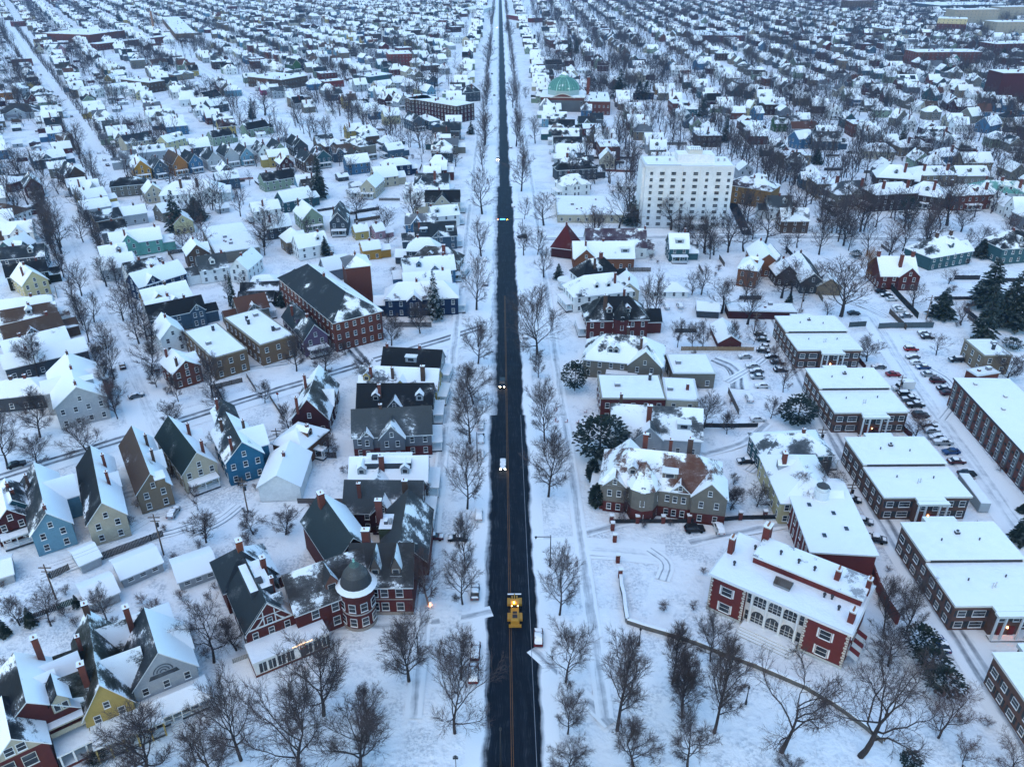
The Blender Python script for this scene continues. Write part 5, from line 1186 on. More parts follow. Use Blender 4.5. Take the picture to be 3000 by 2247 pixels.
def domed_hall():
    h = 11.0; a, b_ = at('B',1290,632,h), at('B',1545,636,h); L = (b_-a).length*1.12; rz = math.atan2(b_.y-a.y, b_.x-a.x); D = 34.0
    e = link('domed_hall', None, None, (a.x,a.y,0), rz); wc = (.1,.1,.1); br = PAL['redbrick']; gr = (.09,.25,.21); pg = (.27,.36,.35)
    W = MB(); W.box(0,L,0,D,0,h-2,WALL,wc); W.box(0.03,L-.03,0.03,D-.03,h-2,h,WALL,br)
    n = 16   # curved gable on the front
    pts = [(L*.22,h)]+[(L*(.22+.56*i/n), h+3.2*math.sin(PI*i/n)**1.3) for i in range(n+1)]+[(L*.78,h)]
    for (x0,z0),(x1,z1) in zip(pts,pts[1:]):
        if x1 > x0+.01: W.face([(x0,-.12,h-2),(x1,-.12,h-2),(x1,-.12,z1),(x0,-.12,z0)],WALL,br); W.face([(x0,-.3,z0),(x1,-.3,z1),(x1,.6,z1),(x0,.6,z0)],TRIM,(.5,.46,.4)); W.face([(x0,-.3,z0-.6),(x1,-.3,z1-.6),(x1,-.3,z1),(x0,-.3,z0)],TRIM,(.45,.42,.36))
    obj('wall', W, BM, e)
    RB = MB(); RB.box(-.4,L+.4,-.4,D+.4,h+.02,h+.5,TRIM,(.5,.47,.42),top=SNW,bottom=True); obj('roof', RB, BM, e)
    cx, cy = L/2, D*.52; ro = 13.8
    oct_ = lambda r, k=8: [(cx+r*math.cos(PI/8+2*PI*i/k), cy+r*math.sin(PI/8+2*PI*i/k)) for i in range(k)]
    d = MB(); d.prism(oct_(ro), h+.5, h+4.4, TRIM, pg, top=TRIM)
    prof = [(ro,h+4.4),(ro*.97,h+6.5),(ro*.86,h+9.0),(ro*.68,h+11.2),(ro*.45,h+12.8),(ro*.3,h+13.4)]
    for (r0,z0),(r1,z1) in zip(prof,prof[1:]):
        A_, B2 = oct_(r0), oct_(r1)
        for i in range(8):
            j = (i+1)%8
            for s in range(8):
                l2 = lambda p,q,t: (lerp(p[0],q[0],t), lerp(p[1],q[1],t))
                p0,p1,q0,q1 = l2(A_[i],A_[j],s/8), l2(A_[i],A_[j],(s+1)/8), l2(B2[i],B2[j],s/8), l2(B2[i],B2[j],(s+1)/8)
                d.face([(*p0,z0),(*p1,z0),(*q1,z1),(*q0,z1)], ROOF, gr if s%2 else tuple(c*.75 for c in gr), [.12,.12,.34,.34] if s%2 else [.0,.0,.25,.25])
    for i in range(8):
        for (r0,z0),(r1,z1) in zip(prof,prof[1:]):
            a0 = PI/8+2*PI*i/8; p = lambda r,z,o: (cx+r*1.01*math.cos(a0+o), cy+r*1.01*math.sin(a0+o), z+.06)
            d.face([p(r0,z0,-.02),p(r0,z0,.02),p(r1,z1,.03),p(r1,z1,-.03)], TRIM, (.3,.55,.47))
    do = obj('dome', d, BM, e)
    c = MB(); c.prism(oct_(3.9), h+13.4, h+15.0, TRIM, (.2,.42,.36), top=TRIM); 
    o2 = oct_(4.3)
    for i in range(8): c.face([(*o2[i],h+15.0),(*o2[(i+1)%8],h+15.0),(cx,cy,h+17.6)], ROOF, gr, .55)
    obj('cupola', c, BM, do)
    ch = MB(); ch.box(L+1,L+3.4,D*.6,D*.6+2.2,0,24,WALL,PAL['redbrick'],top=SNW); obj('chimney', ch, BM, e)
    for fx in (.08,.92):
        for lv in (0,1): link('window', window_mesh(1.4,2.6), e, (L*fx,0,1.5+lv*4), 0)
    m = (a.x+math.cos(rz)*L/2, a.y+D/2); occupy_rect(m, rz, L-10, D); landmark('green-domed hall', m); tag(e, 'brick hall with a big ribbed green copper dome and cupola', 'domed hall')
def long_block():
    h = 8.6; a = at('F',1757,800,h); far = at('F',2070,800,h); near = at('F',2209,1283,h); u = (near-a); u.normalize(); L = 66.0; D = 15.5
    rz = math.atan2(u.y,u.x); e = link('long_brick_block', None, None, (a.x,a.y,0), rz); br = (.1,.034,.027)
    W = MB(); W.box(0,L,0,D,0,h,WALL,br); 
    RB = MB(); RB.box(-.3,L+.3,-.3,D+.3,h+.02,h+.55,TRIM,(.03,.03,.035),top=SNW,bottom=True); RB.face([(.1,.1,h+.57),(L,.1,h+.57),(L,D-.1,h+.57),(.1,D-.1,h+.57)],SNW)
    obj('wall', W, BM, e); ro = obj('roof', RB, BM, e)
    for i in range(9):
        v = MB(); X, Y = 4+i*7, 4+(i*5)%9; v.box(X-.5,X+.5,Y-.4,Y+.4,h+.58,h+1.1,TRIM,(.3,.3,.3),top=SNW); obj('roof_vent', v, BM, ro)
    n = 17
    for i in range(n):
        x = 2+i*(L-4)/(n-1)
        p = MB(); p.box(x-.9,x+.9,-.12,-.005,.3,h-.5,TRIM,(.09,.1,.11)); obj('window_bay', p, BM, e)
        for lv in range(3): link('window', window_mesh(1.0,1.7,tc=(.3,.32,.33)), e, (x-.2,-.12,.8+lv*2.75), 0)
        if i < n-1:
            for lv in range(3): v = MB(); v.box(x+1.6,x+2.3,-.25,-.005,.8+lv*2.75,1.25+lv*2.75,TRIM,(.02,.02,.022)); obj('air_conditioner', v, BM, e)
    m = a+u*L/2+Vector((-u.y,u.x,0))*D/2; occupy_rect(m, rz, L-10, D+2); landmark('long brick motel-like block', m); tag(e, 'long three-storey brick block with columns of narrow windows beside the car park', 'apartment block')
def mansion():
    h = 9.0; a = at('I',188,412,h); b_ = at('I',1085,797,h); u = b_-a; L = u.length; u.normalize(); rz = math.atan2(u.y,u.x)
    f = at('I',300,130,h); D = max(10, (f-a).dot(Vector((-u.y,u.x,0)))); D = min(D, 24)
    e = link('brick_mansion', None, None, (a.x,a.y,0), rz); br = (.12,.022,.02); st = (.52,.49,.43); wt = (.66,.66,.65)
    x1, x2 = L*.265, L*.7; W = MB()
    W.box(0,L,2.2,D,0,h,WALL,br); W.box(0,x1,0,2.18,0,h,WALL,br); W.box(x2,L,0,2.18,0,h,WALL,br); W.box(x1+.02,x2-.02,1.2,2.19,0,h-.1,WALL,wt)
    obj('wall', W, BM, e)
    Q = MB()   # stone quoins and bands
    for x in (0,x1,x2,L):
        for k in range(13):
            s = .55 if k%2 else .38; Q.box(x-(s if x in (x1,L) else .06),x+(s if x in (0,x2) else .06),-.06,-.004,.7+k*.62,.7+k*.62+.42,TRIM,st)
    for k in range(13):
        s = .55 if k%2 else .38; Q.box(L+.004,L+.06,-.06,s,.7+k*.62,.7+k*.62+.42,TRIM,st); Q.box(-.06,-.004,-.06,s,.7+k*.62,.7+k*.62+.42,TRIM,st)
    Q.box(-.08,x1+.08,-.1,-.062,0,.6,TRIM,st); Q.box(x2-.08,L+.08,-.1,-.062,0,.6,TRIM,st); obj('quoin', Q, BM, e)
    RB = MB(); RB.box(-.6,L+.6,-.6,D+.5,h+.02,h+.45,TRIM,wt,bottom=True); RB.face([(-.3,-.3,h+.47),(L+.3,-.3,h+.47),(L+.3,D+.2,h+.47),(-.3,D+.2,h+.47)],SNW)
    ro = obj('roof', RB, BM, e)
    U = MB(); U.box(L*.2,L*.985,D*.52,D-.2,h+.48,h+2.0,WALL,br); U.box(L*.2-.3,L*.985+.3,D*.52-.3,D+.1,h+2.01,h+2.3,TRIM,wt,bottom=True); U.face([(L*.2-.2,D*.52-.2,h+2.32),(L*.985+.2,D*.52-.2,h+2.32),(L*.985+.2,D,h+2.32),(L*.2-.2,D,h+2.32)],ROOF,(.3,.3,.31),.62); obj('attic_storey', U, BM, ro)
    sk = MB(); sk.box(L*.41,L*.53,D*.25,D*.42,h+.48,h+1.0,TRIM,(.2,.21,.22))
    yA, yB = D*.25, D*.42; sk.face([(L*.41,yA,h+1.02),(L*.53,yA,h+1.02),(L*.53,(yA+yB)/2,h+1.9),(L*.41,(yA+yB)/2,h+1.9)],GLASS); sk.face([(L*.53,yB,h+1.02),(L*.41,yB,h+1.02),(L*.41,(yA+yB)/2,h+1.9),(L*.53,(yA+yB)/2,h+1.9)],GLASS)
    for i in range(9): xx = L*(.41+.015*i); sk.box(xx-.04,xx+.04,yA,yA+.12,h+1.0,h+1.12,TRIM,(.05,.05,.05)); sk.face([(xx-.05,yA,h+1.05),(xx+.05,yA,h+1.05),(xx+.05,(yA+yB)/2,h+1.94),(xx-.05,(yA+yB)/2,h+1.94)],TRIM,(.03,.03,.03))
    obj('skylight', sk, BM, ro)
    for fx, fy, s, z in ((.02,.55,.75,4.2),(.2,1.0,1.0,5.2),(.97,.2,.8,3.0),(.78,.72,.7,4.6),(.985,.8,.6,4.2)):
        c = MB(); X, Y = L*fx, D*fy; c.box(X-s*.7,X+s*.7,Y-s,Y+s,h-.5 if fx not in (.78,) else h+2,h+z,WALL,(.12,.028,.022)); c.box(X-s*.8,X+s*.8,Y-s*1.1,Y+s*1.1,h+z,h+z+.25,TRIM,(.4,.38,.34),top=SNW,bottom=True)
        for k in (-.5,0,.5): c.cyl(X,Y+k*s,.18,.16,h+z+.25,h+z+.75,6,WALL,(.28,.12,.06))
        obj('chimney', c, BM, ro)
    for fx, fy in ((.1,.32),(.16,.8),(.75,.42),(.8,.44),(.87,.3),(.36,.75),(.5,.72),(.62,.7)):
        v = MB(); X, Y = L*fx, D*fy; Z = h+(2.3 if fy > .6 and fx > .2 else .47)
        v.cyl(X,Y,.2,.2,Z,Z+.9,8,TRIM,(.04,.04,.045)); v.cyl(X,Y,.34,.3,Z+.7,Z+1.0,8,TRIM,(.04,.04,.045)); obj('roof_vent', v, BM, ro)
    for x, w in ((x1*.5,2.0),((x2+L)/2,2.0)):
        for z in (1.2,5.4):
            link('window', window_mesh(w, 1.9, tc=wt), e, (x,0,z), 0)
            
            for xx in (x-w/2-.35,x+w/2+.35): q = MB(); q.box(xx-.15,xx+.15,-.1,-.005,z-.1,z+2.1,TRIM,wt); obj('window_surround', q, BM, e)
    for k in range(3):
        x = lerp(x1+2.9,x2-2.9,k/2)
        for z in (.7,5.0): link('window', window_mesh(2.6,3.1 if z < 1 else 2.9,arch=True,tc=wt), e, (x,1.2,z), 0)
        for z in (.7,5.0):
            q = MB()
            for dx in (-.45,.45): q.box(x+dx-.04,x+dx+.04,1.06,1.09,z,z+2.6,TRIM,wt)
            for dz in (.7,1.4): q.box(x-1.25,x+1.25,1.06,1.09,z+dz-.04,z+dz+.04,TRIM,wt)
            obj('window_bar', q, BM, e)
    for x in (x1+.7,x2-.7):
        for z in (.8,5.1): link('window', window_mesh(.8,2.4,tc=wt), e, (x,1.2,z), 0)
    for i in range(4):
        x = lerp(x1+1.35,x2-1.35,i/3); q = MB().cyl(x,.6,.28,.24,0,h-.6,10,TRIM,wt); obj('column', q, BM, e)
    st_ = MB()
    for k in range(4): st_.box(x1+.5,x2-.5,-3.4+k*.6,1.15,k*.2,(k+1)*.2-.002,TRIM,st,top=SNW)
    obj('terrace', st_, BM, e)
    for y, ww in ((3.5,1.2),(7.5,1.2)):
        for z in (1.2,5.4): link('window', window_mesh(ww,1.9,tc=wt), e, (L,y,z), PI/2); link('window', window_mesh(ww,1.9,tc=wt), e, (0,y,z), -PI/2)
    q = MB()
    for i in range(6): q.face([(L+.3,1.2+i*1.3,3.0),(L+2.1,1.2+i*1.3,2.2),(L+2.1,2.5+i*1.3,2.2),(L+.3,2.5+i*1.3,3.0)],TRIM,(.16,.02,.02) if i%2 else PAL['trim']); q.face([(L+2.1,1.2+i*1.3,1.8),(L+2.1,2.5+i*1.3,1.8),(L+2.1,2.5+i*1.3,2.2),(L+2.1,1.2+i*1.3,2.2)],TRIM,(.16,.02,.02) if i%2 else PAL['trim'])
    obj('awning', q, BM, e)
    m = a+u*L/2+Vector((-u.y,u.x,0))*D/2; occupy_rect(m, rz, L-8, D); landmark('arched-window brick mansion', m); tag(e, 'red brick mansion with white arched windows, stone corners and a flat snowy roof', 'mansion')
    # carriage house behind
    h2 = 7.0; a2 = at('I',862,215,h2); b2 = at('I',1255,290,h2); f2 = at('F',1085,1580,h2); u2 = (f2-b2); u2.normalize(); L2 = 27.0; rz2 = math.atan2(u2.y,u2.x); D2 = 13.5
    o = b2+Vector((0,0,0)); e2 = link('carriage_house', None, None, (o.x,o.y,0), rz2)
    W = MB(); W.box(0,L2,0,D2,0,h2,WALL,br); obj('wall', W, BM, e2)
    RB = MB(); RB.box(-.4,L2+.4,-.4,D2+.4,h2+.02,h2+.4,TRIM,wt,top=SNW,bottom=True); ro2 = obj('roof', RB, BM, e2)
    c = MB(); c.cyl(L2*.72,D2*.5,1.7,1.7,h2+.4,h2+2.6,12,TRIM,wt); c.cyl(L2*.72,D2*.5,1.25,1.25,h2+2.6,h2+3.6,12,TRIM,wt); c.cyl(L2*.72,D2*.5,1.5,.3,h2+3.6,h2+4.5,12,TRIM,(.05,.055,.06)); obj('cupola', c, BM, ro2)
    for fx, fy in ((.5,.4),(.6,.75),(.3,.3),(.2,.7),(.85,.3)):
        v = MB(); v.box(L2*fx-.6,L2*fx+.6,D2*fy-.4,D2*fy+.4,h2+.41,h2+.6,TRIM,(.15,.16,.17),top=GLASS); obj('skylight', v, BM, ro2)
    for i in range(5):
        for z in (1.0,4.2): link('window', window_mesh(1.0,1.7,tc=wt), e2, (3+i*5,D2,z), PI)
        q = MB(); q.box(5.3+i*5-.2,5.3+i*5+.2,D2+.005,D2+.1,0,h2,TRIM,wt); obj('pilaster', q, BM, e2)
    m2 = o+u2*L2/2+Vector((-u2.y,u2.x,0))*D2/2; occupy_rect(m2, rz2, L2-6, D2); landmark('cupola carriage house', m2); tag(e2, 'white-trimmed brick carriage house with a round cupola on its snowy roof', 'carriage house')
def turret_mansion():
    he, rise = 8.0, 5.6; zr = he+rise
    A, B_ = at('H',60,205,zr), at('H',462,202,zr); L = (B_-A).length; rz = math.atan2(B_.y-A.y,B_.x-A.x); mid = (A+B_)/2; w = 12.5; br = PAL['brickred']; rc = (.03,.029,.03)
    e = link('turreted_brick_mansion', None, None, (mid.x,mid.y,0), rz); rr = random.Random(3)
    W = MB(); gable_wall(W,-L/2,L/2,w,he,rise,br); W.box(-L/2-.06,L/2+.06,-w/2-.06,-w/2-.004,0,.8,TRIM,(.25,.22,.2)); W.box(-L/2-.05,L/2+.05,-w/2-.09,-w/2-.005,4.1,4.3,TRIM,(.35,.3,.27)); obj('wall', W, BM, e)
    RB = MB(); gable_roof(RB,-L/2,L/2,w,he,rise,rc,.6,.22,rr); ro = obj('roof', RB, BM, e)
    for x in (L*-.08,L*.25):
        d = MB(); y0 = -w*.36; z0 = he+1.2
        d.box(x-.95,x+.95,y0,y0+2.2,z0-.3,z0+1.5,WALL,(.14,.1,.08)); pk = z0+4.6
        for sg in (1,-1):
            f = [(x,y0-.25,pk),(x+sg*1.25,y0-.25,z0+1.4),(x+sg*1.25,y0+3.2,z0+1.4),(x,y0+4.2,pk)]; d.face(f if sg < 0 else f[::-1],ROOF,rc,.75 if sg > 0 else .35)
        d.face([(x-.95,y0-.02,z0+1.5),(x+.95,y0-.02,z0+1.5),(x,y0-.02,pk-.3)],WALL,(.1,.08,.07)); d.box(x-1.2,x+1.2,y0-.5,y0-.02,z0-.35,z0-.05,TRIM,PAL['trim'],top=SNW); win_flat(d,x,y0-.02,z0+.15,0,1.2,1.1,PAL['trim']); obj('dormer', d, BM, e)
    c = MB(); chimney(c,-L*.26,1.0,he+2,zr+2.4,.8,(.09,.03,.025)); obj('chimney', c, BM, ro)
    for x in (-.1,.06,.3): 
        for z in (1.4,5.0): link('window', window_mesh(1.35,1.9), e, (L*x,-w/2,z), 0)
    # left wing running back, set at an angle
    ang = math.radians(30)+PI; M = Matrix.Translation((-L*.36,-1.0,0)) @ Matrix.Rotation(ang,4,'Z'); L2, w2 = 15.5, 11.5
    b = MB(); gable_wall(b,0,L2,w2,he-.05,5.2,br); r2 = MB(); gable_roof(r2,-2,L2,w2,he-.05,5.2,(.036,.031,.03),.35,.4,rr); wv = MB(); 
    q = MB(); dw = MB(); 
    wo = obj('gable_wing', MB().add(b,M), BM, e); obj('roof', MB().add(r2,M), BM, wo)
    d = MB(); x, y0, z0 = 7.5, w2*.36, he+1.0; 
    d.box(x-1.2,x+1.2,y0-2.4,y0,z0-.3,z0+1.6,WALL,(.16,.07,.05))
    for sg in (1,-1):
        f = [(x,y0+.3,z0+4),(x+sg*1.5,y0+.3,z0+1.5),(x+sg*1.5,y0-3.4,z0+1.5),(x,y0-4.2,z0+4)]; d.face(f if sg > 0 else f[::-1],ROOF,rc,.8 if sg < 0 else .3)
    d.face([(x+1.2,y0+.02,z0+1.6),(x-1.2,y0+.02,z0+1.6),(x,y0+.02,z0+3.7)],WALL,(.16,.07,.05)); win_flat(d,x,y0+.02,z0+.2,PI,1.5,1.1,PAL['trim']); obj('dormer', MB().add(d,M), BM, e)
    for k in range(3):
        for z in (1.4,5.0):
            p = M @ Vector((3.8+k*4,w2/2,z)); link('window', window_mesh(1.3,1.9), e, p, ang+PI)
    # round turret at the corner
    tx, ty, r = -L*.345, -w/2-1.2, 3.35; t = MB(); t.cyl(tx,ty,r,r,0,9.6,20,WALL,br); t.cyl(tx,ty,r+.12,r+.12,0,.8,20,TRIM,(.25,.22,.2)); t.cyl(tx,ty,r+.1,r+.1,4.2,4.5,20,TRIM,(.4,.36,.33)); t.cyl(tx,ty,r+.15,r+.2,8.9,9.6,20,WALL,(.25,.1,.07)); to = obj('turret', t, BM, e)
    c2 = MB(); c2.cyl(tx,ty,r+.75,r*.93,9.6,10.3,20,ROOF,rc,snow=.95); c2.cyl(tx,ty,r*.93,r*.72,10.3,12.4,20,ROOF,(.05,.05,.052),cap=False,snow=.1); c2.cyl(tx,ty,r*.72,r*.3,12.4,14.3,20,ROOF,(.07,.068,.065),cap=False,snow=.12); c2.cyl(tx,ty,r*.3,0,14.3,15.3,20,ROOF,(.06,.1,.09),snow=.1); c2.cyl(tx,ty,.25,.08,15.2,16.0,8,TRIM,(.2,.45,.38)); obj('roof', c2, BM, to)
    for az in (-100,-60,-20,-140):
        A_ = math.radians(az)
        for z in (1.5,5.2): link('window', window_mesh(1.25,1.8), to, (tx+(r-.02)*math.cos(A_),ty+(r-.02)*math.sin(A_),z), A_+PI/2)
    # rear wings
    M3 = Matrix.Translation((L*.28,w/2-1,0)) @ Matrix.Rotation(PI/2,4,'Z'); b = MB(); gable_wall(b,0,13,10,8,5.4,br); r3 = MB(); gable_roof(r3,-4,13,10,8,5.4,(.032,.033,.035),.1,.3,rr); g2 = obj('gable_wing', MB().add(b,M3), BM, e); obj('roof', MB().add(r3,M3), BM, g2)
    k = MB(); k.box(-L*.16,L*.1,w/2+2.0,w/2+7.2,0,10.4,WALL,(.05,.06,.035),top=SNW); k.box(-L*.08,-L*.02,w/2+3.5,w/2+5,10.41,11.2,TRIM,(.1,.1,.11),top=SNW); k.box(L*0,L*.05,w/2+3.5,w/2+5,10.41,11.0,TRIM,(.3,.3,.3)); obj('rear_wing', k, BM, e)
    M4 = Matrix.Translation((-L*.62,4.5,0)) @ Matrix.Rotation(math.radians(122),4,'Z'); b = MB(); gable_wall(b,0,15,10,8,5.6,br); r4 = MB(); gable_roof(r4,-3,15,10,8,5.6,(.02,.03,.034),.05,.8,rr); g3 = obj('gable_wing', MB().add(b,M4), BM, e); obj('roof', MB().add(r4,M4), BM, g3)
    c = MB(); chimney(c,0,0,9,15.6,.8); obj('chimney', MB().add(c, M4 @ Matrix.Translation((12,1,0))), BM, g3)
    c = MB(); chimney(c,0,0,9,15.0,.7,(.1,.03,.025)); obj('chimney', MB().add(c, Matrix.Translation((-L*.18,w/2+6,0))), BM, e)
    s = MB()
    for i in range(6): s.box(-L*.52,-L*.4,-w/2-4.2+i*.5,-w/2-.5,i*.17,(i+1)*.17-.002,TRIM,(.2,.19,.18),top=SNW)
    obj('steps', s, BM, e)
    occupy_rect((mid.x-4,mid.y+2), rz, L+10, w+14); landmark('turreted brick mansion', mid); tag(e, 'big dark red brick mansion with a round corner turret and twin pointed dormers', 'mansion')
def tudor_house():
    he, rise = 6.6, 5.6; zr = he+rise; A, B_ = at('G',1722,582,zr), at('G',1592,312,zr); d = B_-A; rz = math.atan2(d.y,d.x); L = max(13, min(20, d.length)); mid = A+d.normalized()*L/2; w = 9.2
    parts, wins = house_parts('g', L, w, he, rise, 'brickred', 'slate', .04, .45, ['x.38R4:.3','q.3:.95','C.75R','c.35R','d.2R'], (mid.x,mid.y,0), rz, 77)
    e = put_house('tudor_house', parts, wins, (mid.x,mid.y,0), rz, 'thing')
    x = -L/2-.03; t = MB()   # half timbering on the front gable
    def bar(y0,z0,y1,z1,wd=.28):
        dy, dz = y1-y0, z1-z0; n = math.hypot(dy,dz); py, pz = -dz/n*wd/2, dy/n*wd/2
        t.face([(x-.05,y0+py,z0+pz),(x-.05,y0-py,z0-pz),(x-.05,y1-py,z1-pz),(x-.05,y1+py,z1+pz)],TRIM,PAL['trim'])
    for sg in (1,-1):
        bar(sg*w/2,he-.2,0,zr-.35,.5); bar(sg*w*.28,he,sg*w*.1,he+2.2); bar(sg*w*.12,he,sg*w*.12,he+3.4,.2); bar(sg*w*.32,he,sg*w*.18,he+1.2,.2)
    bar(-w/2,he,w/2,he,.4); bar(-w*.28,he+2.2,w*.28,he+2.2,.22); obj('timber_trim', t, BM, e)
    b = MB(); M = Matrix.Translation((-L/2,0,0)) @ Matrix.Rotation(-PI/2,4,'Z')
    b.box(-w/2-.5,w/2+4.5,-5.2,-.02,.4,3.6,WALL,PAL['trim']); b.box(-w/2-.8,w/2+4.8,-5.6,-.03,3.62,4.0,TRIM,PAL['trim'],top=SNW,bottom=True); b.box(-w/2-.6,w/2+4.6,-5.3,-.04,0,.4,WALL,PAL['redbrick'])
    for i in range(8):
        xx = -w/2+.3+i*1.75
        if i != 4: 
            for k in range(2): b.face([(xx+k*.75,-5.24,.7),(xx+k*.75+.62,-5.24,.7),(xx+k*.75+.62,-5.24,3.0),(xx+k*.75,-5.24,3.0)],GLASS)
    b.face([(-w/2+7.6,-5.5,4.1),(-w/2+9.6,-5.5,4.1),(-w/2+8.6,-5.5,5.3)],TRIM,PAL['trim'])
    b.box(-w/2+8.1,-w/2+9.1,-5.28,-5.2,.4,2.6,TRIM,(.05,.05,.06)); obj('sun_porch', MB().add(b,M), BM, e)
    wr = MB(); q = MB()
    for i in range(12):
        a0, a1 = 2*PI*i/12, 2*PI*(i+1)/12; P = lambda r,a: (-w/2+8.6+r*math.cos(a),-5.62,3.2+r*math.sin(a)); q.face([P(.35,a0),P(.6,a0),P(.6,a1),P(.35,a1)],TRIM,(.3,.02,.02) if i%3 else (.1,.2,.03))
    obj('wreath', wr.add(q,M), BM, e)
    l = MB()
    for i in range(14): l.box(-w/2+6.8+i*.28,-w/2+6.86+i*.28,-5.7,-5.64,4.0,4.07)
    obj('string_lights', MB().add(l,M), [M_WARM], e)
    M2 = Matrix.Translation((L/2+5.0,0,0)); r = MB(); hip_roof(r,-.6,.6,-5.2,5.0,10.5,6.4,5.0,PAL['slate'],.12,.7,.3,random.Random(4)); wb = MB(); gable_wall(wb,-4.9,5.0,10.3,6.4,0,PAL['brickred'])
    g = obj('rear_wing', MB().add(wb,M2), BM, e); obj('roof', MB().add(r,M2), BM, g); c = MB(); chimney(c,0,0,9,13.4,.75,(.2,.055,.025)); obj('chimney', MB().add(c,M2), BM, g)
    u = d.normalized(); occupy_rect((mid.x+u.x*3,mid.y+u.y*3), rz, L+8, w+4); landmark('half-timbered red gable house', mid); tag(e, 'red half-timbered house with a bare slate slope and a wreathed white sun porch', 'house')
def front_three():
    # cream house with fan window
    he, rise = 6.6, 6.2; A, B_ = at('G',1018,905,he+rise), at('G',936,640,he+rise); d = B_-A; rz = math.atan2(d.y,d.x); L = max(12,min(17,d.length)); mid = A+d.normalized()*L/2; w = 10.6
    parts, wins = house_parts('g', L, w, he, rise, 'palegrey', 'slate', .3, .96, ['x.6R5:.4','C.99L'], (mid.x,mid.y,0), rz, 88)
    wins = [v for v in wins if not (v[0] < -L/2+.1 and v[2] > he)]
    e = put_house('gabled_house', parts, wins, (mid.x,mid.y,0), rz, 'thing'); x = -L/2-.06
    f = MB()
    for k, r in enumerate((1.7,1.15,.6)):
        for i in range(10):
            a0, a1 = PI*i/10, PI*(i+1)/10; f.face([(x-.02*k,(r)*math.cos(a0),he+1.3+r*math.sin(a0)),(x-.02*k,(r-.22)*math.cos(a0),he+1.3+(r-.22)*math.sin(a0)),(x-.02*k,(r-.22)*math.cos(a1),he+1.3+(r-.22)*math.sin(a1)),(x-.02*k,r*math.cos(a1),he+1.3+r*math.sin(a1))],TRIM,(.06,.07,.08))
    f.face([(x,2.6,he+.2),(x,-2.6,he+.2),(x,-2.2,he+1.1),(x,2.2,he+1.1)],GLASS); obj('fan_window', f, BM, e)
    b = MB(); M = Matrix.Translation((-L/2,0,0)) @ Matrix.Rotation(-PI/2,4,'Z'); 
    r = MB(); hip_roof(r,-3.4,3.4,-5.6,5.6,5.0,3.2,1.5,PAL['slate'],.9,.95,.9,random.Random(5)); b.add(r,Matrix.Translation((0.2,-2.6,0)))
    for i in range(8): b.box(-5.2+i*1.5,-5.0+i*1.5,-5.0,-4.8,.5,3.1,TRIM,PAL['trim'])
    b.box(-5.4,5.5,-5.0,-.02,0,.5,WALL,PAL['greydark'],top=SNW); b.box(-5.4,5.5,-5.0,-4.9,1.2,1.35,TRIM,PAL['trim'])
    for i in range(5): b.box(-1.2,.8,-6.9+i*.4,-5.02,i*.1,(i+1)*.1-.002,TRIM,(.3,.3,.3),top=SNW)
    obj('porch', MB().add(b,M), BM, e)
    M2 = Matrix.Translation((L/2+3.6,1.0,0)); wb = MB(); gable_wall(wb,-3.5,3.6,10,6,0,PAL['palegrey']); r = MB(); hip_roof(r,-1,1,-3.6,3.6,10,6,2.2,PAL['slate'],.35,.96,.7,random.Random(6)); g = obj('rear_wing', MB().add(wb,M2), BM, e); obj('roof', MB().add(r,M2), BM, g)
    occupy_rect(mid, rz, L+8, w+3); landmark('fan-window cream house', mid); tag(e, 'pale cream house with a fan window in its gable and half-snowy slate roof', 'house')
    # yellow house with olive roof
    he, rise = 6.4, 6.0; A, B_ = at('G',640,1112,he+rise), at('G',560,640,he+rise); d = B_-A; rz = math.atan2(d.y,d.x); L = max(16,min(21,d.length)); mid = A+d.normalized()*L/2; w = 7.6
    parts, wins = house_parts('g', L, w, he, rise, 'yellow', 'olive', .34, .38, ['x.25L6.5:3.4','x.62L5:2.4','x.3R6:3.0','x.75R5.5:1.8','C.98','c.62L','C.2L'], (mid.x,mid.y,0), rz, 99)
    e = put_house('gabled_house', parts, wins, (mid.x,mid.y,0), rz, 'thing')
    M = Matrix.Translation((-L/2,0,0)) @ Matrix.Rotation(-PI/2,4,'Z'); b = MB(); he2 = 5.6
    gw = MB(); gr_ = MB(); Mg = Matrix.Translation((-1.2,0,0)) @ Matrix.Rotation(PI/2,4,'Z') 
    b.box(-3.4,7.6,-5.2,-.02,3.4,3.75,TRIM,PAL['trim'],top=SNW,bottom=True)
    for i in range(6): b.box(-3.2+i*2.1,-2.95+i*2.1,-5.0,-4.75,0,3.4,TRIM,(.35,.26,.08))
    b.box(-3.4,7.6,-5.15,-5.05,4.4,4.5,TRIM,PAL['trim']); b.box(7.5,7.6,-5.1,0,4.4,4.5,TRIM,PAL['trim'])
    for i in range(24): b.box(-3.3+i*.46,-3.24+i*.46,-5.13,-5.07,3.76,4.4,TRIM,PAL['trim'])
    b.box(-3.2,7.4,-4.9,-.03,0,.5,WALL,PAL['greydark'],top=SNW); obj('porch', MB().add(b,M), BM, e)
    occupy_rect(mid, rz, L+4, w+6); landmark('yellow olive-roofed house', mid); tag(e, 'yellow house with a steep olive roof, many cross gables and a railed snowy porch', 'house')
    # red brick corner mansion
    he, rise = 8.2, 5.6; A = at('G',165,1225,he+rise); B_ = at('G',90,920,he+rise); d = B_-A; rz = math.atan2(d.y,d.x); L = max(12,min(19,d.length)); mid = A+d.normalized()*L/2; w = 12.6
    parts, wins = house_parts('g', L, w, he, rise, 'brickred', 'black', .35, .93, ['x.3R5:.8','x.75R6.5:2.2','d.5R','C.97R','x.2L7:1'], (mid.x,mid.y,0), rz, 101)
    wins = [v for v in wins if v[0] > -L/2+.1]
    e = put_house('brick_mansion', parts, wins, (mid.x,mid.y,0), rz, 'thing', maxwin=30); x = -L/2
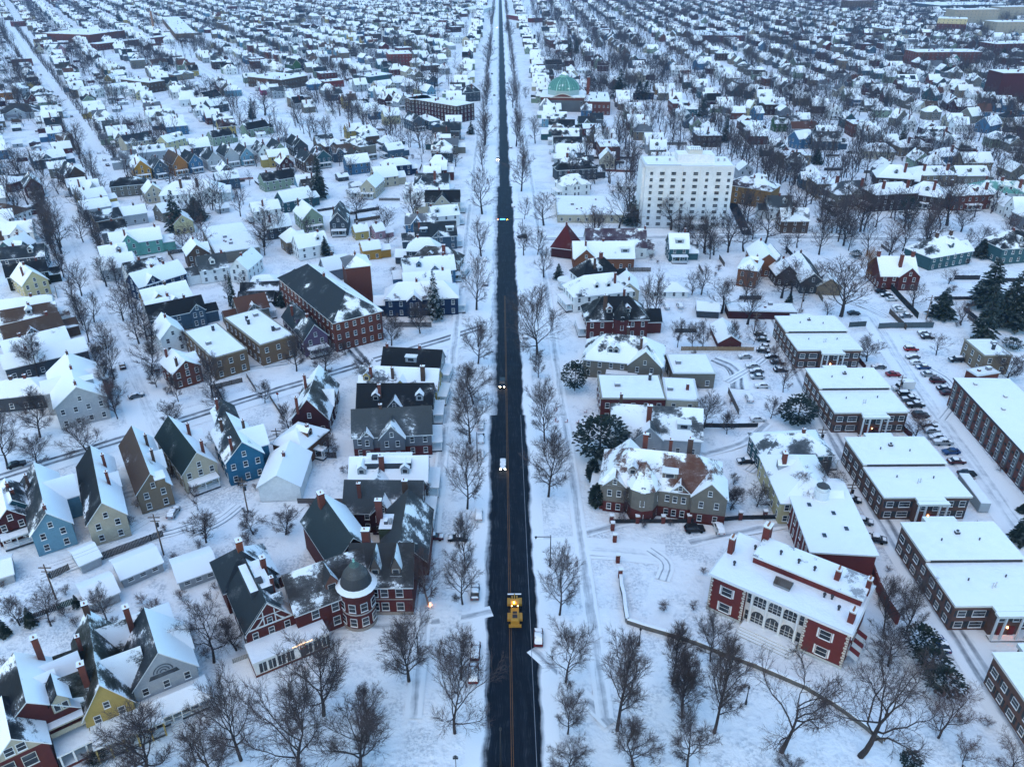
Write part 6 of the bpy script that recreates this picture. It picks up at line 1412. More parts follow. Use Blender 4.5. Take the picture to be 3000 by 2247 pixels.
    M = Matrix.Translation((-L/2,0,0)) @ Matrix.Rotation(-PI/2,4,'Z'); b = MB(); b.box(-w/2,1.0,-4.6,-.02,0,he+.2,WALL,PAL['brickred']); g2 = MB(); gable_wall(g2,0,4.6,8.2,he+.2,4.2,PAL['cream'],PAL['brickred'],he); 
    Mw = M @ Matrix.Translation((-3.1,-4.6,0)) @ Matrix.Rotation(PI/2,4,'Z'); bw = MB().add(g2,Mw); r = MB(); gable_roof(r,-.3,9,8.2,he+.2,4.2,PAL['black'],.85,.5,random.Random(8)); go = obj('gable_wing', bw, BM, e); obj('roof', MB().add(r,Mw), BM, go)
    for k in range(2):
        for z, ar in ((1.0,True),(5.0,False)):
            p = M @ Vector((-5.0+k*3.0,-4.6,z)); link('window', window_mesh(1.9,2.3,arch=ar,tc=(.5,.46,.38)), go, p, -PI/2)
    for k in range(2): p = M @ Vector((-4.1+k*1.7,-4.6,he+.6)); link('window', window_mesh(1.2,1.5), go, p, -PI/2)
    b = MB(); b.box(1.3,w/2+.4,-4.4,-.02,3.3,3.65,TRIM,PAL['trim'],top=SNW,bottom=True); b.box(1.5,w/2+.2,-4.2,-.03,0,.6,WALL,PAL['brickred'],top=SNW)
    for i in range(4): b.box(1.5+i*1.95,1.8+i*1.95,-4.25,-3.95,.6,3.3,TRIM,PAL['trim'])
    b.box(1.3,w/2+.4,-1.6,-.04,6.9,7.2,TRIM,PAL['cream'],top=SNW,bottom=True); b.box(1.4,w/2+.3,-1.5,-1.4,5.0,6.0,TRIM,PAL['cream']); obj('porch', MB().add(b,M), BM, e)
    d2 = MB(); q = MB(); q.box(-1.3,1.3,-.1,3.4,he+.6,he+2.6,WALL,PAL['cream']); 
    for sg in (1,-1):
        f = [(0,-.5,he+4.6),(sg*1.8,-.5,he+2.5),(sg*1.8,4.2,he+2.5),(0,5.2,he+4.6)]; q.face(f if sg < 0 else f[::-1],ROOF,PAL['black'],.85 if sg > 0 else .2)
    q.face([(-1.3,-.12,he+2.6),(1.3,-.12,he+2.6),(0,-.12,he+4.3)],WALL,PAL['cream']); win_flat(q,-.6,-.12,he+1.0,0,.8,1.3,PAL['trim']); win_flat(q,.6,-.12,he+1.0,0,.8,1.3,PAL['trim']); obj('dormer', d2.add(q, M @ Matrix.Translation((4.2,-.2,0))), BM, e)
    occupy_rect(mid, rz, L+8, w+4); landmark('corner red brick mansion', mid); tag(e, 'red brick mansion with cream gables, arched ground-floor windows and a balcony', 'mansion')
# ------------------------------------------------------------------ garages with snow blankets, fences, furniture
def garages():
    for i, (x1,y1,x2,y2,w,lab) in enumerate(((470,262,600,205,6.4,'small cream garage with a peaked blanket of snow by the wooden fence'),(740,338,1000,232,7.5,'long grey-white garage with small windows and a thick snowy roof'),(1120,345,1365,262,8,'wide snow-covered garage beside the half-timbered red gable house'),
            (520,500,720,418,7.4,'low garage wholly under snow behind the fan-window cream house'),(-40,330,60,300,7,'white garage with a blue-grey panelled door at the alley'))):
        A, B_ = at('G',x1,y1,4.2), at('G',x2,y2,4.2); d = B_-A; rz = math.atan2(d.y,d.x); mid = (A+B_)/2; L = d.length
        parts, wins = house_parts('g', L, w, 2.7, 1.5, 'palegrey', 'grey', .99, .99, ['nw'] if i in (0,3) else [], (mid.x,mid.y,0), rz, 300+i)
        wins = [] if i in (0,3) else [(-L*.3+k*L*.3,-w/2,1.1,0,1.1,.8,PAL['trim']) for k in range(3)]
        if i == 4: wins = [(L/2,0,.1,PI/2,3.2,2.1,(.25,.33,.4))]
        e = put_house('garage', parts, wins, (mid.x,mid.y,0), rz, 'thing'); occupy_rect(mid, rz, L, w); tag(e, lab, 'garage')
def fence(pts, h, col, lab, name='fence', step=2.4, th=.08, slat=True, mat=None):
    P = [at(*q) for q in pts]; o = P[0]; e = link(name, None, None, o); k = 0
    for a, b in zip(P,P[1:]):
        n = max(1,int((b-a).length/step)); rz = math.atan2(b.y-a.y,b.x-a.x); L = (b-a).length
        q = MB(); nb = int(L/.3) if slat else 1
        for i in range(nb):
            x0, x1 = L*i/nb, L*(i+1)/nb-(.04 if slat else 0); hh = h*(1+(R.uniform(-.05,.03) if slat else 0)); q.box(x0,x1,-th/2,th/2,.05,hh)
        po = obj('fence_panel', q, [mat or M_WOOD, MS], e, a-o, rz); po.color = (*col,1)
        if slat or step < 90:
            for i in range(n):
                q = MB(); q.box(-.07,.07,-.07,.07,0,h+.12,top=1); p = a.lerp(b,i/n)-o; po = obj('post', q, [mat or M_WOOD, MS], e, p, rz); po.color = (*[c*.8 for c in col],1)
    tag(e, lab, 'fence'); return e
def lamp_post(c, x, yb, yt, arm, lab):
    p = at(c,x,yb); H = max(4, min(13, htop(p,c,x,yt))); e = link('street_lamp', None, None, p); q = MB(); q.cyl(0,0,.16,.08,0,H,8); q.cyl(0,0,.25,.2,0,.9,8); obj('pole', q, [M_METAL], e)
    if arm:
        q = MB(); q.box(min(0,arm),max(0,arm),-.06,.06,H-.55,H-.43,bottom=True); q.box(min(0,arm*.5),max(0,arm*.5),-.03,.03,H-.95,H-.89,bottom=True); obj('arm', q, [M_METAL], e)
        q = MB().cyl(arm,0,.12,.3,H-1.0,H-.5,8); obj('lamp_head', q, [M_METAL], e)
    else:
        q = MB().cyl(0,0,.16,.26,H,H+.25,8); q.cyl(0,0,.26,.1,H+.25,H+.7,8); obj('lamp_head', q, [M_METAL], e)
    tag(e, lab, 'street lamp')
def utility_pole(c, x, yb, xt, yt, lab):
    p = at(c,x,yb); H = max(6, min(14, htop(p,c,x,yt))); e = link('utility_pole', None, None, p); q = MB().cyl(0,0,.2,.13,0,H,8); o = obj('pole', q, [M_WOOD], e); o.color = (.13,.09,.07,1)
    q = MB(); q.box(-1.3,1.3,-.08,.08,H-1.0,H-.8,bottom=True); q.box(-1,1,-.08,.08,H-2.0,H-1.85,bottom=True); o = obj('crossarm', q, [M_WOOD], e); o.color = (.12,.09,.07,1)
    q = MB().cyl(.4,0,.28,.28,H-3.4,H-2.4,10); obj('transformer', q, [M_METAL], e)
    tag(e, lab, 'utility pole'); return p, H
def wire(ends, lab):
    T = TB()
    for (p,H),(q,K) in zip(ends,ends[1:]):
        for k in (-.9,.9):
            a, b = Vector((p.x+k,p.y,H-.7)), Vector((q.x+k,q.y,K-.7)); T.tube([a.lerp(b,i/12)+Vector((0,0,-1.2*math.sin(PI*i/12))) for i in range(13)], [.02]*13, 3)
    o = link('overhead_wire', T.mesh('overhead_wire',[M_METAL])); tag(o, lab, 'wire')
def pillars():
    n = 0
    for c, x, y, d in (('H',1747,75,'corner'),('H',1754,122,''),('H',1768,198,''),('H',1788,330,''),('H',1804,425,''),('H',1914,78,''),('H',2080,78,''),('I',38,74,''),('I',205,70,''),('I',370,52,''),('I',530,45,'')):
        p = at(c,x,y); e = link('gate_pillar', None, None, p); q = MB(); q.box(-.42,.42,-.42,.42,0,2.1,WALL,(.11,.028,.022)); obj('shaft', q, BM, e)
        q = MB(); q.box(-.52,.52,-.52,.52,2.11,2.35,TRIM,(.4,.38,.35),top=SNW,bottom=True); obj('cap', q, BM, e); n += 1
        later(e, ['brick gate pillar with a snowy cap'], 'pillar', 'brick pillars along the garden fence', p)
def garden_wall():
    pts = [('H',1806,425),('H',1812,500),('H',1828,560),('H',1836,640),('H',1850,722),('H',1960,758),('H',2209,830),('I',120,872),('I',300,945),('I',470,1008),('I',620,1072),('I',800,1150),('I',1000,1270),('I',1180,1400),('I',1300,1500)]
    P = [at(*q) for q in pts]; b = MB(); rr = random.Random(2); PP = []
    for a, c in zip(P,P[1:]):
        n = max(1,int((c-a).length/1.2)); PP += [a.lerp(c,i/n) for i in range(n)]
    PP.append(P[-1])
    for a, c in zip(PP,PP[1:]):
        t = (c-a).normalized(); q = Vector((t.y,-t.x,0))*.35; h = 1.05
        f = [a+q,c+q,c-q,a-q]; z = lambda v, h_: (v.x, v.y, h_)
        b.face([z(f[0],0),z(f[1],0),z(f[1],h),z(f[0],h)],0); b.face([z(f[2],0),z(f[3],0),z(f[3],h),z(f[2],h)],0)
        b.face([z(v,h+.12) for v in f],1); b.face([z(f[0],h),z(f[1],h),z(f[1],h+.12),z(f[0],h+.12)],1)
    o = link('garden_wall', b.mesh('garden_wall',[M_STONE,MS])); tag(o, 'low dark stone garden wall curving round the snowy lawn of the arched-window mansion', 'wall')
def wheel_loader():
    p = at('H',1122,668); e = link('wheel_loader', None, None, (p.x,p.y,.07), PI/2+.0142)
    Y = lambda *a: obj(a[0], a[1], [M_YEL, M_METAL, MG, MS], e)
    b = MB(); b.box(-4.0,-.6,-.85,.85,.9,2.1); b.face([(-4.0,-.85,2.1),(-.6,-.85,2.1),(-.6,-.75,2.35),(-3.8,-.7,2.3)]); b.face([(-.6,.85,2.1),(-4.0,.85,2.1),(-3.8,.7,2.3),(-.6,.75,2.35)]); b.face([(-3.8,-.7,2.3),(-.6,-.75,2.35),(-.6,.75,2.35),(-3.8,.7,2.3)]); b.face([(-4.0,.85,2.1),(-4.0,-.85,2.1),(-3.8,-.7,2.3),(-3.8,.7,2.3)])
    b.box(-3.4,-2.4,-.5,.5,2.33,2.37,1); b.box(-2.2,-1.6,-.45,.45,2.35,2.38,1); b.box(-4.35,-4.0,-1.25,1.25,.7,1.25); Y('engine_hood', b)
    b = MB(); b.box(.6,2.6,-.7,.7,.8,1.6); b.box(-.6,.6,-.45,.45,.8,1.3,1); Y('front_frame', b)
    c = MB(); c.box(-.55,.95,-.78,.78,1.5,2.2,0); c.box(-.5,.9,-.72,.72,2.2,3.05,2); c.box(-.65,1.05,-.88,.88,3.06,3.25,0,bottom=True); co = Y('cab', c)
    for y in (-.72,.72): 
        for x in (-.5,.9): q = MB(); q.box(x-.06,x+.06,y-.06,y+.06,2.2,3.06,0); obj('cab_post', q, [M_YEL], co)
    q = MB().cyl(-.2,.15,.16,.14,3.25,3.55,10); obj('beacon', q, [M_AMBER], co)
    for y in (-.6,.6): q = MB(); q.box(-.72,-.64,y-.1,y+.1,2.85,3.0,bottom=True); obj('work_light', q, [M_WARM], co)
    for x in (-2.3,1.9):
        for y in (-1.15,1.15):
            w = MB(); q = MB().cyl(0,0,.85,.85,-.32,.32,18,0); q.cyl(0,0,.42,.42,.32,.36,12,1); w.add(q, Matrix.Rotation(PI/2 if y < 0 else -PI/2,4,'X')); wo = obj('wheel', w, [M_TYRE,M_YEL], e, (x,y,.85))
            f = MB(); f.box(x-.8,x+.8,y-.34,y+.34,1.78,1.88,0,bottom=True); f.box(x-.95,x-.8,y-.34,y+.34,1.3,1.86,0); Y('fender', f)
    a = MB()
    for y in (-.5,.5):
        for (x0,z0),(x1,z1) in (((1.6,1.9),(3.1,1.7)),((3.1,1.7),(4.2,.8))): a.face([(x0,y-.13,z0),(x1,y-.13,z1),(x1,y-.13,z1+.35),(x0,y-.13,z0+.35)]); a.face([(x1,y+.13,z1),(x0,y+.13,z0),(x0,y+.13,z0+.35),(x1,y+.13,z1+.35)]); a.face([(x0,y-.13,z0+.35),(x1,y-.13,z1+.35),(x1,y+.13,z1+.35),(x0,y+.13,z0+.35)])
    a.box(1.8,3.6,-.12,.12,1.9,2.2); Y('lift_arm', a)
    k = MB(); pr = [(3.9,.35),(4.1,.2),(5.6,.25),(5.6,.32),(4.3,.5),(4.15,1.0),(4.3,1.55),(3.95,1.5)]
    for y in (-1.45,1.45): k.face([(x,y,z) for x,z in ((3.9,.35),(4.1,.2),(5.6,.3),(4.3,1.55),(3.95,1.5))],1)
    for (x0,z0),(x1,z1) in zip(pr,pr[1:]+pr[:1]): k.face([(x0,-1.45,z0),(x1,-1.45,z1),(x1,1.45,z1),(x0,1.45,z0)],1)
    ko = Y('bucket', k); s = MB(); s.face([(4.15,-1.4,1.45),(5.5,-1.4,.4),(5.5,1.4,.4),(4.15,1.4,1.45)],0); s.face([(3.95,-1.42,1.56),(4.3,-1.42,1.58),(4.3,1.42,1.58),(3.95,1.42,1.56)],0); obj('snow_load', s, [MS], ko)
    tag(e, 'yellow wheel loader with a lit amber beacon and a snow-filled bucket on the avenue', 'wheel loader'); landmark('yellow wheel loader', p)
def extras():
    # far school chimney, container, sign post, willow
    p = at('P',2003,436); e = link('factory_chimney', None, None, p); b = MB().cyl(0,0,1.9,1.3,0,30,12,WALL,(.24,.13,.07)); obj('shaft', b, BM, e); b = MB().cyl(0,0,1.5,1.5,30,31,12,WALL,(.28,.15,.08),capmat=SNW); obj('cap', b, BM, e); tag(e, 'tall tapering tan brick chimney standing among the far school roofs', 'chimney'); landmark('tall school chimney', p)
    a = at('F',1930,1600,2.7); e = link('storage_container', None, None, (a.x,a.y,0), PI/2+.02+.5); e.rotation_euler[2] = math.atan2(*(lambda q: (q.y,q.x))(at('F',1830,1465,2.7)-a)); b = MB(); b.box(0,12.2,-2.4,0,.1,2.7,TRIM,(.3,.34,.36)); 
    for i in range(24): b.box(.3+i*.5,.5+i*.5,0,.05,.2,2.6,TRIM,(.26,.3,.32))
    obj('body', b, BM, e); b = MB(); b.box(0,12.2,-2.4,0,2.71,2.95,SNW); obj('snow_cover', b, BM, e); b = MB(); b.box(-.06,-.01,-2.3,-.1,.2,2.6,TRIM,(.34,.37,.39)); obj('door', b, BM, e); tag(e, 'pale grey storage container under snow beside the apartment car park', 'container')
    p = at('H',742,1660); e = link('sign_post', None, None, p); b = MB().cyl(0,0,.06,.06,0,3.0,6); obj('post', b, [M_METAL], e)
    b = MB(); b.box(-.45,.45,-.03,.03,2.2,2.7,0,bottom=True); obj('sign_panel', b, [M_METAL], e); b = MB(); b.face([(-.5,-.03,2.95),(0,-.03,2.75),(.5,-.03,2.95),(0,-.03,3.3)]); obj('sign_panel', b, [M_METAL], e); tag(e, 'grey road sign on a post seen from behind at the snowy roadside', 'sign')
    p = at('D',1802,938); e = link('no_entry_sign', None, None, p); b = MB().cyl(0,0,.05,.05,0,2.6,6); obj('post', b, [M_METAL], e); b = MB(); b.face([(.4*math.cos(i*PI/4+PI/8),-.04,2.5+.4*math.sin(i*PI/4+PI/8)) for i in range(8)]); obj('sign_panel', b, [M_TAIL], e); tag(e, 'red eight-sided stop sign facing the cross street beside the maroon Tudor house', 'sign')
    # traffic signal arm with blue street sign over the avenue
    p = at('B',1172,1500); H = 6.2; e = link('traffic_signal', None, None, p); b = MB().cyl(0,0,.16,.12,0,H,8); obj('pole', b, [M_METAL], e); b = MB(); b.box(-12,0,-.07,.07,H-.2,H-.05,bottom=True); obj('arm', b, [M_METAL], e)
    for x in (-7.2,-11.6): b = MB(); b.box(x-.18,x+.18,-.2,.2,H-1.1,H-.1,bottom=True); so = obj('signal_head', b, [M_METAL], e); b = MB(); b.box(x-.12,x+.12,-.24,-.2,H-.4,H-.18,bottom=True); obj('red_lamp', b, [M_RED if x < -10 else M_AMBER], so)
    b = MB(); b.box(-10.6,-8.2,-.1,-.05,H-.5,H+.15,bottom=True); obj('street_sign', b, [m_emit('lit_blue_sign',(.05,.3,.8),.5)], e); tag(e, 'traffic signal arm with a lit blue street sign above the avenue', 'traffic signal'); landmark('traffic signal', p)
    # round porch of the white mansion
    p = at('E',1455,205); e = link('round_gazebo_porch', None, None, p); b = MB().cyl(0,0,3.6,3.6,3.2,3.7,20,TRIM,PAL['trim'],capmat=SNW); obj('roof', b, BM, e)
    b = MB().cyl(0,0,3.3,3.3,0,.7,20,WALL,PAL['palegrey'],capmat=SNW); obj('base', b, BM, e)
    for i in range(10): b = MB().cyl(3.1*math.cos(i*.628),3.1*math.sin(i*.628),.13,.13,.7,3.2,6,TRIM,PAL['trim']); obj('column', b, BM, e)
    tag(e, 'round white columned porch with a disc of snow beside the frosted white mansion', 'porch')
    for c,x,y in (('H',575,612),('H',185,630),('H',78,665),('H',515,245)):
        p = at(c,x,y); e = link('garden_lamp', None, None, p); b = MB().cyl(0,0,.03,.03,0,.5,6); obj('stake', b, [M_METAL], e); b = MB().cyl(0,0,.12,.12,.5,.72,8); obj('lamp', b, [M_WARM], e); later(e, ['small lit garden lamp in the snow'], 'garden lamp', 'lit garden lamps round the turreted mansion', p)
    for c,x,y in (('E',1395,1072),('E',1455,1076),('E',1528,1080),('E',1386,1002),('E',1580,1012)):
        p = at(c,x,y); e = link('garden_chair', None, None, p, R.uniform(0,6)); b = MB(); b.box(-.35,.35,-.35,.35,.3,.42,top=1,bottom=True); obj('seat', b, [M_TAIL,MS], e); b = MB(); b.box(-.35,.35,.3,.42,.42,1.2,top=1); obj('backrest', b, [M_TAIL,MS], e)
        for sx in (-.3,.3):
            for sy in (-.3,.3): b = MB(); b.box(sx-.05,sx+.05,sy-.05,sy+.05,0,.3); obj('leg', b, [M_TAIL], e)
        later(e, ['red wooden garden chair dusted with snow'], 'chair', 'red chairs on the snowy lawn', p)
# ------------------------------------------------------------------ put the surveyed things in place
build_ground()
wheel_loader(); tower_block(); domed_hall(); long_block(); mansion(); turret_mansion(); tudor_house(); front_three(); garages()
for i, (c, x, y, lab) in enumerate((('F',750,605,'brick apartment block with white portico, the one farthest up the alley'),('F',990,1008,'brick apartment block with white portico, second along the alley from the garages'),
        ('F',1310,1555,'brick apartment block with white portico next to the rambling stucco house'),('I',1772,606,'brick apartment block with white portico opposite the arched-window mansion'),('I',2025,940,'brick apartment block cut off at the picture corner, nearest the camera'))):
    m = apartments(c, x, y, i, lab)
    landmark(('farthest apartment block','second apartment block','middle apartment block','fourth apartment block','corner apartment block')[i], m)
for l in FLATS.strip().splitlines(): survey_flat(l)
for l in HOUSES.strip().splitlines(): survey_house(l)
survey_trees(TREES, one_tree); survey_trees(EVER, one_ever); survey_trees(CARS, one_car)
put_car(at('E',1042,838), -PI/2-.0142, 'u', 'black', 1, 'dark wagon driving towards the camera on the avenue with lit headlights', True, 'car', 'moving_car')
put_car(at('E',1046,1362), -PI/2-.0142, 's', 'black', 3, 'dark car with a white snow-capped roof driving on the avenue', True, 'car', 'moving_car')
put_car(at('B',1013,1038), -PI/2, 'u', 'orange' if 'orange' in CC else 'slate', 2, 'car with glowing headlights on the avenue beside the cross-gabled main-road houses', True, 'car', 'moving_car')
put_car(at('B',1007,182), -PI/2, 's', 'slate', 2, 'most distant car with bright headlights far up the avenue', True, 'car', 'moving_car')
pillars(); garden_wall(); extras()
fence([('G',640,325),('G',1062,165)], 2.0, (.06,.055,.055), 'tall weathered dark board fence beside the long grey-white garage')
fence([('G',330,440),('G',455,380)], 1.8, (.07,.065,.06), 'short dark board fence between two snowy garages')
fence([('G',375,640),('G',480,600)], 1.6, (.02,.07,.055), 'green board fence behind the yellow olive-roofed house')
fence([('G',120,730),('G',230,690),('G',370,640)], 1.3, (.03,.035,.04), 'dark low garden fence behind small pine trees')
fence([('G',1510,985),('G',1720,905)], 1.1, (.3,.29,.28), 'low picket fence beside the white sun porch')
fence([('D',2010,1305),('D',2180,1308)], 1.8, (.05,.04,.04), 'dark fence behind the rust-brown hip-roofed house')
fence([('E',-280,1600),('E',20,1602)], 1.5, (.11,.09,.085), 'brown rail fence behind the maroon white-trimmed house', slat=False)
fence([('F',1320,190),('F',1400,280),('F',1520,408)], 2.4, (.012,.016,.018), 'tall black fence along the upper car park', slat=False)
fence([('F',1265,472),('F',1340,468),('F',1620,465)], 2.2, (.07,.09,.1), 'grey screened fence across the middle of the car park', slat=False)
fence([('F',1075,462),('F',1185,455)], 2.0, (.05,.065,.07), 'short grey screened fence beside the farthest apartment block', slat=False)
fence([('F',-10,612),('F',200,612),('F',460,615)], 1.5, (.27,.17,.09), 'pale new timber fence behind the red garage')
fence([('F',60,1108),('F',300,1112),('F',485,1108)], 1.4, (.02,.022,.025), 'long black fence across the snowy yard beside the stucco house', slat=False)
fence([('F',720,-10),('F',800,130),('F',905,300)], 1.8, (.13,.11,.09), 'brown fence running down the lane beside the half-timbered garage')
fence([('F',1140,690),('F',1180,740)], 1.8, (.08,.02,.02), 'dark red fence behind the second apartment block'); fence([('F',1420,1130),('F',1480,1185)], 1.8, (.08,.02,.02), 'dark red fence behind the middle apartment block')
fence([('I',1215,395),('I',1260,520),('I',1320,640),('I',1385,735)], 2.6, (.12,.03,.025), 'high red brick garden wall topped with snow behind the bare trees', 'brick_wall', slat=False, th=.5, mat=MW if False else None)
fence([('H',1747,80),('H',1914,80),('H',2080,80),('H',2209,78),('I',205,72),('I',370,56),('I',690,50)], 1.3, (.02,.022,.025), 'black iron railing between brick pillars behind the arched-window mansion', 'railing', slat=False, th=.03)
fence([('A',1530,1170),('A',1640,1160)], 1.2, (.2,.06,.04), 'low red fence by the long green house')
fence([('B',1600,1030),('B',1900,1030)], 1.4, (.06,.06,.07), 'dark fence behind the white two-car garage', slat=False)
fence([('B',1650,1110),('B',1900,1118)], 1.4, (.14,.05,.04), 'reddish fence across the yard beside the white apartment tower', slat=False)
fence([('D',350,1278),('D',475,1258)], 1.6, (.16,.035,.03), 'red fence beside the avenue trees in the side yard') if False else None
for c, x, yb, yt, arm, lab in (('H',1350,355,155,-3.2,'tall black street lamp with a single arm reaching over the avenue'),('E',885,590,420,2.2,'street lamp with arm among the avenue trees by the bare black-roofed house'),('E',880,1330,1140,1.8,'street lamp leaning its arm over cars buried in snow'),
        ('H',497,922,830,0,'black park lamp post inside the round tree by the avenue'),('I',408,1248,1155,0,'black park lamp post beside the gnarled old tree'),('H',1926,868,800,0,'black park lamp post behind the tall oval tree'),('G',1263,1620,1525,0,'black park lamp post among the trees before the cream fan-window house'),
        ('G',1990,1170,1075,0,'black park lamp post beside the two trees below the red half-timbered house'),('H',1032,1657,1415,0,'slim pale lamp post standing at the near end of the avenue'),('C',925,1450,1385,0,'dark lamp post by the snowy cross street'),('C',895,1580,1530,0,'thin lamp post beside the cross street tracks'),('B',975,680,640,-1.5,'small street lamp far up the avenue verge')):
    lamp_post(c, x, yb, yt, arm, lab)
p1 = utility_pole('G',363,570,248,345,'leaning brown utility pole in the alley behind the corner mansion'); p2 = utility_pole('G',1060,283,950,20,'utility pole behind the dark board fence at the alley'); p3 = utility_pole('D',1605,1657,1500,1440,'utility pole at the alley corner beside the white barn'); p4 = utility_pole('D',1805,1250,1775,1115,'utility pole between the teal Victorian and the white barn')
wire((p1,p2,p3,p4), 'overhead wires strung along the back alley poles')
p5 = utility_pole('F',765,345,785,240,'utility pole with a transformer above the maroon garages'); p6 = utility_pole('F',460,500,478,360,'utility pole by the cars beside the red garage'); p7 = utility_pole('F',885,1230,925,1105,'utility pole at the alley beside the rambling stucco house'); p8 = utility_pole('F',1075,1590,1105,1480,'utility pole with a dark box by the cupola carriage house')
wire((p5,p6), 'overhead wires crossing the alley above the red garage'); wire((p7,p8), 'overhead wires along the alley by the stucco house')
utility_pole('F',1575,410,1635,255,'utility pole at the end of the tall black fence'); utility_pole('F',1395,890,1430,770,'utility pole beside the box truck in the car park'); utility_pole('B',1272,1560,1272,1460,'pole standing at the cross street corner by the dark red steep roof')
# weeping willow by the upper car park
p = at('F',1180,160); o = link('willow_tree', None, None, p); T, C = make_tree(91, 14.0, 'o', 0); link('trunk', T.mesh('trunk',[M_BARK]), o); link('crown', C.mesh('crown',[M_WILLOW]), o); o.scale = (.8,.8,.95); tag(o, 'orange weeping willow twigs glowing beside the upper car park', 'tree'); landmark('orange willow', p)
# ------------------------------------------------------------------ streets of houses beyond
LD = math.radians(120.5); UL = Vector((math.cos(LD), math.sin(LD), 0)); VL = Vector((UL.y,-UL.x,0))
CAND = []; TREEC = []
EXC = [(at('D',700,700),9),(at('D',1500,880),9),(at('D',400,1000),8),(at('E',100,640),9),(at('D',1420,560),8),(at('D',560,1150),8),(at('Q',470,1050),34),(at('S',1150,1000),22),(at('C',1880,900),16),(at('B',1500,1330),30),(at('A',640,1080),14),(at('P',60,470),20),(at('Q',120,600),20),(at('B',1650,1150),22),(at('S',1700,640),20),(at('C',1500,1440),40),(at('C',300,1030),24),(at('B',1300,1150),20)]
def visible(p):
    x, y, z = proj((p.x,p.y,0)); return z > 0 and -60 < x < 3060 and -25 < y < 1100
def ok(p, r):
    x, y, z = proj((p.x,p.y,0))
    if y > 700 and (x > 1330 or y > 1090): return False
    if not visible(p) or near_street(p.x, p.y, 6+r*.5): return False
    for c, q in EXC:
        if (c.x-p.x)**2+(c.y-p.y)**2 < (q+r)**2: return False
    return is_free(p.x, p.y, r)
LCOL = ['white','white','white','palegrey','greytan','grey','cream','palegrey','palegrey','palegrey','sage','tan','grey','slateblue','skyblue','brown','paleyellow','steelblue','brickred','greytan','slateteal','greydark','maroon','yellow']
RCOL = ['palegrey','cream','tan','greytan','greytan','sage','steelblue','slateteal','brickred','maroon','slateblue','white','brown','greydark','redbrick','grey']
ROOFS = ['grey','grey','greyroof','slate','slate','black','black','brown','greybrown','maroonroof','copper']
from mathutils import noise as mn
def wood(p): return .5+mn.noise(Vector((p.x*.011, p.y*.011, 4.2)))*1.1+mn.noise(Vector((p.x*.04, p.y*.04, 8.2)))*.5
def lot(p, rz, left):
    q = R.random()
    p = p+Vector((R.uniform(-3.5,3.5), R.uniform(-2,2), 0)); rz += R.uniform(-.05,.05)
    if wood(p) > .98 or R.random() < .05: return
    L = R.uniform(9,14); w = R.uniform(7.2,9.2)
    if not ok(p, 6.2 if p.length > 330 else 7.5): 
        return
    for i in range(2): occupy(p.x+math.cos(rz)*(i-.5)*L*.5, p.y+math.sin(rz)*(i-.5)*L*.5, w*.5)
    CAND.append((p.length, p, rz, L, w, left, R.random()))
# left quarter: rows along its slanting streets
t0 = at('W',556,181).dot(VL); 
for blk in range(-26, 12):
    tb = t0+blk*74.0
    SG = (tb,)
    for side in (1,-1):
        s = 60.0
        while s < 2600:
            s += R.uniform(9.6,12.5)
            if (s % 190) < 16: continue
            base = UL*s+VL*(tb+side*(17+R.uniform(-1.5,1.5)))
            if base.x > road_x(base.y)-62 or base.y < 40: continue
            rz = math.atan2(VL.y,VL.x)+(0 if R.random() < .85 else PI/2)
            lot(base, rz, True)
            if R.random() < .42: TREEC.append((UL*(s+R.uniform(-3,3))+VL*(tb+side*R.uniform(7.5,8.5)), R.uniform(8,12), 't' if R.random()<.5 else 'v', True))
            for _ in range(4):
                if R.random() < .55: TREEC.append((UL*(s+R.uniform(-8,8))+VL*(tb+side*R.uniform(20,38)), R.uniform(9,17), R.choice('vvoogr'), True))
            if R.random() < .25:
                gq = UL*s+VL*(tb+side*R.uniform(31,35))
                if gq.x < road_x(gq.y)-62 and ok(gq, 3.2): occupy(gq.x,gq.y,3); CAND.append((gq.length, gq, rz, 6, 6, None, R.random()))
# right quarter and both avenue fronts
for k in range(-1, 22):
    xb = k*78.0 if k > 0 else 0
    for side in ((1,) if k == -1 else (1,-1) if k > 0 else (1,)):
        y = 150.0
        while y < 2350:
            y += R.uniform(10.5,14) if k > 0 else R.uniform(10,12.5)
            if (y % 210) < 15: continue
            x = road_x(y)+(xb+side*(18+R.uniform(-1.5,1.5)) if k > 0 else (38 if k == 0 else -38)+R.uniform(-1.5,1.5))
            if k > 0: x += .06*(y-400)*.3
            if k == 1 and side == -1: x += 3
            p = Vector((x, y, 0)); rz = .0142 if R.random() < (.62 if k > 0 else .95) else PI/2
            lot(p, rz, False)
            if k > 0:
                for _ in range(7):
                    if R.random() < .62: TREEC.append((Vector((x+R.uniform(-26,26), y+R.uniform(-9,9), 0)), R.uniform(11,20), R.choice('vvvoogrr'), False))
            elif R.random() < .3: TREEC.append((Vector((x+(14 if k == 0 else -14)+R.uniform(-5,5), y+R.uniform(-4,4), 0)), R.uniform(8,15), R.choice('vorg'), False))
AV = W_((430,1190),(398,1112),(231,750),(195,656),(150,540))
for a_, b_ in zip(AV, AV[1:]):
    Lx = (b_-a_).length; n = int(Lx/9.0); u_ = (b_-a_).normalized()
    for i in range(n):
        for sg in (1,-1):
            pt = a_+u_*(i*9.0+R.uniform(-2,2))+Vector((u_.y,-u_.x,0))*sg*8.6
            if is_free(pt.x,pt.y,.5) and R.random() < .62: put_tree(pt, R.uniform(9,12.5), R.choice('ttv'), R.uniform(2.4,3.6))
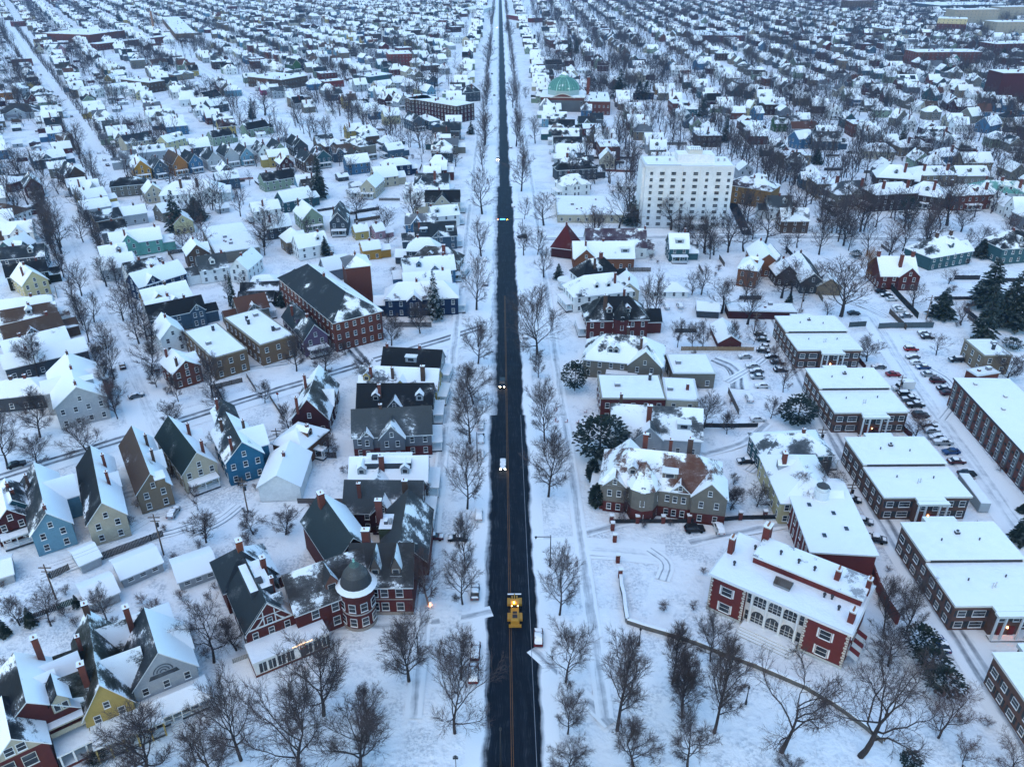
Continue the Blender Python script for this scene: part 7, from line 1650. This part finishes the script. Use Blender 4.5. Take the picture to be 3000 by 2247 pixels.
# street trees down the avenue
y = 470.0
while y < 2300:
    y += R.uniform(15,22)
    for o_ in (-13.5, 12.5): TREEC.append((Vector((road_x(y)+o_+R.uniform(-1.5,1.5), y+R.uniform(-4,4), 0)), R.uniform(11,16), 'v', 2))
for (a,b,c,d) in SEGS[6:16]:
    L = math.hypot(c-a,d-b); n = int(L/13); ux, uy = (c-a)/L, (d-b)/L
    for i in range(n):
        for sg in (1,-1):
            x_, y_ = a+ux*i*13+uy*sg*(9.5 if a > -400 else 11), b+uy*i*13-ux*sg*(9.5 if a > -400 else 11)
            if b > 330: TREEC.append((Vector((x_+R.uniform(-1,1),y_+R.uniform(-1,1),0)), R.uniform(10,14), R.choice('vtt'), 2))
CAND.sort(key=lambda c: c[0]); budget = 300-NH-7
mass = MB()
for i, (dist, p, rz, L, w, left, q) in enumerate(CAND):
    rr = random.Random(i*13+5)
    if left is None: wall, he, rise = rr.choice(['white','palegrey','greydark','brickred']), 2.8, 1.6
    else: wall, he, rise = rr.choice(LCOL if left else RCOL), rr.uniform(5.2,7), rr.uniform(3.2,5)
    roof = rr.choice(ROOFS); s = .95 if rr.random() < .5 else rr.choice([.1,.3,.5,.7,.8]); s2 = .95 if rr.random() < .56 else rr.choice([.05,.25,.5,.7])
    kind = 'h' if rr.random() < .2 and left is not None else 'g'; toks = []
    if left is not None:
        if rr.random() < .8: toks.append('c%.1f%s' % (rr.uniform(.1,.9), rr.choice(['','L','R'])))
        if rr.random() < .45: toks.append('x%.2f%s%.1f:%.1f' % (rr.uniform(.25,.75), rr.choice('LR'), rr.uniform(4,6), rr.uniform(.1,1.2)))
        elif rr.random() < .4: toks.append('d%.1fR' % rr.uniform(.2,.8))
        if rr.random() < .5: toks.append(rr.choice(['p1','p2'])); toks.append('e2' if toks[-1] == 'p1' else 'e1') if rr.random() < .6 and dist < 900 else None
    flat = left is not None and q > .94 and dist > 430
    if kind == 'h': L = max(2.0, L-w*.9)
    thing = i < budget
    if not thing and dist > 900: toks = [t for t in toks if t[0] in 'cx']
    if rr.random() < .5: rz += PI
    parts, wins = house_parts(kind, L, w, he, rise, wall, roof, s, s2, toks, (p.x,p.y,0), rz, i, 1 if dist < 900 else 0)
    if flat:
        X, Y, hh = rr.uniform(7,10), rr.uniform(5.5,7), rr.uniform(6.5,9); wall = rr.choice(['brickred','redbrick','darkbrick','greytan','tan']); W0 = MB(); W0.box(-X,X,-Y,Y,0,hh,WALL,PAL[wall]); W0.box(-X-.2,X+.2,-Y-.2,Y+.2,hh+.01,hh+.35,TRIM,PAL['trim'],top=SNW,bottom=True); W0.box(-1,.2,0,1.2,hh+.36,hh+1.6,WALL,PAL['redbrick'],top=SNW)
        parts = [('wall', W0, [])]; wins = []
        for p0_, p1_, q_, nx_, ny_ in (((-X,-Y),(X,-Y),0,0,-1),((X,Y),(-X,Y),PI,0,1),((-X,Y),(-X,-Y),-PI/2,-1,0),((X,-Y),(X,Y),PI/2,1,0)):
            if faces_camera((p.x,p.y,0), rz, nx_, ny_): facade(wins, p0_, p1_, hh, q_, 3.2, 2, PAL['trim'])
    if dist > 1100: wins = wins[:6]
    if thing:
        o = put_house('flat_roofed_building' if flat else 'garage' if left is None else 'gabled_house' if kind == 'g' else 'hip_roofed_house', parts, wins, (p.x,p.y,0), rz, 'thing' if dist < 430 else 'single', maxwin=14)
        later(o, ['%s flat-roofed block' % WORD[wall]] if flat else ['%s %s with %s' % (WORD[wall], 'garage' if left is None else 'gabled house' if kind == 'g' else 'hip-roofed house', roof_words(roof,(s+s2)/2))], 'garage' if left is None else 'house', 'houses in the streets beyond', p)
    else: put_house('', parts, wins, (p.x,p.y,0), rz, 'merge', mass, maxwin=12)
o = obj('distant_houses', mass, BM); o['kind'] = 'stuff'
# trees beyond: nearest as objects, the rest as one mass
TREEC = [t for t in TREEC if (proj(t[0])[1] < 760) and (t[3] == 2 or R.random() < 1.5*wood(t[0])) and visible(t[0]) and is_free(t[0].x, t[0].y, .2) and not (t[3] != 2 and near_street(t[0].x,t[0].y,4))]
TREEC = [t for t in TREEC if t[0].length < 1250 or R.random() < .6]; TREEC.sort(key=lambda t: t[0].length); nb = max(0, 312-NT)
LOW = []
for i, st in enumerate('vvoogrttvr'):
    T, C = make_tree(400+i, 14.0, st, 2); n = len(T.v); LOW.append((st, np.array(T.v+C.v, dtype=np.float32), T.f+[tuple(k+n for k in f) for f in C.f]))
TRI = []
for st, v, f in LOW:
    t = []
    for q in f: t.append(q[:3]); 
    for q in f:
        if len(q) == 4: t.append((q[0],q[2],q[3]))
    TRI.append((st, v, np.array(t, dtype=np.int32)))
vs, fs, off = [], [], 0
for i, (p, H, st, left) in enumerate(TREEC):
    if i < nb: put_tree(p, H, st); continue
    ch = [k for k in range(len(TRI)) if TRI[k][0] == st] or [0]; _, v, t = TRI[R.choice(ch)]; a = R.uniform(0,6.28); s = H/14; ca, sa = math.cos(a), math.sin(a)
    q = np.empty_like(v); q[:,0] = (v[:,0]*ca-v[:,1]*sa)*s+p.x; q[:,1] = (v[:,0]*sa+v[:,1]*ca)*s+p.y; q[:,2] = v[:,2]*s
    vs.append(q); fs.append(t+off); off += len(v)
V = np.concatenate(vs); F = np.concatenate(fs); me = bpy.data.meshes.new('distant_trees')
me.vertices.add(len(V)); me.vertices.foreach_set('co', V.ravel()); me.loops.add(F.size); me.loops.foreach_set('vertex_index', F.ravel().astype(np.int32))
me.polygons.add(len(F)); me.polygons.foreach_set('loop_start', np.arange(0, F.size, 3, dtype=np.int32)); me.polygons.foreach_set('loop_total', np.full(len(F), 3, dtype=np.int32)); me.update(calc_edges=True)
me.materials.append(M_TWIG); o = link('distant_trees', me); o['kind'] = 'stuff'
print('houses', NH, len(CAND), 'trees', NT, len(TREEC), 'tri', len(F))
# conifers scattered in the wooded quarter
for i in range(26):
    p = Vector((R.uniform(40,700), R.uniform(450,1300), 0)) if i < 20 else Vector((-R.uniform(80,500), R.uniform(450,1100), 0))
    if visible(p) and is_free(p.x,p.y,2) and not near_street(p.x,p.y,4): put_ever(p, R.uniform(10,19), 's', R.uniform(2.4,3.8))
# yard clutter: bushes, fences, sheds
BUSH = []
for i in range(3):
    T, C = make_tree(700+i, 3.0, 'r', 1); n = len(T.v); T.v += C.v; T.f += [tuple(k+n for k in q) for q in C.f]; BUSH.append(T.mesh('bare_bush', [M_TWIGR if i else M_TWIG]))
nbush = 0
for i in range(2600):
    x, y = R.uniform(0,3000), R.uniform(430,2150)
    if (1290 < x < 1760) or (y > 1800 and 620 < x < 2700) or (y > 1000 and x > 2150 and R.random() < .8): continue
    p = at('W',x,y)
    if nbush >= 150 or R.random() > 140/p.length*.9 or not is_free(p.x,p.y,-.5) or near_street(p.x,p.y,5): continue
    if is_free(p.x,p.y,4.5) and R.random() < .7: continue
    o = link('bare_bush', BUSH[i%3], None, p, R.uniform(0,6)); k = R.uniform(.5,1.0); o.scale = (k*1.2,k*1.2,k); nbush += 1; later(o, ['low bare bush'], 'bush', 'bare bushes in the yards', p)
nf = 0
for i in range(900):
    x, y = R.uniform(0,3000), R.uniform(380,1500); p = at('W',x,y)
    if nf >= 60: break
    if (1250 < x < 1790) or (y > 960 and x > 2150) or (y > 1330 and x > 600) or not is_free(p.x,p.y,1) or near_street(p.x,p.y,7): continue
    left = x < 1100 and p.x < road_x(p.y)-62; th_ = (math.radians(30.5) if left else 0)+R.choice([0,PI/2]); L = R.uniform(7,15); u = Vector((math.cos(th_),math.sin(th_),0))*L/2
    if not all(is_free(p.x+u.x*k,p.y+u.y*k,.3) for k in (-1,-.5,.5,1)): continue
    q = MB(); m = int(L/.35); h = R.uniform(1.2,2)
    for k in range(m): q.box(-L/2+L*k/m,-L/2+L*(k+1)/m-.04,-.05,.05,.02,h*R.uniform(.95,1.03),0,top=0)
    for k in range(4): q.box(-L/2+L*k/3-.08,-L/2+L*k/3+.08,-.09,.09,0,h+.12,0,top=1)
    col = R.choice([(.05,.045,.045),(.09,.065,.05),(.03,.03,.035),(.12,.1,.09)]); o = obj('fence', q, [M_WOOD,MS], None, p, th_); o.color = (*col,1); nf += 1
    later(o, [{.05:'dark board fence',.09:'brown board fence',.03:'black board fence',.12:'weathered grey-brown fence'}[col[0]]], 'fence', 'yard fences', p)
# ------------------------------------------------------------------ labels that single things out
def resolve():
    CELL = sorted(LAND, key=lambda l: l[2]); used = {}
    def near(x, y, n=4): return sorted(CELL, key=lambda l: (l[1]-x)**2+((l[2]-y)*.8)**2)[:n]
    def rel(l, x, y):
        dx, dy = x-l[1], y-l[2]
        if abs(dy) > abs(dx)*1.1: return 'behind' if dy > 0 else 'in front of'
        road = road_x(y); return 'on the avenue side of' if abs(x-road) < abs(l[1]-road) else 'on the side away from the avenue of'
    ORD = ['nearest','second','third','fourth','fifth','sixth','seventh','eighth','ninth','tenth','eleventh','twelfth']
    groups = {}
    for o, descs, cat, grp, (x, y) in PENDING:
        c = near(x, y); d = descs[0]; done = False
        opts = ['%s %s the %s' % (d, rel(l, x, y).replace('on the side away from the avenue of','beyond').replace('on the avenue side of','between the avenue and'), l[0]) for l in c[:2]]
        opts += ['%s between the %s and the %s' % (d, a[0], b[0]) for a, b in ((c[0],c[1]),(c[0],c[2]),(c[1],c[2]))]
        opts = [q for q in opts if len(q.replace('-',' ').split()) <= 15] or ['%s near the %s' % (d, c[0][0])]
        for q in opts:
            if q not in used and q not in LABELS: used[q] = [(o,cat,grp,x,y)]; done = True; break
        if not done: used[opts[0]].append((o,cat,grp,x,y)) if opts[0] in used else used.setdefault(opts[0]+' there', []).append((o,cat,grp,x,y))
    for q, lst in used.items():
        if len(lst) == 1: o,cat,grp,x,y = lst[0]; tag(o, q, cat, grp); continue
        lst.sort(key=lambda t: t[4])
        for i, (o,cat,grp,x,y) in enumerate(lst):
            w = ('nearest','farthest') if len(lst) == 2 else ORD
            lab = '%s %s%s' % (w[i] if i < len(w) else 'far', q, ', counting away from the camera' if 0 < i and len(lst) > 2 and len(q.split()) < 11 else '')
            tag(o, lab, cat, grp or 'look-alikes')
resolve()
import re as _re
for o in sc.objects:
    l = o.get('label')
    if l and len(_re.findall(r"[A-Za-z0-9][A-Za-z0-9'-]*", l)) > 16: print('LONG', o.name, l)
    if l and len(_re.findall(r"[A-Za-z0-9][A-Za-z0-9'-]*", l)) < 4: print('SHORT', o.name, l)
_d = {}
for o in sc.objects:
    if o.get('label'): _d.setdefault(o['label'], []).append(o.name)
for l, n in _d.items():
    if len(n) > 1: print('DUP', l, n)
# ------------------------------------------------------------------ air and light
hb = MB(); hb.box(-3700,3700,-3700,3700,-1.5,123,bottom=True)
hm = bpy.data.materials.new('haze'); hm.use_nodes = True; nt = hm.node_tree; nt.nodes.clear(); out = nt.nodes.new('ShaderNodeOutputMaterial'); vo = nt.nodes.new('ShaderNodeVolumePrincipled')
vo.inputs['Color'].default_value = (.3,.58,1,1); vo.inputs['Density'].default_value = HAZE; nt.links.new(vo.outputs[0], out.inputs['Volume'])
if HAZE: o = obj('haze', hb, [hm]); o['kind'] = 'stuff'
sc.cycles.volume_bounces = 0; sc.cycles.volume_step_rate = 10
w = bpy.data.worlds.new('World'); sc.world = w; w.use_nodes = True; nt = w.node_tree; bg = nt.nodes['Background']; sky = nt.nodes.new('ShaderNodeTexSky'); sky.sky_type = 'NISHITA'; sky.sun_disc = False
sky.sun_elevation = math.radians(SUN_EL); sky.sun_rotation = math.radians(SUN_ROT); sky.altitude = 200; sky.air_density = AIR; sky.dust_density = DUST; sky.ozone_density = OZONE
nt.links.new(sky.outputs[0], bg.inputs['Color']); bg.inputs['Strength'].default_value = SKY
s = bpy.data.lights.new('sun', 'SUN'); s.energy = SUNE; s.angle = math.radians(60); s.color = SUNC; so = link('sun', s); so.rotation_euler = (math.radians(24), 0, math.radians(-40))
sc.view_settings.view_transform = 'Standard'; sc.view_settings.look = 'None'; sc.view_settings.exposure = EXPO; sc.view_settings.gamma = 1; sc.view_settings.use_curve_mapping = False
sc.cycles.max_bounces = 4; sc.cycles.diffuse_bounces = 3; sc.cycles.glossy_bounces = 2; sc.cycles.transmission_bounces = 2; sc.cycles.use_denoising = True
